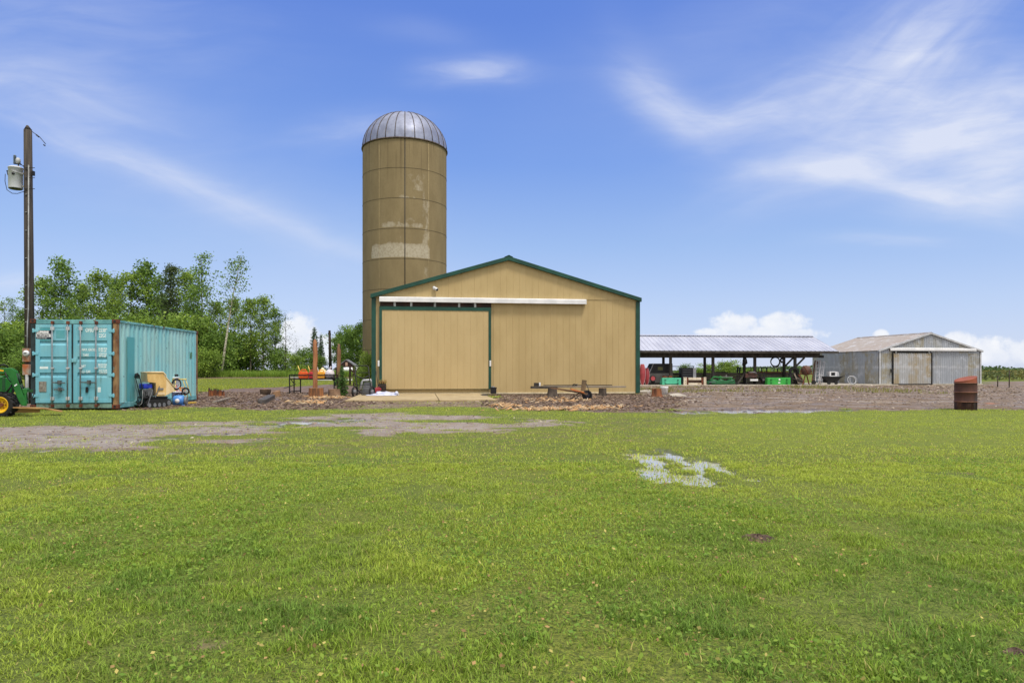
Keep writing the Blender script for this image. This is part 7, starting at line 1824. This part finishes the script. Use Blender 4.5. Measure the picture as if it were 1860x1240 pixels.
    q.b(x0, x1, -.15, .2, .0, .06); q.obj('planks', M_DARKWOOD, r); MB().b(x0 + .1, x1 - .2, -.14, .15, .065, .12).obj('top_plank', M_BLACK, r)
    # hose ring, coil and coat-like bundle on the posts
    r, L = place('hose_ring', 'large black hose ring hanging under the shed beam', 'hose', 1408, .42); c = L(1408, 656.6); rr = (L(1416, 656).x - L(1400, 656).x) / 2
    MB().torus(tuple(c), rr, .045, 'y', 36, 6).torus((c.x + .05, .06, c.z - .05), rr * 1.02, .03, 'y', 36, 6).obj('ring', M_RUBBER, r); MB().tube([L(1406, 667, .05), L(1412, 668, .05), L(1417, 664, .05), L(1419, 657, .05)], .02, 5).obj('hose_end', M_LGREY, r)
    r, L = place('cable_coil', 'small thick black cable coil on the shed post', 'cable', 1420.5, .40); c = L(1420.5, 654.3); MB().torus(tuple(c), .13, .07, 'y', 24, 8).torus((c.x + .03, .06, c.z), .15, .05, 'y', 24, 8).obj('coil', M_BLACK, r); MB().tube([(c.x, 0, c.z + .1), (c.x, .1, c.z + .28)], .02, 6).obj('hook', M_GREY, r)
    r, L = place('hanging_bundle', 'dark rag like bundle hanging high on the third shed post', 'bundle', 1353, .38); q = MB(); q.tube([L(1352.5, 649), L(1353, 655), L(1354, 659), L(1352, 664)], [.12, .17, .16, .04], 10); q.tube([L(1350.5, 652), L(1349.5, 660), L(1348.5, 664)], [.05, .06, .015], 6); q.obj('cloth', M_BLACK, r); MB().tube([L(1352.5, 649), L(1353, 646, .1)], .02, 6).obj('strap', M_DARKWOOD, r)
    # black arched tyre half, grey boards
    r, L = place('rubber_arch', 'black half tyre standing as an arch near the concrete mixer', 'tyre', 1441, .2); c = L(1442, 676); rr = .30
    MB().torus((c.x, 0, c.z), rr, .1, 'y', 24, 10, (-.25, PI + .25)).obj('arch', M_RUBBER, r); q = MB()
    for k in range(12): a_ = .1 + k * .27; q.b(-.03, .03, -.1, .1, rr + .08, rr + .12, Matrix.Translation((c.x, 0, c.z)) @ Matrix.Rotation(PI / 2 - a_, 4, 'Y'))
    q.b(c.x - rr - .1, c.x - rr + .12, -.08, .08, 0, c.z - .05); q.b(c.x + rr - .12, c.x + rr + .1, -.08, .08, 0, c.z - .05); q.obj('tread', M_BLACK, r)
    r, L = place('leaning_boards', 'stack of weathered grey boards leaning left of the concrete mixer', 'boards', 1450, .0)
    for k in range(4): MB().beam(L(1443 + k * 2.5, 676 + k * 1.2, .35), L(1452 + k * 2.6, 696, -.1), .28, .03).obj('board', M_GREYWOOD, r)
    MB().beam(L(1440, 687, -.1), L(1461, 694, -.12), .12, .04).obj('cross_board', M_DARKWOOD, r)
    # concrete mixer
    r, L = place('concrete_mixer', 'rusty brown concrete mixer on its stand in the shed end', 'concrete mixer', 1465, -.2); c = L(1464, 672.5)
    M = Matrix.Translation(c) @ Matrix.Rotation(R(62), 4, 'Y') @ Matrix.Rotation(R(20), 4, 'X')
    dr = MB().lathe([(0, -.34), (.22, -.33), (.36, -.12), (.37, .06), (.25, .30), (.2, .36), (.18, .36), (.22, .28), (.3, .05), (0, -.2)], 26, M).obj('drum', pm('mixer_rust', S(106, 78, 68), S(82, 58, 50), 3, .75, bump=.2), r)
    t_ = MB().torus((0, 0, .0), .375, .03, 'z', 30, 6); t_.v = [tuple(M @ Vector(v)) for v in t_.v]; t_.obj('gear_ring', M_RUST, dr)
    q = MB(); q.beam((c.x - .5, 0, c.z - .28), (c.x + .5, 0, c.z - .28), .07, .08); q.beam((c.x - .42, 0, c.z - .28), (c.x - .42, 0, c.z + .02), .06, .06); q.beam((c.x + .42, 0, c.z - .28), (c.x + .42, 0, c.z + .02), .06, .06); q.obj('yoke', M_RUST, r)
    for s in (-1, 1): MB().beam((c.x + s * .1, s * .1, c.z - .3), (c.x + s * .42, s * .3, .0), .07, .06).obj('leg', M_RUST, r)
    q = MB(); q.tube([(c.x + .62, -.06, .16), (c.x + .62, .06, .16)], .16, 16); q.obj('wheel', M_RUBBER, r); MB().beam(L(1450, 680, 0), (c.x - .3, 0, .35), .05, .06).obj('draw_bar', M_RUST, r)
    # ladders and pallet leaning on the grey shed
    alu = pm('ladder_white', S(196, 196, 200), S(170, 170, 176), 4, .45)
    def ladder(lab, bx, tx, py_b, py_t, w, n, mat, yl):
        r, L = place('ladder', lab, 'ladder', bx, yl); a, b_ = L(bx, py_b), L(tx, py_t, .55)
        for s in (0, 1): MB().beam(a + Vector((w * s, 0, 0)), b_ + Vector((w * s * .95, 0, 0)), .05, .08).obj('rail', mat, r)
        for k in range(n): t = (k + .7) / n; p = a.lerp(b_, t); MB().tube([p, p + Vector((w * .97, 0, 0))], .022, 6).obj('rung', mat, r)
    ladder('rusty brown ladder leaning on the grey shed, leftmost of three', 1474.5, 1480.5, 696, 655, .24, 11, M_RUST, .3)
    ladder('whitish ladder with wide rungs leaning beside the rusty one', 1481, 1483.5, 694, 653.5, .30, 6, alu, .1)
    ladder('narrow pale ladder leaning right of the whitish one', 1490.5, 1495, 694, 656, .14, 8, alu, .15)
    r, L = place('leaning_plank', 'pale plank leaning between the two pale ladders', 'plank', 1488.5, .25); MB().beam(L(1488, 696), L(1489.5, 654, .5), .17, .03, up=(0, 1, 0)).obj('plank', alu, r); MB().b(-.12, .12, -.03, .0, .7, .76).obj('cleat', M_LGREY, r)
    r, L = place('spoked_trolley', 'small grey spoked trolley disc at the foot of the ladders', 'trolley', 1489, -.35); t_ = MB().torus((0, 0, .17), .15, .022, 'y', 22, 6).obj('rim', M_GREY, r); q = MB()
    for k in range(6): q.tube([(0, 0, .17), (.14 * math.cos(k * 1.047), 0, .17 + .14 * math.sin(k * 1.047))], .008, 4)
    q.obj('spokes', M_RUST, r)
    # black wheelbarrow with a white crate
    r, L = place('garden_cart', 'black poly garden cart with its two handles pointing right', 'cart', 1512, -.1); a, b_ = L(1497, 684), L(1528, 684)
    q = MB(); zb = .14
    q.add([(a.x + .25, 0, zb), (b_.x - .35, 0, zb), (b_.x - .35, .5, zb), (a.x + .25, .5, zb), (a.x, -.08, a.z), (b_.x, -.08, a.z), (b_.x, .6, a.z), (a.x, .6, a.z)], [(3, 2, 1, 0), (0, 1, 5, 4), (1, 2, 6, 5), (2, 3, 7, 6), (3, 0, 4, 7)])
    q.obj('tub', M_BLACK, r, bevel=.02); q = MB(); q.tube([(a.x, -.08, a.z), (b_.x, -.08, a.z), (b_.x, .6, a.z), (a.x, .6, a.z)], .025, 6, closed=True); q.obj('rim', M_RUBBER, r)
    for d in (0, .45): MB().tube([L(1527, 686, d), L(1536 if d == 0 else 1543, 678.5, d)], .018, 6).obj('handle', M_BLACK, r)
    for x in (a.x + .35, b_.x - .45): MB().tube([(x, -.1, .13), (x, -.02, .13)], .13, 16).obj('wheel', M_RUBBER, r)
    crz = FZ + L(1512, 684).z; r2, L2 = place('white_crate', 'white plastic crate sitting in the black garden cart', 'crate', 1515, .05, crz); a, b_ = L2(1507, 674.5), L2(1520, 684)
    q = MB(); t = .035; h = a.z
    q.b(a.x, b_.x, 0, .04, 0, .08); q.b(a.x, b_.x, 0, .04, h - .07, h); q.b(a.x, a.x + .12, 0, .04, .08, h - .07); q.b(b_.x - .12, b_.x, 0, .04, .08, h - .07); q.b(a.x, a.x + .03, .04, .4, 0, h); q.b(b_.x - .03, b_.x, .04, .4, 0, h); q.b(a.x, b_.x, .4, .43, 0, h)
    q.obj('shell', M_WHITE, r2, bevel=.008); MB().b(a.x + .13, b_.x - .13, .06, .1, .08, h - .08).obj('dark_content', M_BLACK, r2); MB().prism([(b_.x + .01, .02), (b_.x + .28, .02), (b_.x + .2, h * .95), (b_.x + .06, h)], .1, .3, 'y').obj('bag', M_LGREY, r2)
    # hose coil leaning on the grey shed
    r, L = place('hose_coil', 'grey hose coil leaning on the wall of the corrugated shed', 'hose', 1548, -.2); 
    for k, (px, w) in enumerate(((1547, 8.5), (1549.5, 8.0), (1551, 7.2))):
        hw = L(1548 + w, 690).x; c = L(px, 691); M = Matrix.Translation((c.x, .04 * k, .33)) @ Matrix.Rotation(R(-12), 4, 'X'); t_ = MB().torus((0, 0, 0), .31, .028, 'y', 32, 6); t_.v = [tuple(M @ Vector((v[0] * hw / .36, v[1], v[2]))) for v in t_.v]; t_.obj('loop', M_LGREY if k != 1 else M_GREY, r)
shed_things()
